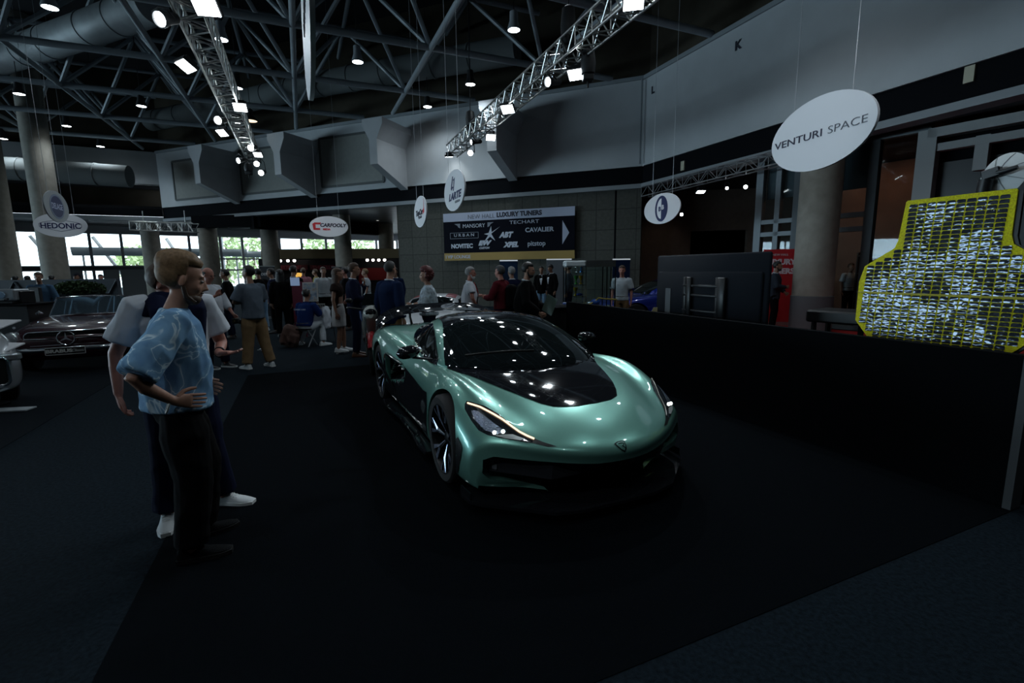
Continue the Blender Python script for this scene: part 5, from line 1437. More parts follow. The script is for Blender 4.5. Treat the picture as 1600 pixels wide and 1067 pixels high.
def shoe(name, ank, ang, m, sole, parent, s=1.0, tall=0.0, heel=False, fine=False):
    """ank: ankle point; the sole rests on z=0 (or ank.z-.09)"""
    R = Matrix.Rotation(ang, 3, 'Z'); z0 = ank.z - .085 * s
    secs = [(-.075, .030, .0, .07), (-.06, .036, .0, .095), (-.02, .037, .0, .10), (.03, .038, .0, .085), (.08, .044, .0, .062), (.13, .047, .0, .050), (.17, .040, .0, .042), (.198, .022, .0, .030)]
    rings = []
    for x, w, zb, zt in secs:
        ring = []
        for k in range(14):
            a = 2 * pi * k / 14; cy = cos(a); cz = sin(a)
            yy = w * (abs(cy) ** .8) * (1 if cy > 0 else -1); zz = .018 + (zt - .018) * max(0, cz) ** .7 if cz > 0 else .018 * (1 + cz * .3)
            ring.append(Vector((ank.x, ank.y, z0)) + R @ Vector((x, yy, zz)) * s)
        rings.append(ring)
    o = MB().loft(rings).build(name, m, parent)
    rings = []
    for x, w, zb, zt in [(-.082, .030, 0, 0)] + secs[1:-1] + [(.205, .022, 0, 0)]:
        hgt = .026 if not heel else .012
        rings.append([Vector((ank.x, ank.y, z0)) + R @ Vector((x, yy, zz)) * s for yy, zz in ((-w - .004, 0.0), (w + .004, 0.0), (w + .005, hgt), (-w - .005, hgt))])
    MB().loft(rings).build('sole', sole, o, angle=50)
    if fine:
        b = MB()
        for i in range(5):
            x = .015 + i * .020; z = .082 - i * .0075
            b.tube([Vector((ank.x, ank.y, z0)) + R @ Vector((x, y, z + .008 - abs(y) * .25)) * s for y in (-.024, 0, .024)], .003, 6)
        b.build('laces', mat('laces', (.8, .82, .8), .7), o)
    return o
def ptt(o, chs, **k): return o
def person(label, loc, rz, h=1.76, sk=SK_M, hair=('short', 'brown'), top=('tshirt', 'white'), bottom=('trousers', 'black'), shoes=('black', 'black'),
           yaw=0.0, pitch=0.0, lean=0.0, arms=None, legs=None, fat=1.0, fine=False, pelvis=None, torso=None, curls=(.4, .4), hands=None, hd=(0, 0), hs=1.0, glasses=None, extra=None, group=None, seed=1, topm=None, sleeve=None, hem=None):
    s = h / 1.78
    t = thing('person', label, 'person', loc, rz, group)
    t.scale = (s, s, s)
    vox = .0085 if fine else .016
    pel = Vector(pelvis or (0, 0, .94)); nb = Vector(torso or (pel.x + lean, 0, pel.z + .53))  # neck base
    up = (nb - pel)
    T = lambda f: pel + up * f
    fw = Vector((1, 0, 0)); 
    tilt = atan2(up.x, up.z); fwt = Vector((cos(tilt), 0, -sin(tilt)))
    sh = [T(.91) + V3(0, sd * .178, 0) for sd in (1, -1)]   # left, right
    arms = arms or {}
    A = []
    for i, sd in enumerate((1, -1)):
        key = 'lr'[i]
        el, wr = arms.get(key, ((-.03, sd * .235, .30 - .58), (.03, sd * .24, .05 - .58)))
        if key not in arms:
            el = sh[i] + V3(-.03, sd * .055, -.29); wr = sh[i] + V3(.02, sd * .06, -.54)
        A.append((sh[i], Vector(el), Vector(wr)))
    legs = legs or {}
    Lg = []
    for i, sd in enumerate((1, -1)):
        key = 'lr'[i]
        hp = pel + V3(0, sd * .09, -.03)
        kn, an, ang = legs.get(key, ((.025, sd * .105, .50), (-.01, sd * .115, .085), sd * .15))
        Lg.append((hp, Vector(kn), Vector(an), ang))
    # body
    b = MB(); fm = MB()
    erings(b, [(T(-.14), .085, .13), (T(-.02), .105, .155), (T(.18), .095, .135), (T(.45), .105, .145), (T(.72), .11, .165), (T(.9), .085, .155), (T(.97), .06, .09)], fw=fwt)
    hc = nb + V3(.035 + sin(pitch) * .03 + hd[0], 0, .185 - abs(pitch) * .02 + hd[1])
    Hm = Matrix.Translation(hc) @ Matrix.Rotation(yaw, 4, 'Z') @ Matrix.Rotation(pitch, 4, 'Y') @ Matrix.Scale(hs, 4)
    b.tube([T(.9), T(1.0), hc + V3(-.015, 0, -.09), hc + V3(-.01, 0, -.03)], [.075, .058, .052, .05], 16)
    head_mesh(b, Hm, fine)
    for i, (S, E_, W_) in enumerate(A):
        sd = (1, -1)[i]
        b.tube([S + V3(0, -sd * .04, .0), S, S.lerp(E_, .4), E_, E_.lerp(W_, .3), W_], [.05, .052, .045, .038, .037, .025], 14)
        fd = (W_ - E_).normalized(); pn = V3(0, -sd, 0)
        if hands and 'lr'[i] in hands:
            q = hands['lr'[i]]; fd = Vector(q[0]) if q[0] else fd; pn = Vector(q[1])
            cu = q[2] if len(q) > 2 else curls[i]; th = q[3] if len(q) > 3 else .6
        else: cu = curls[i]; th = .55
        side = -1 if i == 0 else 1
        hand(b, fm, W_, fd, pn, side if not (hands and 'flip' + 'lr'[i] in (hands or {})) else -side, cu, th)
    for hp, kn, an, ang in Lg:
        b.tube([hp + V3(0, 0, .03), hp.lerp(kn, .3), kn, kn.lerp(an, .35), an, an + V3(0, 0, -.04)], [.085, .078, .055, .055, .038, .035], 14)
    body = remesh(b, 'body', sk, t, vox, 1 if not fine else 2)
    # join the fingers into the body mesh
    fo = fm.build('tmp', sk)
    bm = bmesh.new(); bm.from_mesh(body.data); bm.from_mesh(fo.data); bm.to_mesh(body.data); bm.free()
    body.data.polygons.foreach_set('use_smooth', [True] * len(body.data.polygons))
    bpy.data.objects.remove(fo)
    for sd in (-1, 1):
        MB().ell(Hm @ Vector((.081, sd * .030, .004)), (.0115, .0135, .009), 12, 8, Hm.to_3x3()).build('eye', M_iris if not fine else M_eye, t)
        if fine: MB().ell(Hm @ Vector((.0885, sd * .030, .004)), (.005, .0065, .0065), 10, 8, Hm.to_3x3()).build('iris', M_iris, t)
    if hair[0] != 'none': hair_mesh(Hm, hair[0], HAIRM[hair[1]] if hair[1] in HAIRM else cloth(hair[1], (.02, .02, .03)), t, fine, seed)
    if len(hair) > 2:  # beard
        bb_ = MB(); bb_.ell(Hm @ Vector((.045, 0, -.088)), (.052, .052, .036), 16, 10, Hm.to_3x3()); bb_.ell(Hm @ Vector((.092, 0, -.052)), (.012, .028, .006), 12, 8, Hm.to_3x3())
        for sd in (-1, 1): bb_.tube([Hm @ Vector((0, sd * .072, -.03)), Hm @ Vector((.02, sd * .060, -.08)), Hm @ Vector((.06, sd * .035, -.105))], [.010, .015, .017], 8)
        bb_.build('beard', HAIRM[hair[2]], t)
    # top
    kind = top[0]; mt = topm or top[1]
    loose = {'tshirt': .022, 'polo': .020, 'shirt': .022, 'jacket': .034, 'long': .02, 'blouse': .028}[kind] * fat
    hemf = hem if hem is not None else {'tshirt': -.05, 'polo': -.04, 'shirt': .04, 'jacket': -.26, 'long': -.06, 'blouse': -.02}[kind]
    b = MB(); g = loose
    bl = (fat - 1) * .10
    rows = [(T(hemf), .110 + g + bl, .160 + g), (T(hemf + .1 if hemf < .0 else .12), .108 + g + bl, .155 + g), (T(.2), .100 + g + bl * 1.4, .140 + g), (T(.45), .108 + g + bl, .148 + g), (T(.70), .112 + g, .165 + g), (T(.87), .095 + g * .8, .17 + g * .5), (T(.955), .07 + g * .5, .115), (T(1.02), .058 + g * .3, .070)]
    if kind == 'jacket': rows = [(T(hemf), .125 + bl, .185), (T(-.1), .135 + bl, .185)] + rows[2:]
    erings(b, rows, fw=fwt)
    sl = sleeve if sleeve is not None else {'tshirt': .75, 'polo': .62, 'blouse': 1.6}.get(kind, 1.93)
    for i, (S, E_, W_) in enumerate(A):
        sd = (1, -1)[i]; r = .018 + min(g, .024 if not seed == 3 else .03) * .5
        p0 = S + V3(0, -sd * .05, .0)
        if sl <= 1: pts = [p0, S, S.lerp(E_, sl * .5), S.lerp(E_, sl)]; rr = [.055 + r * .4, .054 + r * .7, .052 + r, .050 + r * 1.25]
        else: pts = [p0, S, S.lerp(E_, .5), E_, E_.lerp(W_, (sl - 1) * .5), E_.lerp(W_, sl - 1)]; rr = [.055 + r * .4, .054 + r * .6, .047 + r, .042 + r, .038 + r * .9, .032 + r * .6]
        b.tube(pts, rr, 14)
    shirt = remesh(b, 'jacket' if kind == 'jacket' else ('blouse' if kind == 'blouse' else 'shirt'), mt, t, vox * 1.05, 1, wr=.0075 if fine else .006, wf=9 if fine else 8, seed=seed, flow=(1, 1, .6))
    if kind in ('polo', 'shirt', 'jacket', 'long'):
        c0 = T(1.02)
        MB().tube([c0 + V3(.062 * cos(a) , .066 * sin(a), .012 * -cos(a) + .004) for a in [2 * pi * k / 16 for k in range(16)]], .013, 8, closed=True).build('collar', mt if kind != 'jacket' else M_shirtw, shirt)
    if kind == 'jacket' and len(top) > 2:
        # shirt front between the lapels
        pts = []
        x0 = .108 + g + .004
        f_ = MB(); f_.loft([[T(.97) + fwt * (.07 + g * .4) + V3(0, y, 0) for y in (-.035, 0, .035)] + [T(.97) + fwt * .03 + V3(0, y, 0) for y in (.035, -.035)], [T(.70) + fwt * (.125 + g) + V3(0, y, 0) for y in (-.045, 0, .045)] + [T(.70) + fwt * .06 + V3(0, y, 0) for y in (.045, -.045)], [T(.35) + fwt * (.122 + g + bl) + V3(0, y, 0) for y in (-.008, 0, .008)] + [T(.35) + fwt * .06 + V3(0, y, 0) for y in (.008, -.008)]])
        f_.build('shirt_front', top[2], t, smooth=False)
    # bottom
    kind = bottom[0]; mb_ = bottom[1]; b = MB()
    if kind in ('trousers', 'shorts', 'jeans'):
        erings(b, [(pel + V3(0, 0, .08), .108 + bl, .152), (pel + V3(0, 0, 0), .118 + bl * .7, .170), (pel + V3(0, 0, -.10), .112, .172)], fw=Vector((1, 0, 0)))
        for hp, kn, an, ang in Lg:
            e = 1.0 if kind != 'shorts' else .0
            sc = bottom[2] if len(bottom) > 2 else 1.0
            if kind == 'shorts': b.tube([hp, hp.lerp(kn, .4), hp.lerp(kn, .9)], [.10, .10, .095], 14)
            else: b.tube([hp, hp.lerp(kn, .35), kn, kn.lerp(an, .5), an + V3(0, 0, .015)], [.098, .095 * sc, .078 * sc, .072 * sc, .068 * sc], 16)
        remesh(b, 'trousers' if kind != 'shorts' else 'shorts', mb_, t, vox, 1, wr=.006 if fine else .004, wf=8, seed=seed + 5, flow=(1, 1, .8))
    elif kind == 'skirt':
        erings(b, [(pel + V3(0, 0, .12), .10, .14), (pel + V3(0, 0, 0), .125, .175), (pel + V3(0, 0, -.15), .135, .190), (pel + V3(0, 0, -.36), .14, .195)])
        remesh(b, 'skirt', mb_, t, vox, 1, wr=.003)
    MB().tube([pel + V3((.122 + bl) * cos(a), .162 * sin(a), .075) for a in [2 * pi * k / 20 for k in range(20)]], .012, 6, closed=True).build('belt', M_satin, t)
    for hp, kn, an, ang in Lg:
        shoe('shoe', an, ang, shoes[0], shoes[1], t, fine=fine and len(shoes) > 2)
    if glasses is not None:
        gb = MB()
        for sd in (-1, 1):
            gb.tube([Hm @ Vector((.099, sd * .032 + .021 * cos(a), .003 + .016 * sin(a))) for a in [2 * pi * k / 14 for k in range(14)]], .0025, 6, closed=True)
            gb.tube([Hm @ Vector((.098, sd * .053, .006)), Hm @ Vector((.05, sd * .074, .008)), Hm @ Vector((-.005, sd * .080, .008))], .0022, 6)
        gb.tube([Hm @ Vector((.101, -.011, .006)), Hm @ Vector((.103, 0, .008)), Hm @ Vector((.101, .011, .006))], .0025, 6)
        gb.build('glasses', glasses, t)
    t['_H'] = [x for r in Hm for x in r]
    del t['_H']
    return t, Hm, A, T
M_shirtw = cloth('white', (.62, .66, .72))
M_black_c = cloth('black', (.0035, .0036, .0042)); M_navy_c = cloth('navy', (.006, .009, .028)); M_navyb = cloth('navy_suit', (.008, .018, .055)); M_greyt = cloth('greyblue', (.12, .15, .19)); M_khaki = cloth('khaki', (.26, .17, .09)); M_jean = cloth('jean', (.20, .33, .48))
M_brownc = cloth('darkbrown', (.025, .016, .014)); M_lshirt = cloth('lightgrey', (.45, .50, .54)); M_wine = cloth('wine', (.10, .012, .018)); M_pinkc = cloth('pink', (.32, .14, .17)); M_yel_c = cloth('mustard', (.25, .20, .07)); M_ltblue = cloth('lightblue', (.36, .48, .60)); M_denim = cloth('denimshirt', (.06, .12, .20)); M_royal = cloth('royal', (.008, .025, .11)); M_tan = cloth('tan', (.20, .12, .06))
M_shoeb = mat('shoe_black', (.012, .012, .014), .5); M_shoew = mat('shoe_white', (.62, .66, .68), .6); M_solew = mat('sole_white', (.75, .78, .78), .6); M_shoebr = mat('shoe_brown', (.10, .04, .02), .4)
def acid():
    m = mat('cloth_acid_blue', (.13, .27, .43), .85, spec=.2, bump=.2, bscale=350)
    nt = m.node_tree; b = nt.nodes['Principled BSDF']; tc = nt.nodes.new('ShaderNodeTexCoord')
    n = nt.nodes.new('ShaderNodeTexNoise'); n.inputs['Scale'].default_value = 4.5; n.inputs['Detail'].default_value = 3; n.inputs['Distortion'].default_value = .8
    nt.links.new(tc.outputs['Object'], n.inputs['Vector'])
    m1 = nt.nodes.new('ShaderNodeMath'); m1.operation = 'SUBTRACT'; m1.inputs[1].default_value = .5
    m2 = nt.nodes.new('ShaderNodeMath'); m2.operation = 'ABSOLUTE'
    nt.links.new(n.outputs['Fac'], m1.inputs[0]); nt.links.new(m1.outputs[0], m2.inputs[0])
    r = nt.nodes.new('ShaderNodeValToRGB')
    r.color_ramp.elements[0].position = .0; r.color_ramp.elements[0].color = (.60, .76, .86, 1)
    r.color_ramp.elements[1].position = .014; r.color_ramp.elements[1].color = (.19, .36, .54, 1)
    e = r.color_ramp.elements.new(.006); e.color = (.48, .64, .76, 1)
    e = r.color_ramp.elements.new(.12); e.color = (.13, .27, .46, 1)
    nt.links.new(m2.outputs[0], r.inputs['Fac']); nt.links.new(r.outputs['Color'], b.inputs['Base Color'])
    return m

# ---- foreground man 1: pale blue acid-wash t-shirt
P1, H1, A1, T1_ = person('tall blond man in a light blue bleached t-shirt and black trousers, hand on hip', (-1.94, 2.70, .004), radians(38), 1.755, SK_L, ('quiff', 'blond', 'brown'), ('tshirt', None), ('trousers', M_black_c, 1.25), (mat('shoe_knit', (.008, .009, .010), .9, spec=.1, bump=.6, bscale=200), mat('sole_ribbed', (.018, .019, .020), .8, spec=.15, bump=.8, bscale=60)),
    yaw=radians(3), pitch=radians(12), lean=.035, fat=1.35, fine=True, hs=1.13, hd=(.01, -.005), topm=acid(), sleeve=.92, hem=-.055,
    arms={'r': ((-.19, -.33, 1.15), (-.03, -.245, 1.00)), 'l': ((-.10, .30, 1.12), (.12, .22, .98))},
    legs={'r': ((.03, -.11, .50), (-.02, -.12, .085), -.25), 'l': ((.10, .12, .50), (.06, .14, .085), .15)},
    hands={'r': ((.95, .12, -.18), (0, 1, -.1), .12, .9), 'l': ((.9, -.3, -.3), (0, -1, 0), .3)}, seed=3)
MB().tube([(-.055 + .032 * cos(a) * .4, -.238 + .034 * sin(a), .972 + .034 * cos(a)) for a in [2 * pi * k / 20 for k in range(20)]], .005, 8, closed=True).build('bracelet', mat('beads', (.45, .47, .45), .5), P1, label='pale beaded bracelet')
# ---- foreground man 2: white shirt, navy sweater round the shoulders
P2, H2, A2, T2_ = person('man in a white t-shirt with a navy sweater round his shoulders, palm held out', (-2.235, 3.14, .0), radians(-38), 1.83, SK_R, ('short', 'brown'), ('tshirt', M_shirtw), ('trousers', M_navy_c, 1.1), (M_shoew, M_solew, 'laces'),
    yaw=radians(52), pitch=radians(26), lean=.03, fat=1.5, fine=True, hs=1.05, hd=(-.085, -.10), sleeve=.72, hem=-.10,
    arms={'r': ((-.06, -.29, 1.14), (-.02, -.31, .90)), 'l': ((.02, .27, 1.14), (.20, .18, 1.10))},
    legs={'r': ((.03, -.12, .50), (.0, -.15, .085), -.35), 'l': ((.05, .12, .50), (.02, .19, .085), .65)},
    hands={'r': ((.1, .05, -1), (.2, .98, 0), .35), 'l': ((.80, .55, .02), (0, 0, 1), .15, .8), 'flipl': 1}, seed=5)
sw_b = MB(); erings(sw_b, [(T2_(.80), .135, .205), (T2_(.90), .118, .19), (T2_(1.0), .09, .13), (T2_(1.06), .075, .09)])
for sd in (-1, 1): sw_b.tube([T2_(.98) + V3(.06, sd * .10, 0), T2_(.85) + V3(.135, sd * .10, 0), T2_(.55) + V3(.15, sd * .09, 0), T2_(.25) + V3(.155, sd * .07, 0)], [.045, .05, .045, .04], 12)
remesh(sw_b, 'sweater', M_navy_c, P2, .012, 1, wr=.008, wf=8, seed=9)
MB().tube([(.175 + .02 * sin(a), .195 + .024 * sin(a) , 1.102 + .031 * cos(a)) for a in [2 * pi * k / 18 for k in range(18)]], .006, 8, closed=True).build('watch', M_rimd, P2, label='dark wrist watch')
gb = MB()
for sd in (-1, 1):
    gb.ell(H2 @ Vector((.065, sd * .032, .098)), (.006, .026, .018), 12, 8, H2.to_3x3() @ Matrix.Rotation(-.8, 3, 'Y')); gb.tube([H2 @ Vector((.06, sd * .06, .09)), H2 @ Vector((-.02, sd * .088, .04))], .003, 6)
gb.build('sunglasses', M_gloss, P2)
# ================================================================ BACKGROUND PEOPLE
def pp(px, py, z=0.0, Y=None):
    return at_z(px, py, z) if Y is None else at_y(px, py, Y)
def man(px, Y, label, face, h=1.76, **k):
    d = ray(px, 430); p = Vector((d.x * Y / d.y, Y, 0))
    return person(label, p, radians(face), h, **k)
SHB = (M_shoeb, M_shoeb); SHW = (M_shoew, M_solew)
# bald man with glasses, phone and camera
q, Hq, Aq, Tq = man(322, 8.25, 'bald man in glasses and a white shirt, looking at the phone in his hand', -15, 1.74, sk=SK_R, hair=('bald', 'dkgrey'), top=('shirt', M_shirtw), bottom=('trousers', M_navy_c, 1.05), shoes=(M_shoeb, M_solew), fat=1.7, yaw=radians(8), pitch=radians(14), glasses=M_lampb, sleeve=1.5,
    arms={'r': ((.05, -.27, 1.17), (.30, -.13, 1.30)), 'l': ((.08, .27, 1.14), (.30, .20, .95))}, legs={'r': ((.03, -.10, .5), (-.03, -.11, .085), 0.1), 'l': ((.08, .12, .5), (.10, .13, .085), .1)}, hands={'r': ((.7, .5, .5), (-.3, .6, .3), .7), 'l': ((.6, 0, -.7), (0, -1, 0), .8)}, seed=11)
M4 = q.matrix_basis
def tow(o, p): 
    R = Matrix.Rotation(o.rotation_euler.z, 3, 'Z'); return o.location + R @ (Vector(p) * o.scale.x)
t = thing('phone', "dark phone held up by the bald man in the white shirt", 'phone', tow(q, (.36, -.07, 1.36)), radians(-15))
MB().box((0, 0, 0), (.075, .012, .15), Matrix.Rotation(radians(60), 3, 'Y'), bev=.005).build('case', M_gloss, t)
MB().box((-.003, -.0, .008), (.066, .002, .14), Matrix.Rotation(radians(60), 3, 'Y')).build('screen', mat('phone_screen', (.05, .06, .07), .1), t)
t = thing('camera', 'black camera held low in the bald man\'s other hand', 'camera', tow(q, (.37, .18, .84)), radians(-15))
MB().box((0, 0, 0), (.08, .14, .095), bev=.012).build('camera_body', M_satin, t); MB().lathe([(.035, .03), (.04, .06), (.04, .13), (.034, .14), (.03, .12)], (0, 0, 0), (1, 0, -.2), 20).build('lens', M_gloss, t)
MB().lathe([(.012, .0), (.001, .006)], (.03, -.071, .0), (0, -1, 0), 12).build('lens_glint', mat('brass', (.5, .4, .1), .3, metal=.8), t)
# person behind him
man(309, 9.5, 'dark-haired person in a pale jacket and light jeans, half hidden behind the bald man', -30, 1.74, hair=('short', 'black'), top=('jacket', M_lshirt), bottom=('trousers', M_jean), shoes=SHW, seed=12)
# man in grey-blue shirt and khaki trousers
q2, _, _, _ = man(390, 8.22, 'man in a grey-blue shirt and khaki trousers, arms crossed, seen from behind', 152, 1.76, hair=('short', 'black'), top=('tshirt', M_greyt), bottom=('trousers', M_khaki, 1.2), shoes=SHW, fat=1.3, yaw=radians(22), hem=-.12, sleeve=.85,
    arms={'r': ((.06, -.26, 1.16), (.24, .02, 1.20)), 'l': ((.08, .27, 1.16), (.24, -.02, 1.16))}, legs={'r': ((-.02, -.14, .5), (-.08, -.20, .085), -.1), 'l': ((.05, .10, .5), (.08, .14, .085), .0)}, seed=13)
# silhouettes by the tall window
man(404, 13.5, 'dark person in a black vest standing against the bright tall window', 150, 1.74, hair=('short', 'black'), top=('tshirt', M_black_c), bottom=('jeans', M_jean), shoes=SHW, seed=14)
man(353, 12.0, 'person in a dark jacket seen between the bald man and the window', 200, 1.72, hair=('short', 'black'), top=('jacket', M_black_c), bottom=('trousers', M_navy_c), shoes=SHB, seed=15)
man(425, 13.0, 'man in a dark suit facing left beside the chrome post', 200, 1.74, hair=('short', 'black'), top=('jacket', M_navy_c), bottom=('trousers', M_black_c), shoes=SHB, seed=16)
man(437, 12.2, 'woman with long black hair in black clothes, seen from behind', 110, 1.70, hair=('long', 'black'), top=('jacket', M_black_c), bottom=('trousers', M_black_c), shoes=SHB, seed=17)
man(458, 12.6, 'broad man in a black suit seen from behind, left of the round-topped red stand', 80, 1.80, hair=('short', 'black'), top=('jacket', M_black_c), bottom=('trousers', M_black_c), shoes=SHB, fat=1.2, seed=18)
man(474, 16.5, 'person in a pink checked shirt behind the easel', 100, 1.76, hair=('short', 'brown'), top=('shirt', M_pinkc), bottom=('trousers', M_navy_c), shoes=SHB, seed=19)
man(494, 18.5, 'person in a mustard top far behind the easel', 190, 1.72, hair=('short', 'brown'), top=('tshirt', M_yel_c), bottom=('trousers', M_navy_c), shoes=SHB, seed=20)
man(505, 14.0, 'man in a light grey t-shirt with a lanyard, right of the easel', -60, 1.76, hair=('short', 'brown'), top=('tshirt', M_lshirt), bottom=('trousers', M_black_c), shoes=SHB, seed=21)
# woman
q, Hq, Aq, Tq = man(525, 9.62, 'woman with long brown hair, dark top and white skirt, standing in heels', 5, 1.70, sk=SK_M, hair=('long', 'brown'), top=('tshirt', M_brownc), bottom=('skirt', cloth('skirt', (.48, .47, .47))), shoes=SHW, sleeve=.35, hem=.06, fat=.7,
    legs={'r': ((.03, -.08, .5), (-.02, -.09, .13), 0.0), 'l': ((.05, .08, .5), (.05, .09, .13), .1)}, hands={'r': ((.1, 0, -1), (0, 1, 0), .3)}, seed=22)
for sy in (-.09, .09):
    MB().loft([[(x - .05, sy + y, .0) for x, y in ((-.02, -.02), (.02, -.02), (.02, .02), (-.02, .02))], [(x - .045, sy + y, .06) for x, y in ((-.025, -.025), (.025, -.025), (.025, .025), (-.025, .025))]]).build('heel', M_shoew, q, smooth=False)
# navy suit men
man(551, 9.3, 'man in a dark navy suit with a hand at his chin, in profile', 15, 1.80, sk=SK_M, hair=('short', 'brown'), top=('jacket', M_navy_c, M_shirtw), bottom=('trousers', M_navy_c), shoes=(M_shoebr, M_shoebr), arms={'l': ((.10, .25, 1.15), (.20, .06, 1.38)), 'r': ((.04, -.27, 1.14), (.22, -.10, 1.08))}, hands={'l': ((.1, -.4, .8), (-1, 0, 0), .9)}, seed=23)
man(608, 7.75, 'tall grey-haired man in a royal blue jacket, seen from behind', 60, 1.80, sk=SK_L, hair=('crop', 'dkgrey'), top=('jacket', M_navyb, M_shirtw), bottom=('trousers', M_tan), shoes=(M_shoebr, M_shoebr), seed=24)
man(540, 13.5, 'man in black facing left, between the woman and the navy suit', 195, 1.74, sk=SK_R, hair=('short', 'black'), top=('tshirt', M_black_c), bottom=('trousers', M_black_c), shoes=SHB, seed=25)
man(572, 15.5, 'fair-haired child in a pale grey top behind the motorcycle', 190, 1.70, sk=SK_L, hair=('short', 'blond'), top=('tshirt', M_lshirt), bottom=('trousers', M_navy_c), shoes=SHB, seed=26)
man(618, 14.0, 'person in dark blue at the edge of the stone wall', 250, 1.72, hair=('short', 'black'), top=('jacket', M_navyb), bottom=('trousers', M_navy_c), shoes=SHB, seed=27)
# woman with red curly hair
man(668, 8.35, 'woman with curly dark red hair in a pale flowered blouse, holding papers', 190, 1.68, sk=SK_L, hair=('curly', 'red'), top=('blouse', mat('cloth_flower', (.42, .50, .56), .8, var=.5, vscale=16)), bottom=('trousers', M_navy_c), shoes=SHB, fat=1.3, sleeve=1.5,
    arms={'r': ((.08, -.25, 1.15), (.30, -.12, 1.12)), 'l': ((.06, .25, 1.15), (.28, .10, 1.12))}, seed=28)
# white polo man with beard
q, Hq, Aq, Tq = man(733, 9.7, 'grey-bearded man in a white polo with a lanyard badge and dark strap', 5, 1.70, sk=SK_R, hair=('short', 'grey', 'white'), top=('polo', M_shirtw), bottom=('trousers', M_navy_c), shoes=SHB, fat=1.4, glasses=M_rimd,
    arms={'l': ((.14, .26, 1.18), (.38, .20, 1.16)), 'r': ((.06, -.27, 1.14), (.16, -.14, .93))}, seed=29)
MB().tube([(.13, .12, 1.42), (.175, .02, 1.25), (.15, -.15, 1.02)], .016, 6).build('strap', M_black_c, q)
MB().tube([(.10, -.06, 1.47), (.185, -.07, 1.24)], .004, 5).build('lanyard', M_red_ink, q)
MB().box((.195, -.07, 1.16), (.006, .09, .13)).build('badge_card', mat('card', (.6, .45, .5), .5), q, smooth=False)
# wine sweater man with backpack
q, Hq, Aq, Tq = man(783, 9.4, 'man in a wine red sweater wearing a black backpack, seen from behind', 150, 1.72, sk=SK_R, hair=('short', 'dkgrey'), top=('long', M_wine), bottom=('trousers', M_navy_c), shoes=SHB, fat=1.2, arms={'l': ((.08, .27, 1.15), (.28, .18, 1.15))}, seed=30)
bq = MB(); bq.box((-.24, 0, 1.18), (.18, .30, .46), bev=.06); remesh(bq, 'backpack', M_black_c, q, .02, 3, wr=.006)
man(800, 11.0, 'person in a dark jacket just behind the man in the wine sweater', 120, 1.70, hair=('short', 'grey'), top=('jacket', M_navy_c), bottom=('trousers', M_black_c), shoes=SHB, seed=31)
# black suit man with tablet
q, Hq, Aq, Tq = man(822, 8.0, 'dark-bearded man in a black jacket and glasses, holding an open folder', -10, 1.76, sk=SK_L, hair=('short', 'black', 'black'), top=('jacket', M_black_c), bottom=('trousers', M_black_c), shoes=SHB, fat=1.5, glasses=M_lampb, pitch=radians(6),
    arms={'r': ((.04, -.30, 1.13), (.24, -.22, .96)), 'l': ((.06, .28, 1.13), (.30, .15, 1.02))}, seed=32)
t = thing('folder', 'pale green-grey folder held at waist height by the man in black', 'folder', tow(q, (.40, -.06, 1.08)), radians(-40))
MB().box((0, 0, 0), (.22, .006, .30), Matrix.Rotation(radians(25), 3, 'Y'), bev=.002).build('cover', mat('folder_green', (.12, .17, .15), .5), t)
MB().box((0, .008, 0), (.21, .004, .29), Matrix.Rotation(radians(25), 3, 'Y')).build('paper', M_lshirt, t)
man(846, 17.0, 'man in a dark suit and white shirt in front of the stone wall', -100, 1.72, hair=('short', 'black'), top=('jacket', M_black_c, M_shirtw), bottom=('jeans', M_jean), shoes=SHB, seed=33)
man(862, 16.5, 'second man in a dark suit, head bent toward his neighbour', -150, 1.78, hair=('short', 'black'), top=('jacket', M_black_c, M_shirtw), bottom=('trousers', M_black_c), shoes=SHB, pitch=radians(25), seed=34)
man(889, 15.0, 'man in a dark grey sweater left of the glass showcase', 160, 1.78, hair=('short', 'brown'), top=('long', cloth('dkgrey', (.04, .045, .055))), bottom=('trousers', M_navy_c), shoes=SHB, seed=35)
man(972, 11.6, 'person in a pale top seen through the glass showcase', -110, 1.70, sk=SK_R, hair=('short', 'brown'), top=('tshirt', M_lshirt), bottom=('trousers', M_tan), shoes=SHB, seed=36)
# man by the red banner
man(1212, 12.5, 'bearded man in a dark jacket holding papers in front of the red banner', -35, 1.76, sk=SK_M, hair=('short', 'black', 'black'), top=('jacket', cloth('slate', (.03, .04, .055))), bottom=('trousers', M_black_c), shoes=(M_shoeb, M_solew), arms={'r': ((.06, -.26, 1.14), (.25, -.02, 1.12)), 'l': ((.04, .27, 1.14), (.22, .16, .98))}, seed=37)
man(1328, 14.7, 'person in a pale top inside the shop behind the glass door', -90, 1.7, hair=('short', 'brown'), top=('tshirt', M_lshirt), bottom=('trousers', M_black_c), shoes=SHB, seed=45)
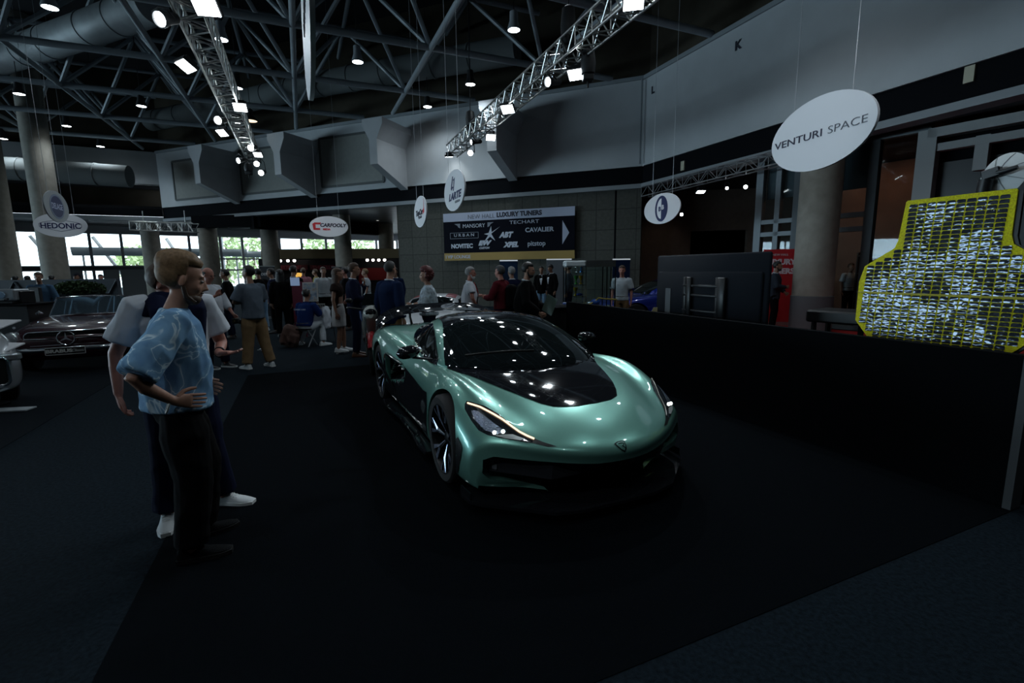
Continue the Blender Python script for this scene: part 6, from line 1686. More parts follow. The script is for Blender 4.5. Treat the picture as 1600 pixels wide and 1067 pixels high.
# left: man in denim shirt at the counter, heads behind the partition
man(60, 11.4, 'man in a blue denim shirt standing behind the black counter', -60, 1.70, sk=SK_M, hair=('short', 'brown'), top=('shirt', M_denim), bottom=('trousers', M_black_c), shoes=SHB, arms={'r': ((.08, -.26, 1.14), (.28, -.10, 1.08)), 'l': ((.02, .27, 1.12), (.05, .26, .88))}, seed=38)
man(121, 15.0, 'person in a cap whose head shows over the dark partition', -90, 1.66, sk=SK_M, hair=('cap', 'capcloth'), top=('tshirt', M_brownc), bottom=('trousers', M_black_c), shoes=SHB, seed=39)
man(157, 16.0, 'dark-haired person whose head shows in front of the lit lower window', -60, 1.62, sk=SK_R, hair=('short', 'black'), top=('tshirt', M_black_c), bottom=('trousers', M_black_c), shoes=SHB, seed=40)
for px, Y, k, lab in ((22, 15.0, 41, 'dark-haired person hidden behind the partition at the far left'), (41, 15.5, 42, 'second dark-haired person hidden behind the partition at the far left'), (79, 15.2, 43, 'dark-haired person just right of the man in denim, behind the partition')):
    man(px, Y, lab, 90, 1.60, hair=('short', 'black'), top=('tshirt', M_black_c), bottom=('trousers', M_black_c), shoes=SHB, seed=k)
# seated artist in royal blue jacket
q, Hq, Aq, Tq = man(470, 10.55, 'dark-haired artist in a royal blue jacket sitting on a folding stool, seen from behind', 78, 1.76, sk=SK_M, hair=('short', 'black'), top=('long', M_royal), bottom=('trousers', M_lshirt), shoes=SHW, fat=1.3, pelvis=(0, 0, .46), torso=(.12, 0, .97), hem=-.02,
    arms={'r': ((.18, -.26, .72), (.38, -.14, .78)), 'l': ((.18, .26, .72), (.36, .12, .70))}, legs={'r': ((.35, -.20, .50), (.20, -.30, .085), -.5), 'l': ((.35, .20, .50), (.22, .28, .085), .4)}, seed=44)
lettering('CLASSIC CARS', .045, mat('ink_pale2', (.3, .35, .45), .6), q, (-.135, 0, .84), frame3((0, -1, .0), (.23, 0, .97)), bold=.001)
b = MB()
for sx in (-1, 1):
    b.tube([(-.16, sx * .17, .02), (.16, sx * .17, .40)], .012, 6); b.tube([(.16, sx * .17, .02), (-.16, sx * .17, .40)], .012, 6)
st_ = thing('folding_stool', 'small folding stool under the seated artist', 'stool', q.location, radians(78))
b.build('legs_frame', M_lampg, st_); MB().box((0, 0, .40), (.34, .36, .02)).build('seat', M_black_c, st_, smooth=False)
# ================================================================ OTHER CARS
def simple_car(name, label, loc, rz, rows, groof, m, wx, R=.33, half=.80, glass_m=None, roof_m=None, group=None):
    t = thing(name, label, 'car', loc, rz)
    b = subd(mirror_grid(rows, 'b'), 'body', 2, m)
    cs = []
    for s in (-1, 1):
        for x in wx: 
            a, c = sorted((s * .55, s * 1.3)); cs.append(wheel_cut(x, R + .04, a, c, R))
    cutby(b, cs); b.parent = t
    if groof:
        c = subd(mirror_grid(groof, 'c'), 'cabin', 2, roof_m or m); c.parent = t
    for s in (-1, 1):
        for x in wx:
            w = thing('wheel', None, None); w.parent = t; w.location = (x, s * (half - .11), R)
            MB().lathe([(R * .62, -.1), (R * .95, -.1), (R, -.08), (R, .08), (R * .95, .1), (R * .64, .1)], (0, 0, 0), (0, s, 0), 36, caps=False).build('tire', M_rub, w)
            MB().lathe([(R * .64, -.08), (R * .64, .09), (R * .5, .075), (R * .2, .06), (.001, .065)], (0, 0, 0), (0, s, 0), 36).build('rim', M_rimd, w)
    return t, b
def rowsx(stations, zb=.22):
    """stations: x, halfwidth, z shoulder, z top edge, z centre"""
    R_ = []
    for x, w, zs, ze, zc in stations:
        R_.append([(x, 0, zb), (x, w * .85, zb), (x, w * .98, zb + .06), (x, w, (zb + zs) / 2), (x, w, zs), (x, w * .93, ze), (x, w * .7, (ze + zc) / 2 + .01), (x, w * .35, zc), (x, 0, zc)])
    return R_
def roofx(stations, zb=.7):
    R_ = []
    for x, w, wt, z, zc in stations:
        R_.append([(x, 0, zb), (x, w, zb), (x, w, zb + .06), (x, (w + wt) / 2, (zb + z) / 2 + .05), (x, wt, z), (x, wt * .55, zc), (x, 0, zc)])
    return R_
# ---- burgundy classic roadster
M_burg = paint('paint_burgundy', (.035, .004, .010), .2, .25, 1.0, .2)
mer_loc = Vector((-7.47, 7.98, 0))
rows = rowsx([(-.03, .62, .46, .52, .56), (-.06, .74, .50, .62, .66), (-.25, .82, .55, .72, .755), (-.7, .855, .60, .80, .82), (-1.2, .865, .62, .84, .86), (-1.75, .87, .64, .87, .885), (-2.6, .87, .66, .86, .84), (-3.3, .86, .66, .85, .86), (-3.9, .80, .62, .78, .80), (-4.2, .70, .55, .68, .70)], .24)
mer, mb_ = simple_car('classic_roadster', 'burgundy classic roadster with chrome grille and open windscreen at the left', mer_loc, radians(-63), rows, None, M_burg, (-.72, -3.12), .32, .83)
G = MB()
def roundrect(w, h, r, n=6): 
    pts = []
    for cx, cy, a0 in ((w - r, h - r, 0), (-w + r, h - r, 90), (-w + r, -h + r, 180), (w - r, -h + r, 270)):
        for k in range(n + 1):
            a = radians(a0 + 90 * k / n); pts.append((cx + r * cos(a), cy + r * sin(a)))
    return pts
FX = lambda x: Matrix(((0, 0, 1, x), (1, 0, 0, 0), (0, 1, 0, 0), (0, 0, 0, 1)))   # prism plane -> (y,z) facing +x
def fpt(y, z, x=.0): return Vector((x - .10 * (abs(y) / .62) ** 2, y, z))
tr_ = [(y, z + .05 * (1 - (y / .55) ** 2) if z > .6 else z) for y, z in roundrect(.55, .115, .09)]
tr_ = [(y, z + .60) for y, z in roundrect(.55, .115, .09)]
MB().loft([[fpt(y * .99, z, -.02) for y, z in tr_], [fpt(y * .99, z, .0) for y, z in tr_]]).build('grille_opening', M_satin, mer, smooth=False)
MB().tube([fpt(y, z, .012) for y, z in tr_], .012, 8, closed=True).build('grille_surround', M_chrome, mer)
MB().tube([fpt(y, .60, .02) for y in (-.54, -.3, -.12)], .012, 8).build('grille_bar', M_chrome, mer); MB().tube([fpt(y, .60, .02) for y in (.12, .3, .54)], .012, 8).build('grille_bar', M_chrome, mer)
MB().tube([(.03, .115 * cos(a), .60 + .115 * sin(a)) for a in [2 * pi * k / 32 for k in range(32)]], .011, 8, closed=True).build('emblem_ring', M_chrome, mer)
st3 = []
for k in range(6):
    r = .108 if k % 2 == 0 else .018; a = pi / 2 + k * pi / 3; st3.append((r * cos(a), r * sin(a) + .60))
MB().prism(st3, .014, FX(.03)).build('emblem_star', M_chrome, mer, smooth=False)
for zz, nm in ((.42, 'bumper'),):
    pts = [(-.55, .90, zz), (-.28, .885, zz), (-.06, .74, zz), (.05, .45, zz), (.08, 0, zz), (.05, -.45, zz), (-.06, -.74, zz), (-.28, -.885, zz), (-.55, -.90, zz)]
    b = MB(); b.loft([[Vector(p) + Vector((-.02, 0, -.045)), Vector(p) + Vector((.02, 0, -.03)), Vector(p) + Vector((.03, 0, 0)), Vector(p) + Vector((.02, 0, .03)), Vector(p) + Vector((-.02, 0, .045))] for p in pts]); b.build('bumper', M_chrome, mer, angle=60)
MB().box((.125, 0, .40), (.015, .52, .12), bev=.004).build('number_plate', M_satin, mer)
MB().tube([(.135, y, z + .40) for y, z in roundrect(.255, .057, .01, 2)], .005, 6, closed=True).build('plate_rim', mat('plate_rim', (.55, .56, .55), .4), mer)
RF = frame3((0, 1, 0), (0, 0, 1))
lettering('BRABUS', .075, mat('plate_letter', (.60, .62, .60), .5), mer, (.137, -.08, .40), RF, bold=.003, wide=1.25); lettering('Classic', .062, MATS['plate_letter'], mer, (.137, .155, .40), RF, shear=.5)
for s in (-1, 1):
    c = Vector((-.03, s * .70, .60))
    b = MB(); rings = []
    for x, k in ((-.22, .9), (-.02, 1.0), (.02, .98), (.035, .90)): rings.append([c + Vector((x, .092 * k * cos(a), .135 * k * sin(a) + (.0))) for a in [2 * pi * i / 24 for i in range(24)]])
    b.loft(rings).build('headlamp', M_chrome, mer)
    rings = [[c + Vector((x, .082 * k * cos(a), .122 * k * sin(a))) for a in [2 * pi * i / 24 for i in range(24)]] for x, k in ((.036, 1.0), (.055, .8), (.062, .4), (.064, .05))]
    MB().loft(rings).build('lamp_glass', mat('lens_glass', (.36, .40, .42), .12, metal=.5, bump=.5, bscale=40), mer)
    MB().tube([(-.25, s * .70, .79), (-.21, s * .70, .79)], .02, 10).build('indicator', M_chrome, mer)
# windscreen
wf = [(-1.62, -.66, .87), (-1.86, -.59, 1.20), (-1.84, 0, 1.225), (-1.86, .59, 1.20), (-1.62, .66, .87), (-1.50, .35, .885), (-1.47, 0, .89), (-1.50, -.35, .885)]
MB().tube(wf, .016, 8, closed=True).build('windscreen_frame', M_chrome, mer)
g = MB(); g.loft([[(-1.62, -.66, .87), (-1.50, -.35, .885), (-1.47, 0, .89), (-1.50, .35, .885), (-1.62, .66, .87)], [(-1.86, -.59, 1.20), (-1.845, -.3, 1.218), (-1.84, 0, 1.225), (-1.845, .3, 1.218), (-1.86, .59, 1.20)]], closed=False, caps=False)
g.build('windscreen', mat('glass_reflection', (.40, .58, .72), .03, metal=.9), mer)  # pale blue reflection of the windows put into the glass colour
b = MB()
for s in (-1, 1): b.box((-2.35, s * .36, .80), (.16, .46, .62), Matrix.Rotation(-.15, 3, 'Y'), bev=.05)
b2 = b; 
for s in (-1, 1): MB().box((-2.35, s * .36, .86), (.16, .46, .42), Matrix.Rotation(-.15, 3, 'Y'), bev=.05).build('seat', mat('leather', (.03, .02, .018), .5), mer)
MB().tube([(-1.95, .36 + .19 * cos(a), .93 + .17 * sin(a)) for a in [2 * pi * k / 24 for k in range(24)]], .012, 8, closed=True).build('steering_wheel', M_satin, mer)
for s in (-1, 1): MB().tube([(-1.50, s * .25, .905), (-1.56, s * .02, .93)], .008, 6).build('wiper', M_chrome, mer)
for s in (-1, 1): MB().lathe([(.05, 0), (.055, .02), (.02, .05), (.001, .06)], (-1.35, s * .72, .93), (0, 0, 1), 12).build('wing_mirror', M_chrome, mer)
# ---- pale car at the left edge
M_silver = paint('paint_silver', (.42, .45, .48), .15, .3, 1.0, .6)
rows = rowsx([(0, .80, .50, .60, .64), (-.05, .90, .55, .70, .76), (-.4, .97, .62, .84, .90), (-1.0, .99, .66, .92, .98), (-1.9, .99, .70, .98, 1.02), (-3.5, .99, .72, .98, 1.02), (-4.6, .94, .70, .90, .95)], .22)
sc_, _ = simple_car('parked_car', 'pale silver car with a black grille, only its front corner at the left edge', Vector((-6.66, 5.16, 0)), radians(-37), rows, roofx([(-1.3, .85, .80, .95, 1.0), (-2.2, .85, .68, 1.40, 1.45), (-3.4, .85, .66, 1.42, 1.46), (-4.3, .80, .6, 1.0, 1.05)]), M_silver, (-.85, -3.75), .36, .93)
MB().loft([[(.03, y, z + .50) for y, z in roundrect(.78, .17, .06)], [(-.03, y, z + .50) for y, z in roundrect(.78, .17, .06)]]).build('grille', M_satin, sc_, smooth=False)
MB().tube([(.035, y, z + .50) for y, z in roundrect(.78, .17, .06)], .018, 8, closed=True).build('grille_frame', M_chrome, sc_)
for s in (-1, 1): MB().box((-.03, s * .82, .66), (.10, .20, .09), Matrix.Rotation(s * -.4, 3, 'Z'), bev=.02).build('headlamp', MATS['lens_glass'], sc_)
# white tilted boards and the floor plate by it
for i, (Y, px, py, w, lab) in enumerate(((6.4, -25, 508, .8, 'white tilted board at the left edge beside the roadster headlamp'), (6.0, -20, 545, .75, 'lower white tilted board at the left edge above the pale car'))):
    p = at_y(px, py, Y); t = thing('info_board', lab, 'board', (p.x, p.y, 0))
    R = Matrix.Rotation(radians(-10), 3, 'Z') @ Matrix.Rotation(radians(18), 3, 'X')
    MB().box((0, 0, p.z), (w, .34, .02), R, bev=.004).build('board', M_sign, t); MB().tube([(0, 0, .02), (0, 0, p.z - .02)], .02, 8).build('post', M_lampb, t); MB().box((0, 0, .012), (.2, .16, .02)).build('base', M_black, t)
p = at_z(12, 641, .01); t = thing('floor_plate', 'thin white placard lying on the floor at the left edge', 'placard', p)
MB().box((0, 0, .008), (.52, .16, .015), Matrix.Rotation(radians(8), 3, 'Z')).build('plate', mat('plate_pale', (.40, .45, .48), .4), t, smooth=False)
# ---- blue coupe
M_blue = paint('paint_blue', (.004, .018, .22), .3, .25, 1.0, .3)
rows = rowsx([(0, .72, .45, .55, .60), (-.08, .86, .50, .66, .70), (-.6, .93, .60, .80, .84), (-1.3, .95, .66, .90, .93), (-2.2, .95, .68, .93, .96), (-3.4, .96, .72, .97, 1.0), (-4.3, .90, .72, .95, .98), (-4.45, .85, .68, .88, .90)], .2)
rf_ = roofx([(-1.15, .75, .70, .90, .93), (-1.9, .80, .64, 1.24, 1.30), (-2.5, .80, .62, 1.33, 1.38), (-3.2, .78, .60, 1.30, 1.35), (-4.1, .70, .55, 1.0, 1.03)], .75)
bl_, _ = simple_car('blue_coupe', 'bright blue coupe half hidden behind the big black screen', Vector((2.35, 13.6, 0)), radians(190), rows, rf_, M_blue, (-.85, -3.5), .34, .92)
BVq = bvh_of(*[o for o in bl_.children if o.name.startswith(('body', 'cabin'))])
patch('side_window', [(-1.55, -.78, 1.03), (-2.0, -.7, 1.24), (-2.7, -.7, 1.30), (-3.4, -.7, 1.22), (-3.5, -.78, 1.03)], (0, 1, -.2), M_glassd, bl_, .006, .08, bv=BVq)
patch('windscreen', [(-1.22, 0, 1), (-1.25, .6, 1), (-1.85, .58, 1), (-1.95, 0, 1), (-1.85, -.58, 1), (-1.25, -.6, 1)], (0, 0, -1), M_glassd, bl_, .006, .08, mirror=False, start=1.2, bv=BVq)
for s in (-1, 1):
    MB().ell((-1.55, s * .98, 1.02), (.07, .12, .06), 14, 8).build('mirror', M_blue, bl_); MB().ell((-.12, s * .72, .62), (.10, .14, .05), 14, 8).build('headlamp', MATS['lens_glass'], bl_)
# ---- white and red race car behind the green one
M_wpaint = paint('paint_white', (.62, .66, .70), .1, .3, .8, .0); M_rpaint = paint('paint_red', (.35, .008, .012), .1, .3, .8, .0)
rows = rowsx([(0, .78, .50, .58, .62), (-.08, .88, .55, .68, .74), (-.6, .92, .62, .80, .84), (-1.3, .93, .68, .90, .93), (-2.2, .93, .70, .93, .96), (-3.4, .93, .72, .95, .98), (-4.1, .88, .70, .92, .95), (-4.2, .82, .66, .85, .88)], .2)
rc_, _ = simple_car('race_car', 'white race car with red stripes seen behind the green supercar rear wing', Vector((-1.85, 9.1, 0)), radians(-94), rows, roofx([(-1.2, .75, .70, .90, .93), (-1.9, .78, .62, 1.22, 1.28), (-2.6, .78, .60, 1.27, 1.32), (-3.3, .74, .56, 1.12, 1.17), (-4.0, .66, .5, .93, .95)], .75), M_wpaint, (-.85, -3.3), .33, .88)
rc_.scale = (.86, .86, .86)
BVq = bvh_of(*[o for o in rc_.children if o.name.startswith(('body', 'cabin'))])
patch('red_stripe', [(-2.75, -.95, .92), (-2.2, -.95, .92), (-2.9, -.95, .30), (-3.4, -.95, .30)], (0, 1, 0), M_rpaint, rc_, .006, .06, bv=BVq)
patch('red_roof_edge', [(-1.95, .3, 1.3), (-1.95, .56, 1.3), (-3.1, .5, 1.3), (-3.1, .3, 1.3)], (0, 0, -1), M_rpaint, rc_, .006, .06, bv=BVq, start=1.0)
patch('side_window', [(-1.6, -.78, .99), (-2.0, -.7, 1.17), (-2.7, -.7, 1.21), (-3.3, -.72, 1.0)], (0, 1, -.2), M_glassd, rc_, .006, .06, bv=BVq)
patch('windscreen', [(-1.25, 0, 1), (-1.28, .55, 1), (-1.85, .54, 1), (-1.95, 0, 1), (-1.85, -.54, 1), (-1.28, -.55, 1)], (0, 0, -1), M_glassd, rc_, .006, .06, mirror=False, start=1.2, bv=BVq)
# ---- white motorcycle
p = at_y(577, 430, 8.3); mo = thing('motorcycle', 'white motorcycle with red mudguard between the navy suit man and the blue jacket man', 'motorcycle', (p.x, p.y, 0), radians(-75))
for x, nm in ((.70, 'front'), (-.68, 'rear')):
    w = thing('wheel', None, None); w.parent = mo; w.location = (x, 0, .31)
    MB().tube([(.26 * cos(a), 0, .26 * sin(a)) for a in [2 * pi * k / 32 for k in range(32)]], .05, 10, closed=True).build('tire', M_rub, w); MB().lathe([(.20, -.012), (.20, .012), (.05, .03), (.001, .03)], (0, 0, 0), (0, 1, 0), 24).build('rim', M_rimd, w)
M_cream = mat('fairing_white', (.66, .68, .64), .25, coat=.8)
b = MB(); b.loft([[(x, w * cos(a), z + h * sin(a)) for a in [2 * pi * k / 16 for k in range(16)]] for x, w, z, h in ((.60, .04, .95, .05), (.52, .12, .97, .12), (.36, .15, .86, .26), (.18, .17, .72, .30), (.0, .15, .70, .24), (-.2, .12, .80, .12))]); b.build('fairing', M_cream, mo)
MB().loft([[(x, w * cos(a), z + h * sin(a)) for a in [2 * pi * k / 14 for k in range(14)]] for x, w, z, h in ((.2, .14, .50, .12), (.0, .17, .50, .16), (-.25, .15, .52, .14), (-.4, .06, .55, .06))]).build('engine', M_rimd, mo)
MB().loft([[(x, w * cos(a), z + h * sin(a)) for a in [2 * pi * k / 14 for k in range(14)]] for x, w, z, h in ((-.1, .10, .86, .05), (-.4, .14, .84, .05), (-.75, .12, .92, .04), (-.95, .06, .98, .03))]).build('seat', M_satin, mo)
MB().loft([[(x, w * cos(a), z + h * sin(a)) for a in [2 * pi * k / 14 for k in range(14)]] for x, w, z, h in ((-.3, .10, .76, .06), (-.65, .13, .80, .07), (-.98, .06, .92, .04))]).build('tail_fairing', M_cream, mo)
MB().tube([(.70 + .33 * cos(a), 0, .31 + .33 * sin(a)) for a in [pi * (.15 + .7 * k / 8) for k in range(9)]], .06, 10).build('mudguard', M_rpaint, mo)
for s in (-1, 1):
    MB().tube([(.70, s * .08, .31), (.50, s * .09, .95)], .022, 8).build('fork', M_chrome, mo); MB().tube([(.45, s * .10, 1.03), (.36, s * .34, 1.06), (.26, s * .38, 1.05)], .014, 8).build('handlebar', M_satin, mo)
    MB().ell((.42, s * .33, 1.18), (.03, .06, .04), 12, 8).build('mirror', M_satin, mo)
MB().ell((.56, 0, .99), (.05, .09, .06), 14, 8).build('headlight', M_gloss, mo)
for s in (-1, 1): MB().loft([[(.45, s * .14, .84), (.45, s * .15, 1.0), (.12, s * .185, .98), (.10, s * .18, .86)], [(.44, s * .15, .84), (.44, s * .16, 1.0), (.12, s * .195, .98), (.10, s * .19, .86)]]).build('blue_stripe', mat('stripe_blue', (.05, .12, .35), .3), mo, smooth=False)
MB().loft([[(.50, y, 1.10) for y in (-.14, 0, .14)], [(.34, y, 1.28) for y in (-.08, 0, .08)]], closed=False, caps=False).build('wind_shield', M_glassd, mo)

# ================================================================ LEFT STAND: partition, hedge, counter
f = MB(); a = at_y(-60, 430, 13.6); b_ = at_y(181, 430, 13.8); wall_seg(f, a, b_, .005, 1.50, 0, .12)
t = thing('stand_partition', 'dark blue-grey partition wall with diagonal lines behind the roadster', 'partition', ((a.x + b_.x) / 2, 13.7, 0))
o = f.build('panel', mat('partition_blue', (.030, .040, .055), .6), t, smooth=False); o.location = -t.location
dd = (b_ - a).to_3d(); dd.z = 0; L_d = dd.length; dd.normalize(); nn = Vector((dd.y, -dd.x, 0))
for k in range(6):
    q0 = Vector((a.x, a.y, 0)) + dd * (L_d * k / 6) + nn * .02; q1 = Vector((a.x, a.y, 0)) + dd * (L_d * (k + 1) / 6) + nn * .02
    o = MB().tube([q0 + Vector((0, 0, 1.45 if k % 2 == 0 else .4)), q1 + Vector((0, 0, .4 if k % 2 == 0 else 1.45))], .02, 6).build('diagonal_brace', mat('brace_blue', (.06, .075, .095), .5), t); o.location = -t.location
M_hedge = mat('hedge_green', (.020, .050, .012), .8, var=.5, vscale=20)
a = at_y(80, 450, 13.0); b_ = at_y(166, 450, 13.1); mdp = (a + b_) / 2
hd_ = thing('hedge_planter', 'low green hedge in a black planter in front of the blue-grey partition', 'hedge', (mdp.x, mdp.y, 0))
MB().box((0, 0, .56), ((b_ - a).length, .30, 1.11)).build('planter', M_black, hd_, smooth=False)
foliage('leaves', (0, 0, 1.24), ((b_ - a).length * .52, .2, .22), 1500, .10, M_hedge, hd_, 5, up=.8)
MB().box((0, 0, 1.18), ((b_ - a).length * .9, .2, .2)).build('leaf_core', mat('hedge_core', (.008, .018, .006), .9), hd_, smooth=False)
# counter
p = at_y(3, 470, 9.6); ct = thing('bar_counter', 'long black bar counter at the left edge behind the roadster', 'counter', (p.x, p.y, 0), radians(5))
MB().box((-.4, 0, .53), (2.2, .6, 1.05), bev=.01).build('cabinet', M_satin, ct); MB().box((-.4, 0, 1.075), (2.3, .7, .035), bev=.005).build('worktop', M_black, ct)
p = at_y(57, 470, 10.6); t = thing('counter_screen', 'tall black panel standing beside the counter in front of the man in denim', 'panel', (p.x, p.y, 0)); MB().box((0, 0, .69), (.25, .08, 1.37), bev=.01).build('panel', M_lampb, t); MB().box((0, 0, .012), (.3, .3, .02)).build('base', M_lampb, t)
p = at_y(10, 464, 9.5); t = thing('coffee_machine', 'silver coffee machine with a round blue badge on the counter', 'coffee machine', (p.x, p.y, 1.095), radians(5))
MB().box((0, 0, .17), (.60, .36, .22), bev=.02).build('housing', mat('machine_silver', (.34, .37, .40), .35, metal=.5), t); MB().box((0, 0, .03), (.56, .42, .05), bev=.01).build('drip_tray', M_satin, t)
MB().lathe([(.07, 0), (.06, .012), (.001, .012)], (.08, -.182, .17), (0, -1, 0), 24).build('badge', mat('badge_blue', (.25, .38, .52), .3), t); MB().tube([(.20, -.2, .10), (.20, -.27, .08)], .02, 8).build('portafilter', M_satin, t)
p = at_y(38, 468, 9.6); t = thing('juice_machine', 'small black machine with a green light strip on the counter', 'machine', (p.x, p.y, 1.095)); MB().box((0, 0, .12), (.18, .3, .24), bev=.01).build('housing', M_satin, t); MB().box((0, -.152, .09), (.12, .01, .015)).build('light_strip', glow('green_glow', (.3, .8, .1), .25), t)
# ================================================================ BOOTH with tan top
a = at_y(411, 430, 29.6); b_ = at_y(626, 430, 31.0); dB = (b_ - a); dB.z = 0; LB = dB.length; dB.normalize(); nB = Vector((dB.y, -dB.x, 0))
bo = thing('exhibition_booth', 'black exhibition booth with a tan top band and small spotlights', 'booth', ((a.x + b_.x) / 2, (a.y + b_.y) / 2, 0))
def bput(name, mb, m, **k): o = mb.build(name, m, bo, smooth=False, **k); o.location = -bo.location; return o
f = MB(); wall_seg(f, a, b_, 2.38, 2.98, 0, .25); bput('top_band', f, mat('tan_band', (.36, .26, .14), .7))
f = MB(); wall_seg(f, a + nB * -1.6, b_ + nB * -1.6, 0.0, 2.4, 0, .2); bput('back_wall', f, mat('booth_black', (.012, .012, .017), .5))
f = MB(); wall_seg(f, a, a - nB * 1.6, 0.0, 2.4, 0, .2); bput('side_wall', f, MATS['booth_black'])
f = MB(); slab(f, [(q.x, q.y) for q in (a, b_, b_ - nB * 1.6, a - nB * 1.6)], 2.36, 2.40); bput('booth_ceiling', f, MATS['booth_black'])
for px in (427, 438, 450, 460, 574, 583, 592, 601):
    d = ray(px, 410); den = d.x * dB.y - d.y * dB.x; A_ = a - nB * .3; k = (A_.x * dB.y - A_.y * dB.x) / den
    q = Vector((d.x * k, d.y * k, 2.28)); MB().lathe([(.02, -.1), (.09, -.04), (.09, .02), (.001, .03)], q, (0, -1, -.25), 14).build('booth_spot', glow('lens_booth', (1, .95, .9), 3.5), bo).location = -bo.location
for i, (px, txt_, lab) in enumerate(((449, 'INVESTMENT', 'a'), (506, 'THE CLUB', 'b'))):
    q = at_plane(px, 418, a - nB * 1.35, nB) + nB * .04
    R = frame3(dB, (0, 0, 1)); 
    o = MB().prism([(-1.25 if i == 0 else -.85, -.17), (1.25 if i == 0 else .85, -.17), (1.25 if i == 0 else .85, .17), (-1.25 if i == 0 else -.85, .17)], .02, Matrix.Translation(q) @ R.to_4x4()).build('red_strip', mat('strip_red', (.10, .006, .012), .6), bo, smooth=False); o.location = -bo.location
    l = lettering(txt_, .30, mat('letter_red', (.35, .05, .07), .6), bo, q - bo.location + nB * .02, R, bold=.01)
    o = MB().box(q + Vector((0, 0, .62)), (.28, .03, .3), Matrix.Rotation(atan2(dB.y, dB.x), 3, 'Z')).build('red_logo', MATS['letter_red'], bo, smooth=False); o.location = -bo.location
f = MB(); q = at_plane(583, 440, a - nB * 1.5, nB) + nB * .06
bput('red_arch_panel', MB().prism([(-.9, -.9), (-.35, -.9), (-.35, .1), (.9, .1), (.9, .9), (-.9, .9)], .03, Matrix.Translation(q) @ frame3(dB, (0, 0, 1)).to_4x4()), mat('panel_red', (.30, .012, .012), .6))
# free-standing black banners in front of the booth
for i, (pa, pb, py, Y, s1, lab) in enumerate(((406, 430, 416, 17.0, 'DESIGN', 'black roll-up banner with pale letters at the left end of the booth'), (519, 547, 417, 20.0, 'EVENTS', 'black roll-up banner with small pale letters right of THE CLUB strip'))):
    p = at_y(pa, 430, Y); q = at_y(pb, 430, Y); zt = at_y(pa, py, Y).z; m = (p + q) / 2
    t = thing('rollup_banner', lab, 'banner', (m.x, m.y, 0)); w = (q - p).length
    MB().box((0, 0, zt / 2), (w, .03, zt), ).build('panel', MATS['booth_black'], t, smooth=False); MB().box((0, 0, zt), (w, .05, .03)).build('top_rail', M_alu, t, smooth=False)
    MB().box((0, 0, .04), (w, .22, .08)).build('base', M_alu, t, smooth=False)
    lettering(s1, .12, M_sign, t, (0, -.02, zt - .28), frame3((1, 0, 0), (0, 0, 1)))
# easel with a painting, table, coat, sign, backpack, post
p = at_y(483, 430, 11.0); t = thing('painting_easel', 'framed coastal painting standing on the artist\'s table', 'painting', (p.x, p.y, .90), radians(8))
def zz_(py, Y=11.0): return at_y(483, py, Y).z
z0, z1 = zz_(471), zz_(441)
t.location.z = z0 - .01
MB().box((0, 0, (z1 - z0) / 2 + .01), (.33, .025, z1 - z0), Matrix.Rotation(radians(-6), 3, 'X')).build('frame', mat('frame_white', (.60, .60, .58), .5), t, smooth=False)
def art():
    m = mat('painting_paint', (.3, .3, .3), .6); nt = m.node_tree; b = nt.nodes['Principled BSDF']; tc = nt.nodes.new('ShaderNodeTexCoord')
    n = nt.nodes.new('ShaderNodeTexNoise'); n.inputs['Scale'].default_value = 9; n.inputs['Detail'].default_value = 5; nt.links.new(tc.outputs['Object'], n.inputs['Vector'])
    r = nt.nodes.new('ShaderNodeValToRGB'); els = [(.3, (.05, .08, .12)), (.45, (.20, .28, .38)), (.55, (.40, .45, .50)), (.65, (.38, .28, .20)), (.8, (.6, .6, .62))]
    r.color_ramp.elements[0].position = els[0][0]; r.color_ramp.elements[0].color = els[0][1] + (1,); r.color_ramp.elements[1].position = els[-1][0]; r.color_ramp.elements[1].color = els[-1][1] + (1,)
    for ps, c in els[1:-1]: e = r.color_ramp.elements.new(ps); e.color = c + (1,)
    nt.links.new(n.outputs['Fac'], r.inputs['Fac']); nt.links.new(r.outputs['Color'], b.inputs['Base Color']); return m
MB().box((0, -.015, (z1 - z0) / 2 + .01), (.28, .02, z1 - z0 - .05), Matrix.Rotation(radians(-6), 3, 'X')).build('canvas', art(), t, smooth=False)
zt = zz_(483)
t = thing('trestle_table', 'black trestle table with a white front cloth in front of the seated artist', 'table', (at_y(492, 430, 11.35).x, 11.35, 0), radians(8))
MB().box((0, 0, zt), (.95, .55, .03)).build('top', M_black, t, smooth=False)
MB().box((.0, -.29, zt - .14), (.62, .012, .30)).build('cloth', M_shirtw, t, smooth=False)
for sx in (-.42, .42):
    for sy in (-.22, .22): MB().tube([(sx, sy, 0), (sx * .8, sy * .6, zt)], .012, 6).build('leg', M_lampb, t)
t = thing('name_sign', 'small white sign reading UN ARTISTE on the table edge', 'sign', (at_y(487, 430, 10.8).x, 10.82, zt + .018), radians(8))
MB().box((0, 0, .06), (.46, .015, .115)).build('board', mat('sign_pale', (.42, .42, .38), .6), t, smooth=False); lettering('UN ARTISTE', .085, M_ink, t, (0, -.011, .06), frame3((1, 0, 0), (0, 0, 1)), bold=.002)
cx_ = at_y(504, 430, 10.9); cb = MB(); erings(cb, [((0, 0, zt + .06), .06, .05), ((0, 0, zt - .05), .09, .12), ((.02, 0, zt - .25), .08, .13), ((.03, 0, zt - .42), .05, .10)])
t = thing('coat', 'white coat draped over the end of the artist\'s table', 'coat', (cx_.x, cx_.y, 0)); remesh(cb, 'cloth', M_shirtw, t, .015, 1, wr=.02, wf=12)
p = at_y(447, 430, 10.5); t = thing('backpack', 'brown backpack lying on the floor beside the seated artist', 'backpack', (p.x, p.y, .0), radians(20))
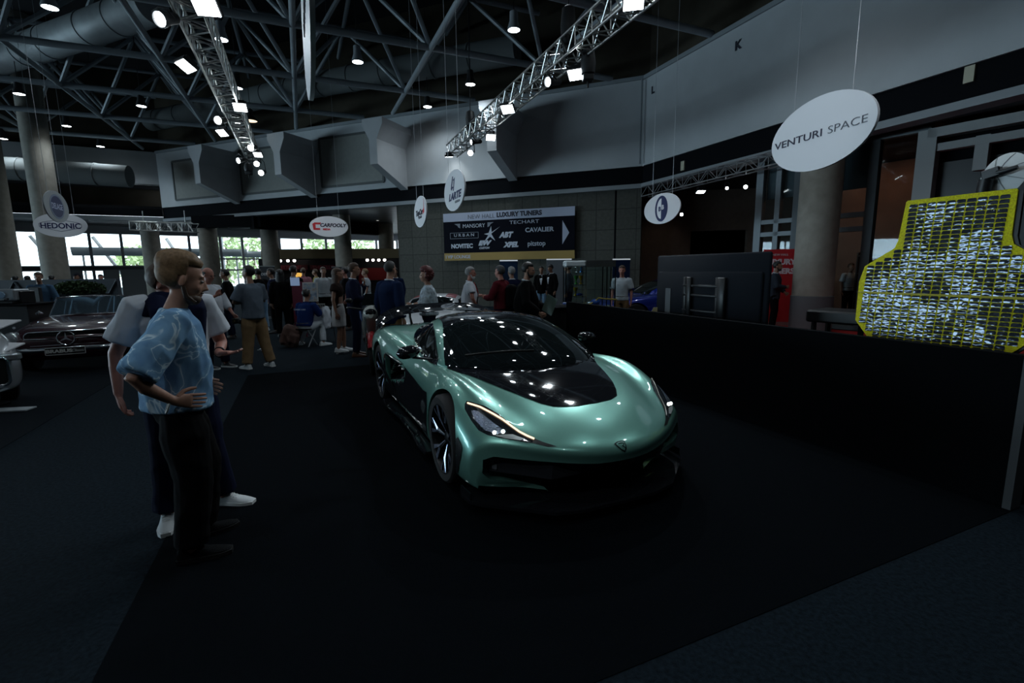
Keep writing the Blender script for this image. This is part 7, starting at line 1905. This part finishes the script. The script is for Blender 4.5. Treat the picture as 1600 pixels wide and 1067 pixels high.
b = MB(); b.box((0, 0, .25), (.36, .30, .44), Matrix.Rotation(radians(20), 3, 'Y'), bev=.05); b.box((.05, -.14, .20), (.24, .12, .25), Matrix.Rotation(radians(20), 3, 'Y'), bev=.05); remesh(b, 'bag', mat('canvas_brown', (.09, .045, .035), .8, bump=.5, bscale=40), t, .015, 1, wr=.02, wf=9)
MB().tube([(.05, .0, .46), (.10, .02, .54), (.16, .0, .46)], .012, 6).build('strap', M_satin, t)
p = at_z(414, 547, 0); t = thing('barrier_post', 'chrome barrier post standing right of the khaki trousers', 'post', p)
MB().lathe([(.15, .0), (.15, .012), (.04, .05), (.022, .07), (.022, .92), (.032, .93), (.032, .98), (.001, 1.0)], n=24).build('post', M_chrome, t)
MB().box((0, 0, .95), (.07, .05, .05)).build('belt_cassette', M_satin, t)
p = at_y(460, 430, 12.0); t = thing('info_screen', 'small lit screen on a dark red stand left of the painting', 'screen', (p.x, p.y, 0)); z_ = at_y(460, 440, 12).z
MB().box((0, 0, z_), (.22, .03, .2), bev=.005).build('screen', glow('screen_blue', (.35, .5, .8), .35), t); MB().box((.05, .03, z_ / 2), (.30, .03, z_), ).build('stand', mat('stand_red', (.13, .01, .03), .5), t, smooth=False); MB().box((.05, 0, .01), (.34, .3, .02)).build('base', M_lampb, t)
p = at_y(467, 431, 17.0); t = thing('table_lamp', 'small glowing amber lamp behind the lit screen', 'lamp', p + Vector((0, 0, -1.3))); MB().ell((0, 0, 1.3), (.16, .16, .11), 16, 10).build('shade', glow('amber', (1, .55, .1), .8), t); MB().tube([(0, 0, -p.z + 1.3), (0, 0, 1.25)], .02, 8).build('pole', M_lampb, t); MB().lathe([(.14, 0), (.13, .02), (.02, .04)], (0, 0, -p.z + 1.3), n=20).build('base', M_lampb, t)
# ================================================================ MIDDLE: posters by the stone wall, showcase, counter
def standing_panel(pxa, pxb, pyt, Y, m, label, top=True, name='poster_stand'):
    a = at_y(pxa, 430, Y); b_ = at_y(pxb, 430, Y); z = at_y((pxa + pxb) / 2, pyt, Y).z; mm = (a + b_) / 2; w = (b_ - a).length
    t = thing(name, label, 'panel', (mm.x, mm.y, 0))
    MB().box((0, 0, z / 2), (w, .04, z)).build('panel', m, t, smooth=False)
    if top: MB().box((0, 0, z + .02), (w, .06, .04)).build('top_light', glow('bar_glow', (.8, .9, 1), .45), t, smooth=False)
    MB().box((0, 0, .03), (w * .9, .3, .06)).build('base', M_lampb, t, smooth=False)
    return t
standing_panel(781, 809, 408, 16.0, mat('poster_blue', (.012, .03, .07), .3, var=.6, vscale=2), 'dark blue poster panel with a bright top edge behind the men')
standing_panel(854, 893, 406, 17.6, mat('panel_pale', (.15, .17, .19), .6), 'pale grey panel behind the two men in suits')
standing_panel(957, 984, 406, 16.6, mat('poster_blue2', (.006, .02, .055), .2), 'dark blue poster panel right of the glass showcase')
Ys = 10.4
def sx_(px): return at_y(px, 430, Ys).x
x0, x1, x2 = sx_(881), sx_(913), sx_(958)
cs = thing('glass_showcase', 'tall glass showcase with a white light box and steel top, lit inside', 'showcase', ((x0 + x2) / 2, Ys, 0)); cx0 = cs.location.x
zt = at_y(920, 407, Ys).z; zb_ = at_y(920, 417, Ys).z
MB().box(((x0 + x1) / 2 - cx0, 0, (zt + zb_) / 2), (x1 - x0, .5, zt - zb_), bev=.03).build('light_box', mat('lightbox_white', (.60, .66, .68), .4), cs)
MB().box(((x1 + x2) / 2 - cx0, 0, (zt + zb_) / 2), (x2 - x1, .5, zt - zb_)).build('top_beam', mat('brushed_steel', (.35, .37, .38), .25, metal=.9), cs, smooth=False)
for x in (x1, x2, sx_(945)):
    for y in (-.24, .24): MB().box((x - cx0, y, zb_ / 2), (.02, .02, zb_)).build('post', M_chrome if x == x1 else M_rimd, cs, smooth=False)
for x in (x0, ):
    for y in (-.24, .24): MB().box((x - cx0 + .02, y, zb_ / 2), (.02, .02, zb_)).build('post', M_rimd, cs, smooth=False)
MB().box(((x0 + x2) / 2 - cx0, -.25, zb_ / 2 + .4), (x2 - x0, .008, zb_ - .8)).build('front_glass', M_glass, cs, smooth=False); MB().box(((x0 + x2) / 2 - cx0, .25, zb_ / 2 + .4), (x2 - x0, .008, zb_ - .8)).build('rear_glass', M_glass, cs, smooth=False)
MB().box(((x0 + x2) / 2 - cx0, 0, .4), (x2 - x0, .52, .8)).build('plinth', M_satin, cs, smooth=False)
for z in (1.05, 1.3, 1.55): MB().box(((sx_(895) + x1) / 2 - cx0, 0, z), (x1 - sx_(895), .4, .01)).build('glass_shelf', M_glass, cs, smooth=False)
rnd = random.Random(4)
for k, (px, z, c, nm, lab) in enumerate(((899, 1.06, (.5, .4, .02), 'trophy', 'small yellow trophy on the lowest showcase shelf'), (905, 1.06, (.02, .1, .5), 'model_car', 'tiny blue model on the lowest showcase shelf'), (900, 1.31, (.05, .35, .05), 'trophy', 'small green trophy on the middle showcase shelf'), (907, 1.31, (.5, .3, .02), 'trophy', 'small gold trophy on the middle showcase shelf'), (901, 1.56, (.4, .4, .42), 'trophy', 'small silver trophy on the top showcase shelf'), (908, 1.56, (.03, .2, .5), 'trophy', 'small blue trophy on the top showcase shelf'))):
    t = thing(nm, lab, 'trophy' if nm == 'trophy' else 'model', (sx_(px), Ys + rnd.uniform(-.1, .1), z - .005 + .012), 0, 'small pieces inside the glass showcase')
    mm = mat('piece_%d' % k, c, .25, metal=.4)
    if nm == 'trophy': MB().lathe([(.035, 0), (.035, .02), (.012, .035), (.014, .09), (.04, .13), (.045, .18), (.03, .18)], n=16).build('cup', mm, t)
    else: MB().ell((0, 0, .03), (.07, .03, .028), 14, 8).build('shell', mm, t)
add_light('showcase_lamp', 'POINT', (sx_(904), Ys - .05, 1.72), 5, (.9, 1, 1), .05)
# blue bag / machine with yellow tube at the showcase foot
p = at_y(930, 472, 10.0); t = thing('blue_machine', 'small blue and yellow machine in front of the showcase', 'machine', (p.x, p.y, .0)); MB().box((0, 0, .45), (.3, .25, .88), bev=.02).build('stand', M_satin, t)
MB().ell((0, 0, .95), (.10, .08, .07), 14, 8).build('motor', mat('machine_blue', (.01, .07, .32), .4), t); MB().tube([(-.35, -.05, .90), (-.15, -.05, .90), (-.02, -.05, .97), (.06, -.05, 1.04), (.2, -.05, 1.02), (.45, 0, 1.0)], .014, 8).build('pipe', mat('pipe_yellow', (.5, .38, .04), .4), t)
# black counter behind the car roof
p = at_y(858, 480, 8.9); t = thing('reception_counter', 'black reception counter behind the roof of the green car', 'counter', (p.x, p.y, 0), radians(20)); MB().box((0, 0, .46), (1.0, .45, .92), bev=.01).build('cabinet', M_satin, t); MB().box((0, 0, .94), (1.06, .5, .03)).build('worktop', M_black, t)
p = at_y(886, 472, 9.3); t = thing('brochure_stack', 'small stack of blue and white brochures beside the showcase', 'brochures', (p.x, p.y, 0)); MB().box((0, 0, .98), (.16, .22, .02)).build('brochures', mat('brochure_blue', (.04, .10, .35), .5), t, smooth=False); MB().box((0, 0, 1.0), (.14, .06, .006)).build('white_band', M_shirtw, t, smooth=False); MB().box((0, 0, .485), (.25, .25, .97), bev=.01).build('stand', M_satin, t)
p = at_y(1020, 489, 6.9); t = thing('yellow_sheet', 'pale yellow sheet showing above the partition beside the big screen', 'sheet', (p.x + .02, p.y, .0)); MB().prism([(-.05, .86), (.05, .86), (.05, 1.09), (-.01, 1.09), (-.05, 1.0)], .01, Matrix.Rotation(pi / 2, 4, 'X')).build('sheet', mat('sheet_yellow', (.55, .48, .25), .6), t, smooth=False); MB().tube([(0, .03, .0), (0, .03, .9)], .012, 6).build('stick', M_satin, t)
# woman's papers
t = thing('paper_sheets', 'white sheets held by the woman with red hair', 'paper', tow([o for o in SC.objects if o.get('label', '').startswith('woman with curly')][0], (.40, 0, 1.12)), radians(190)); MB().box((0, 0, 0), (.24, .20, .008), Matrix.Rotation(.2, 3, 'Y')).build('sheets', M_sign, t, smooth=False)
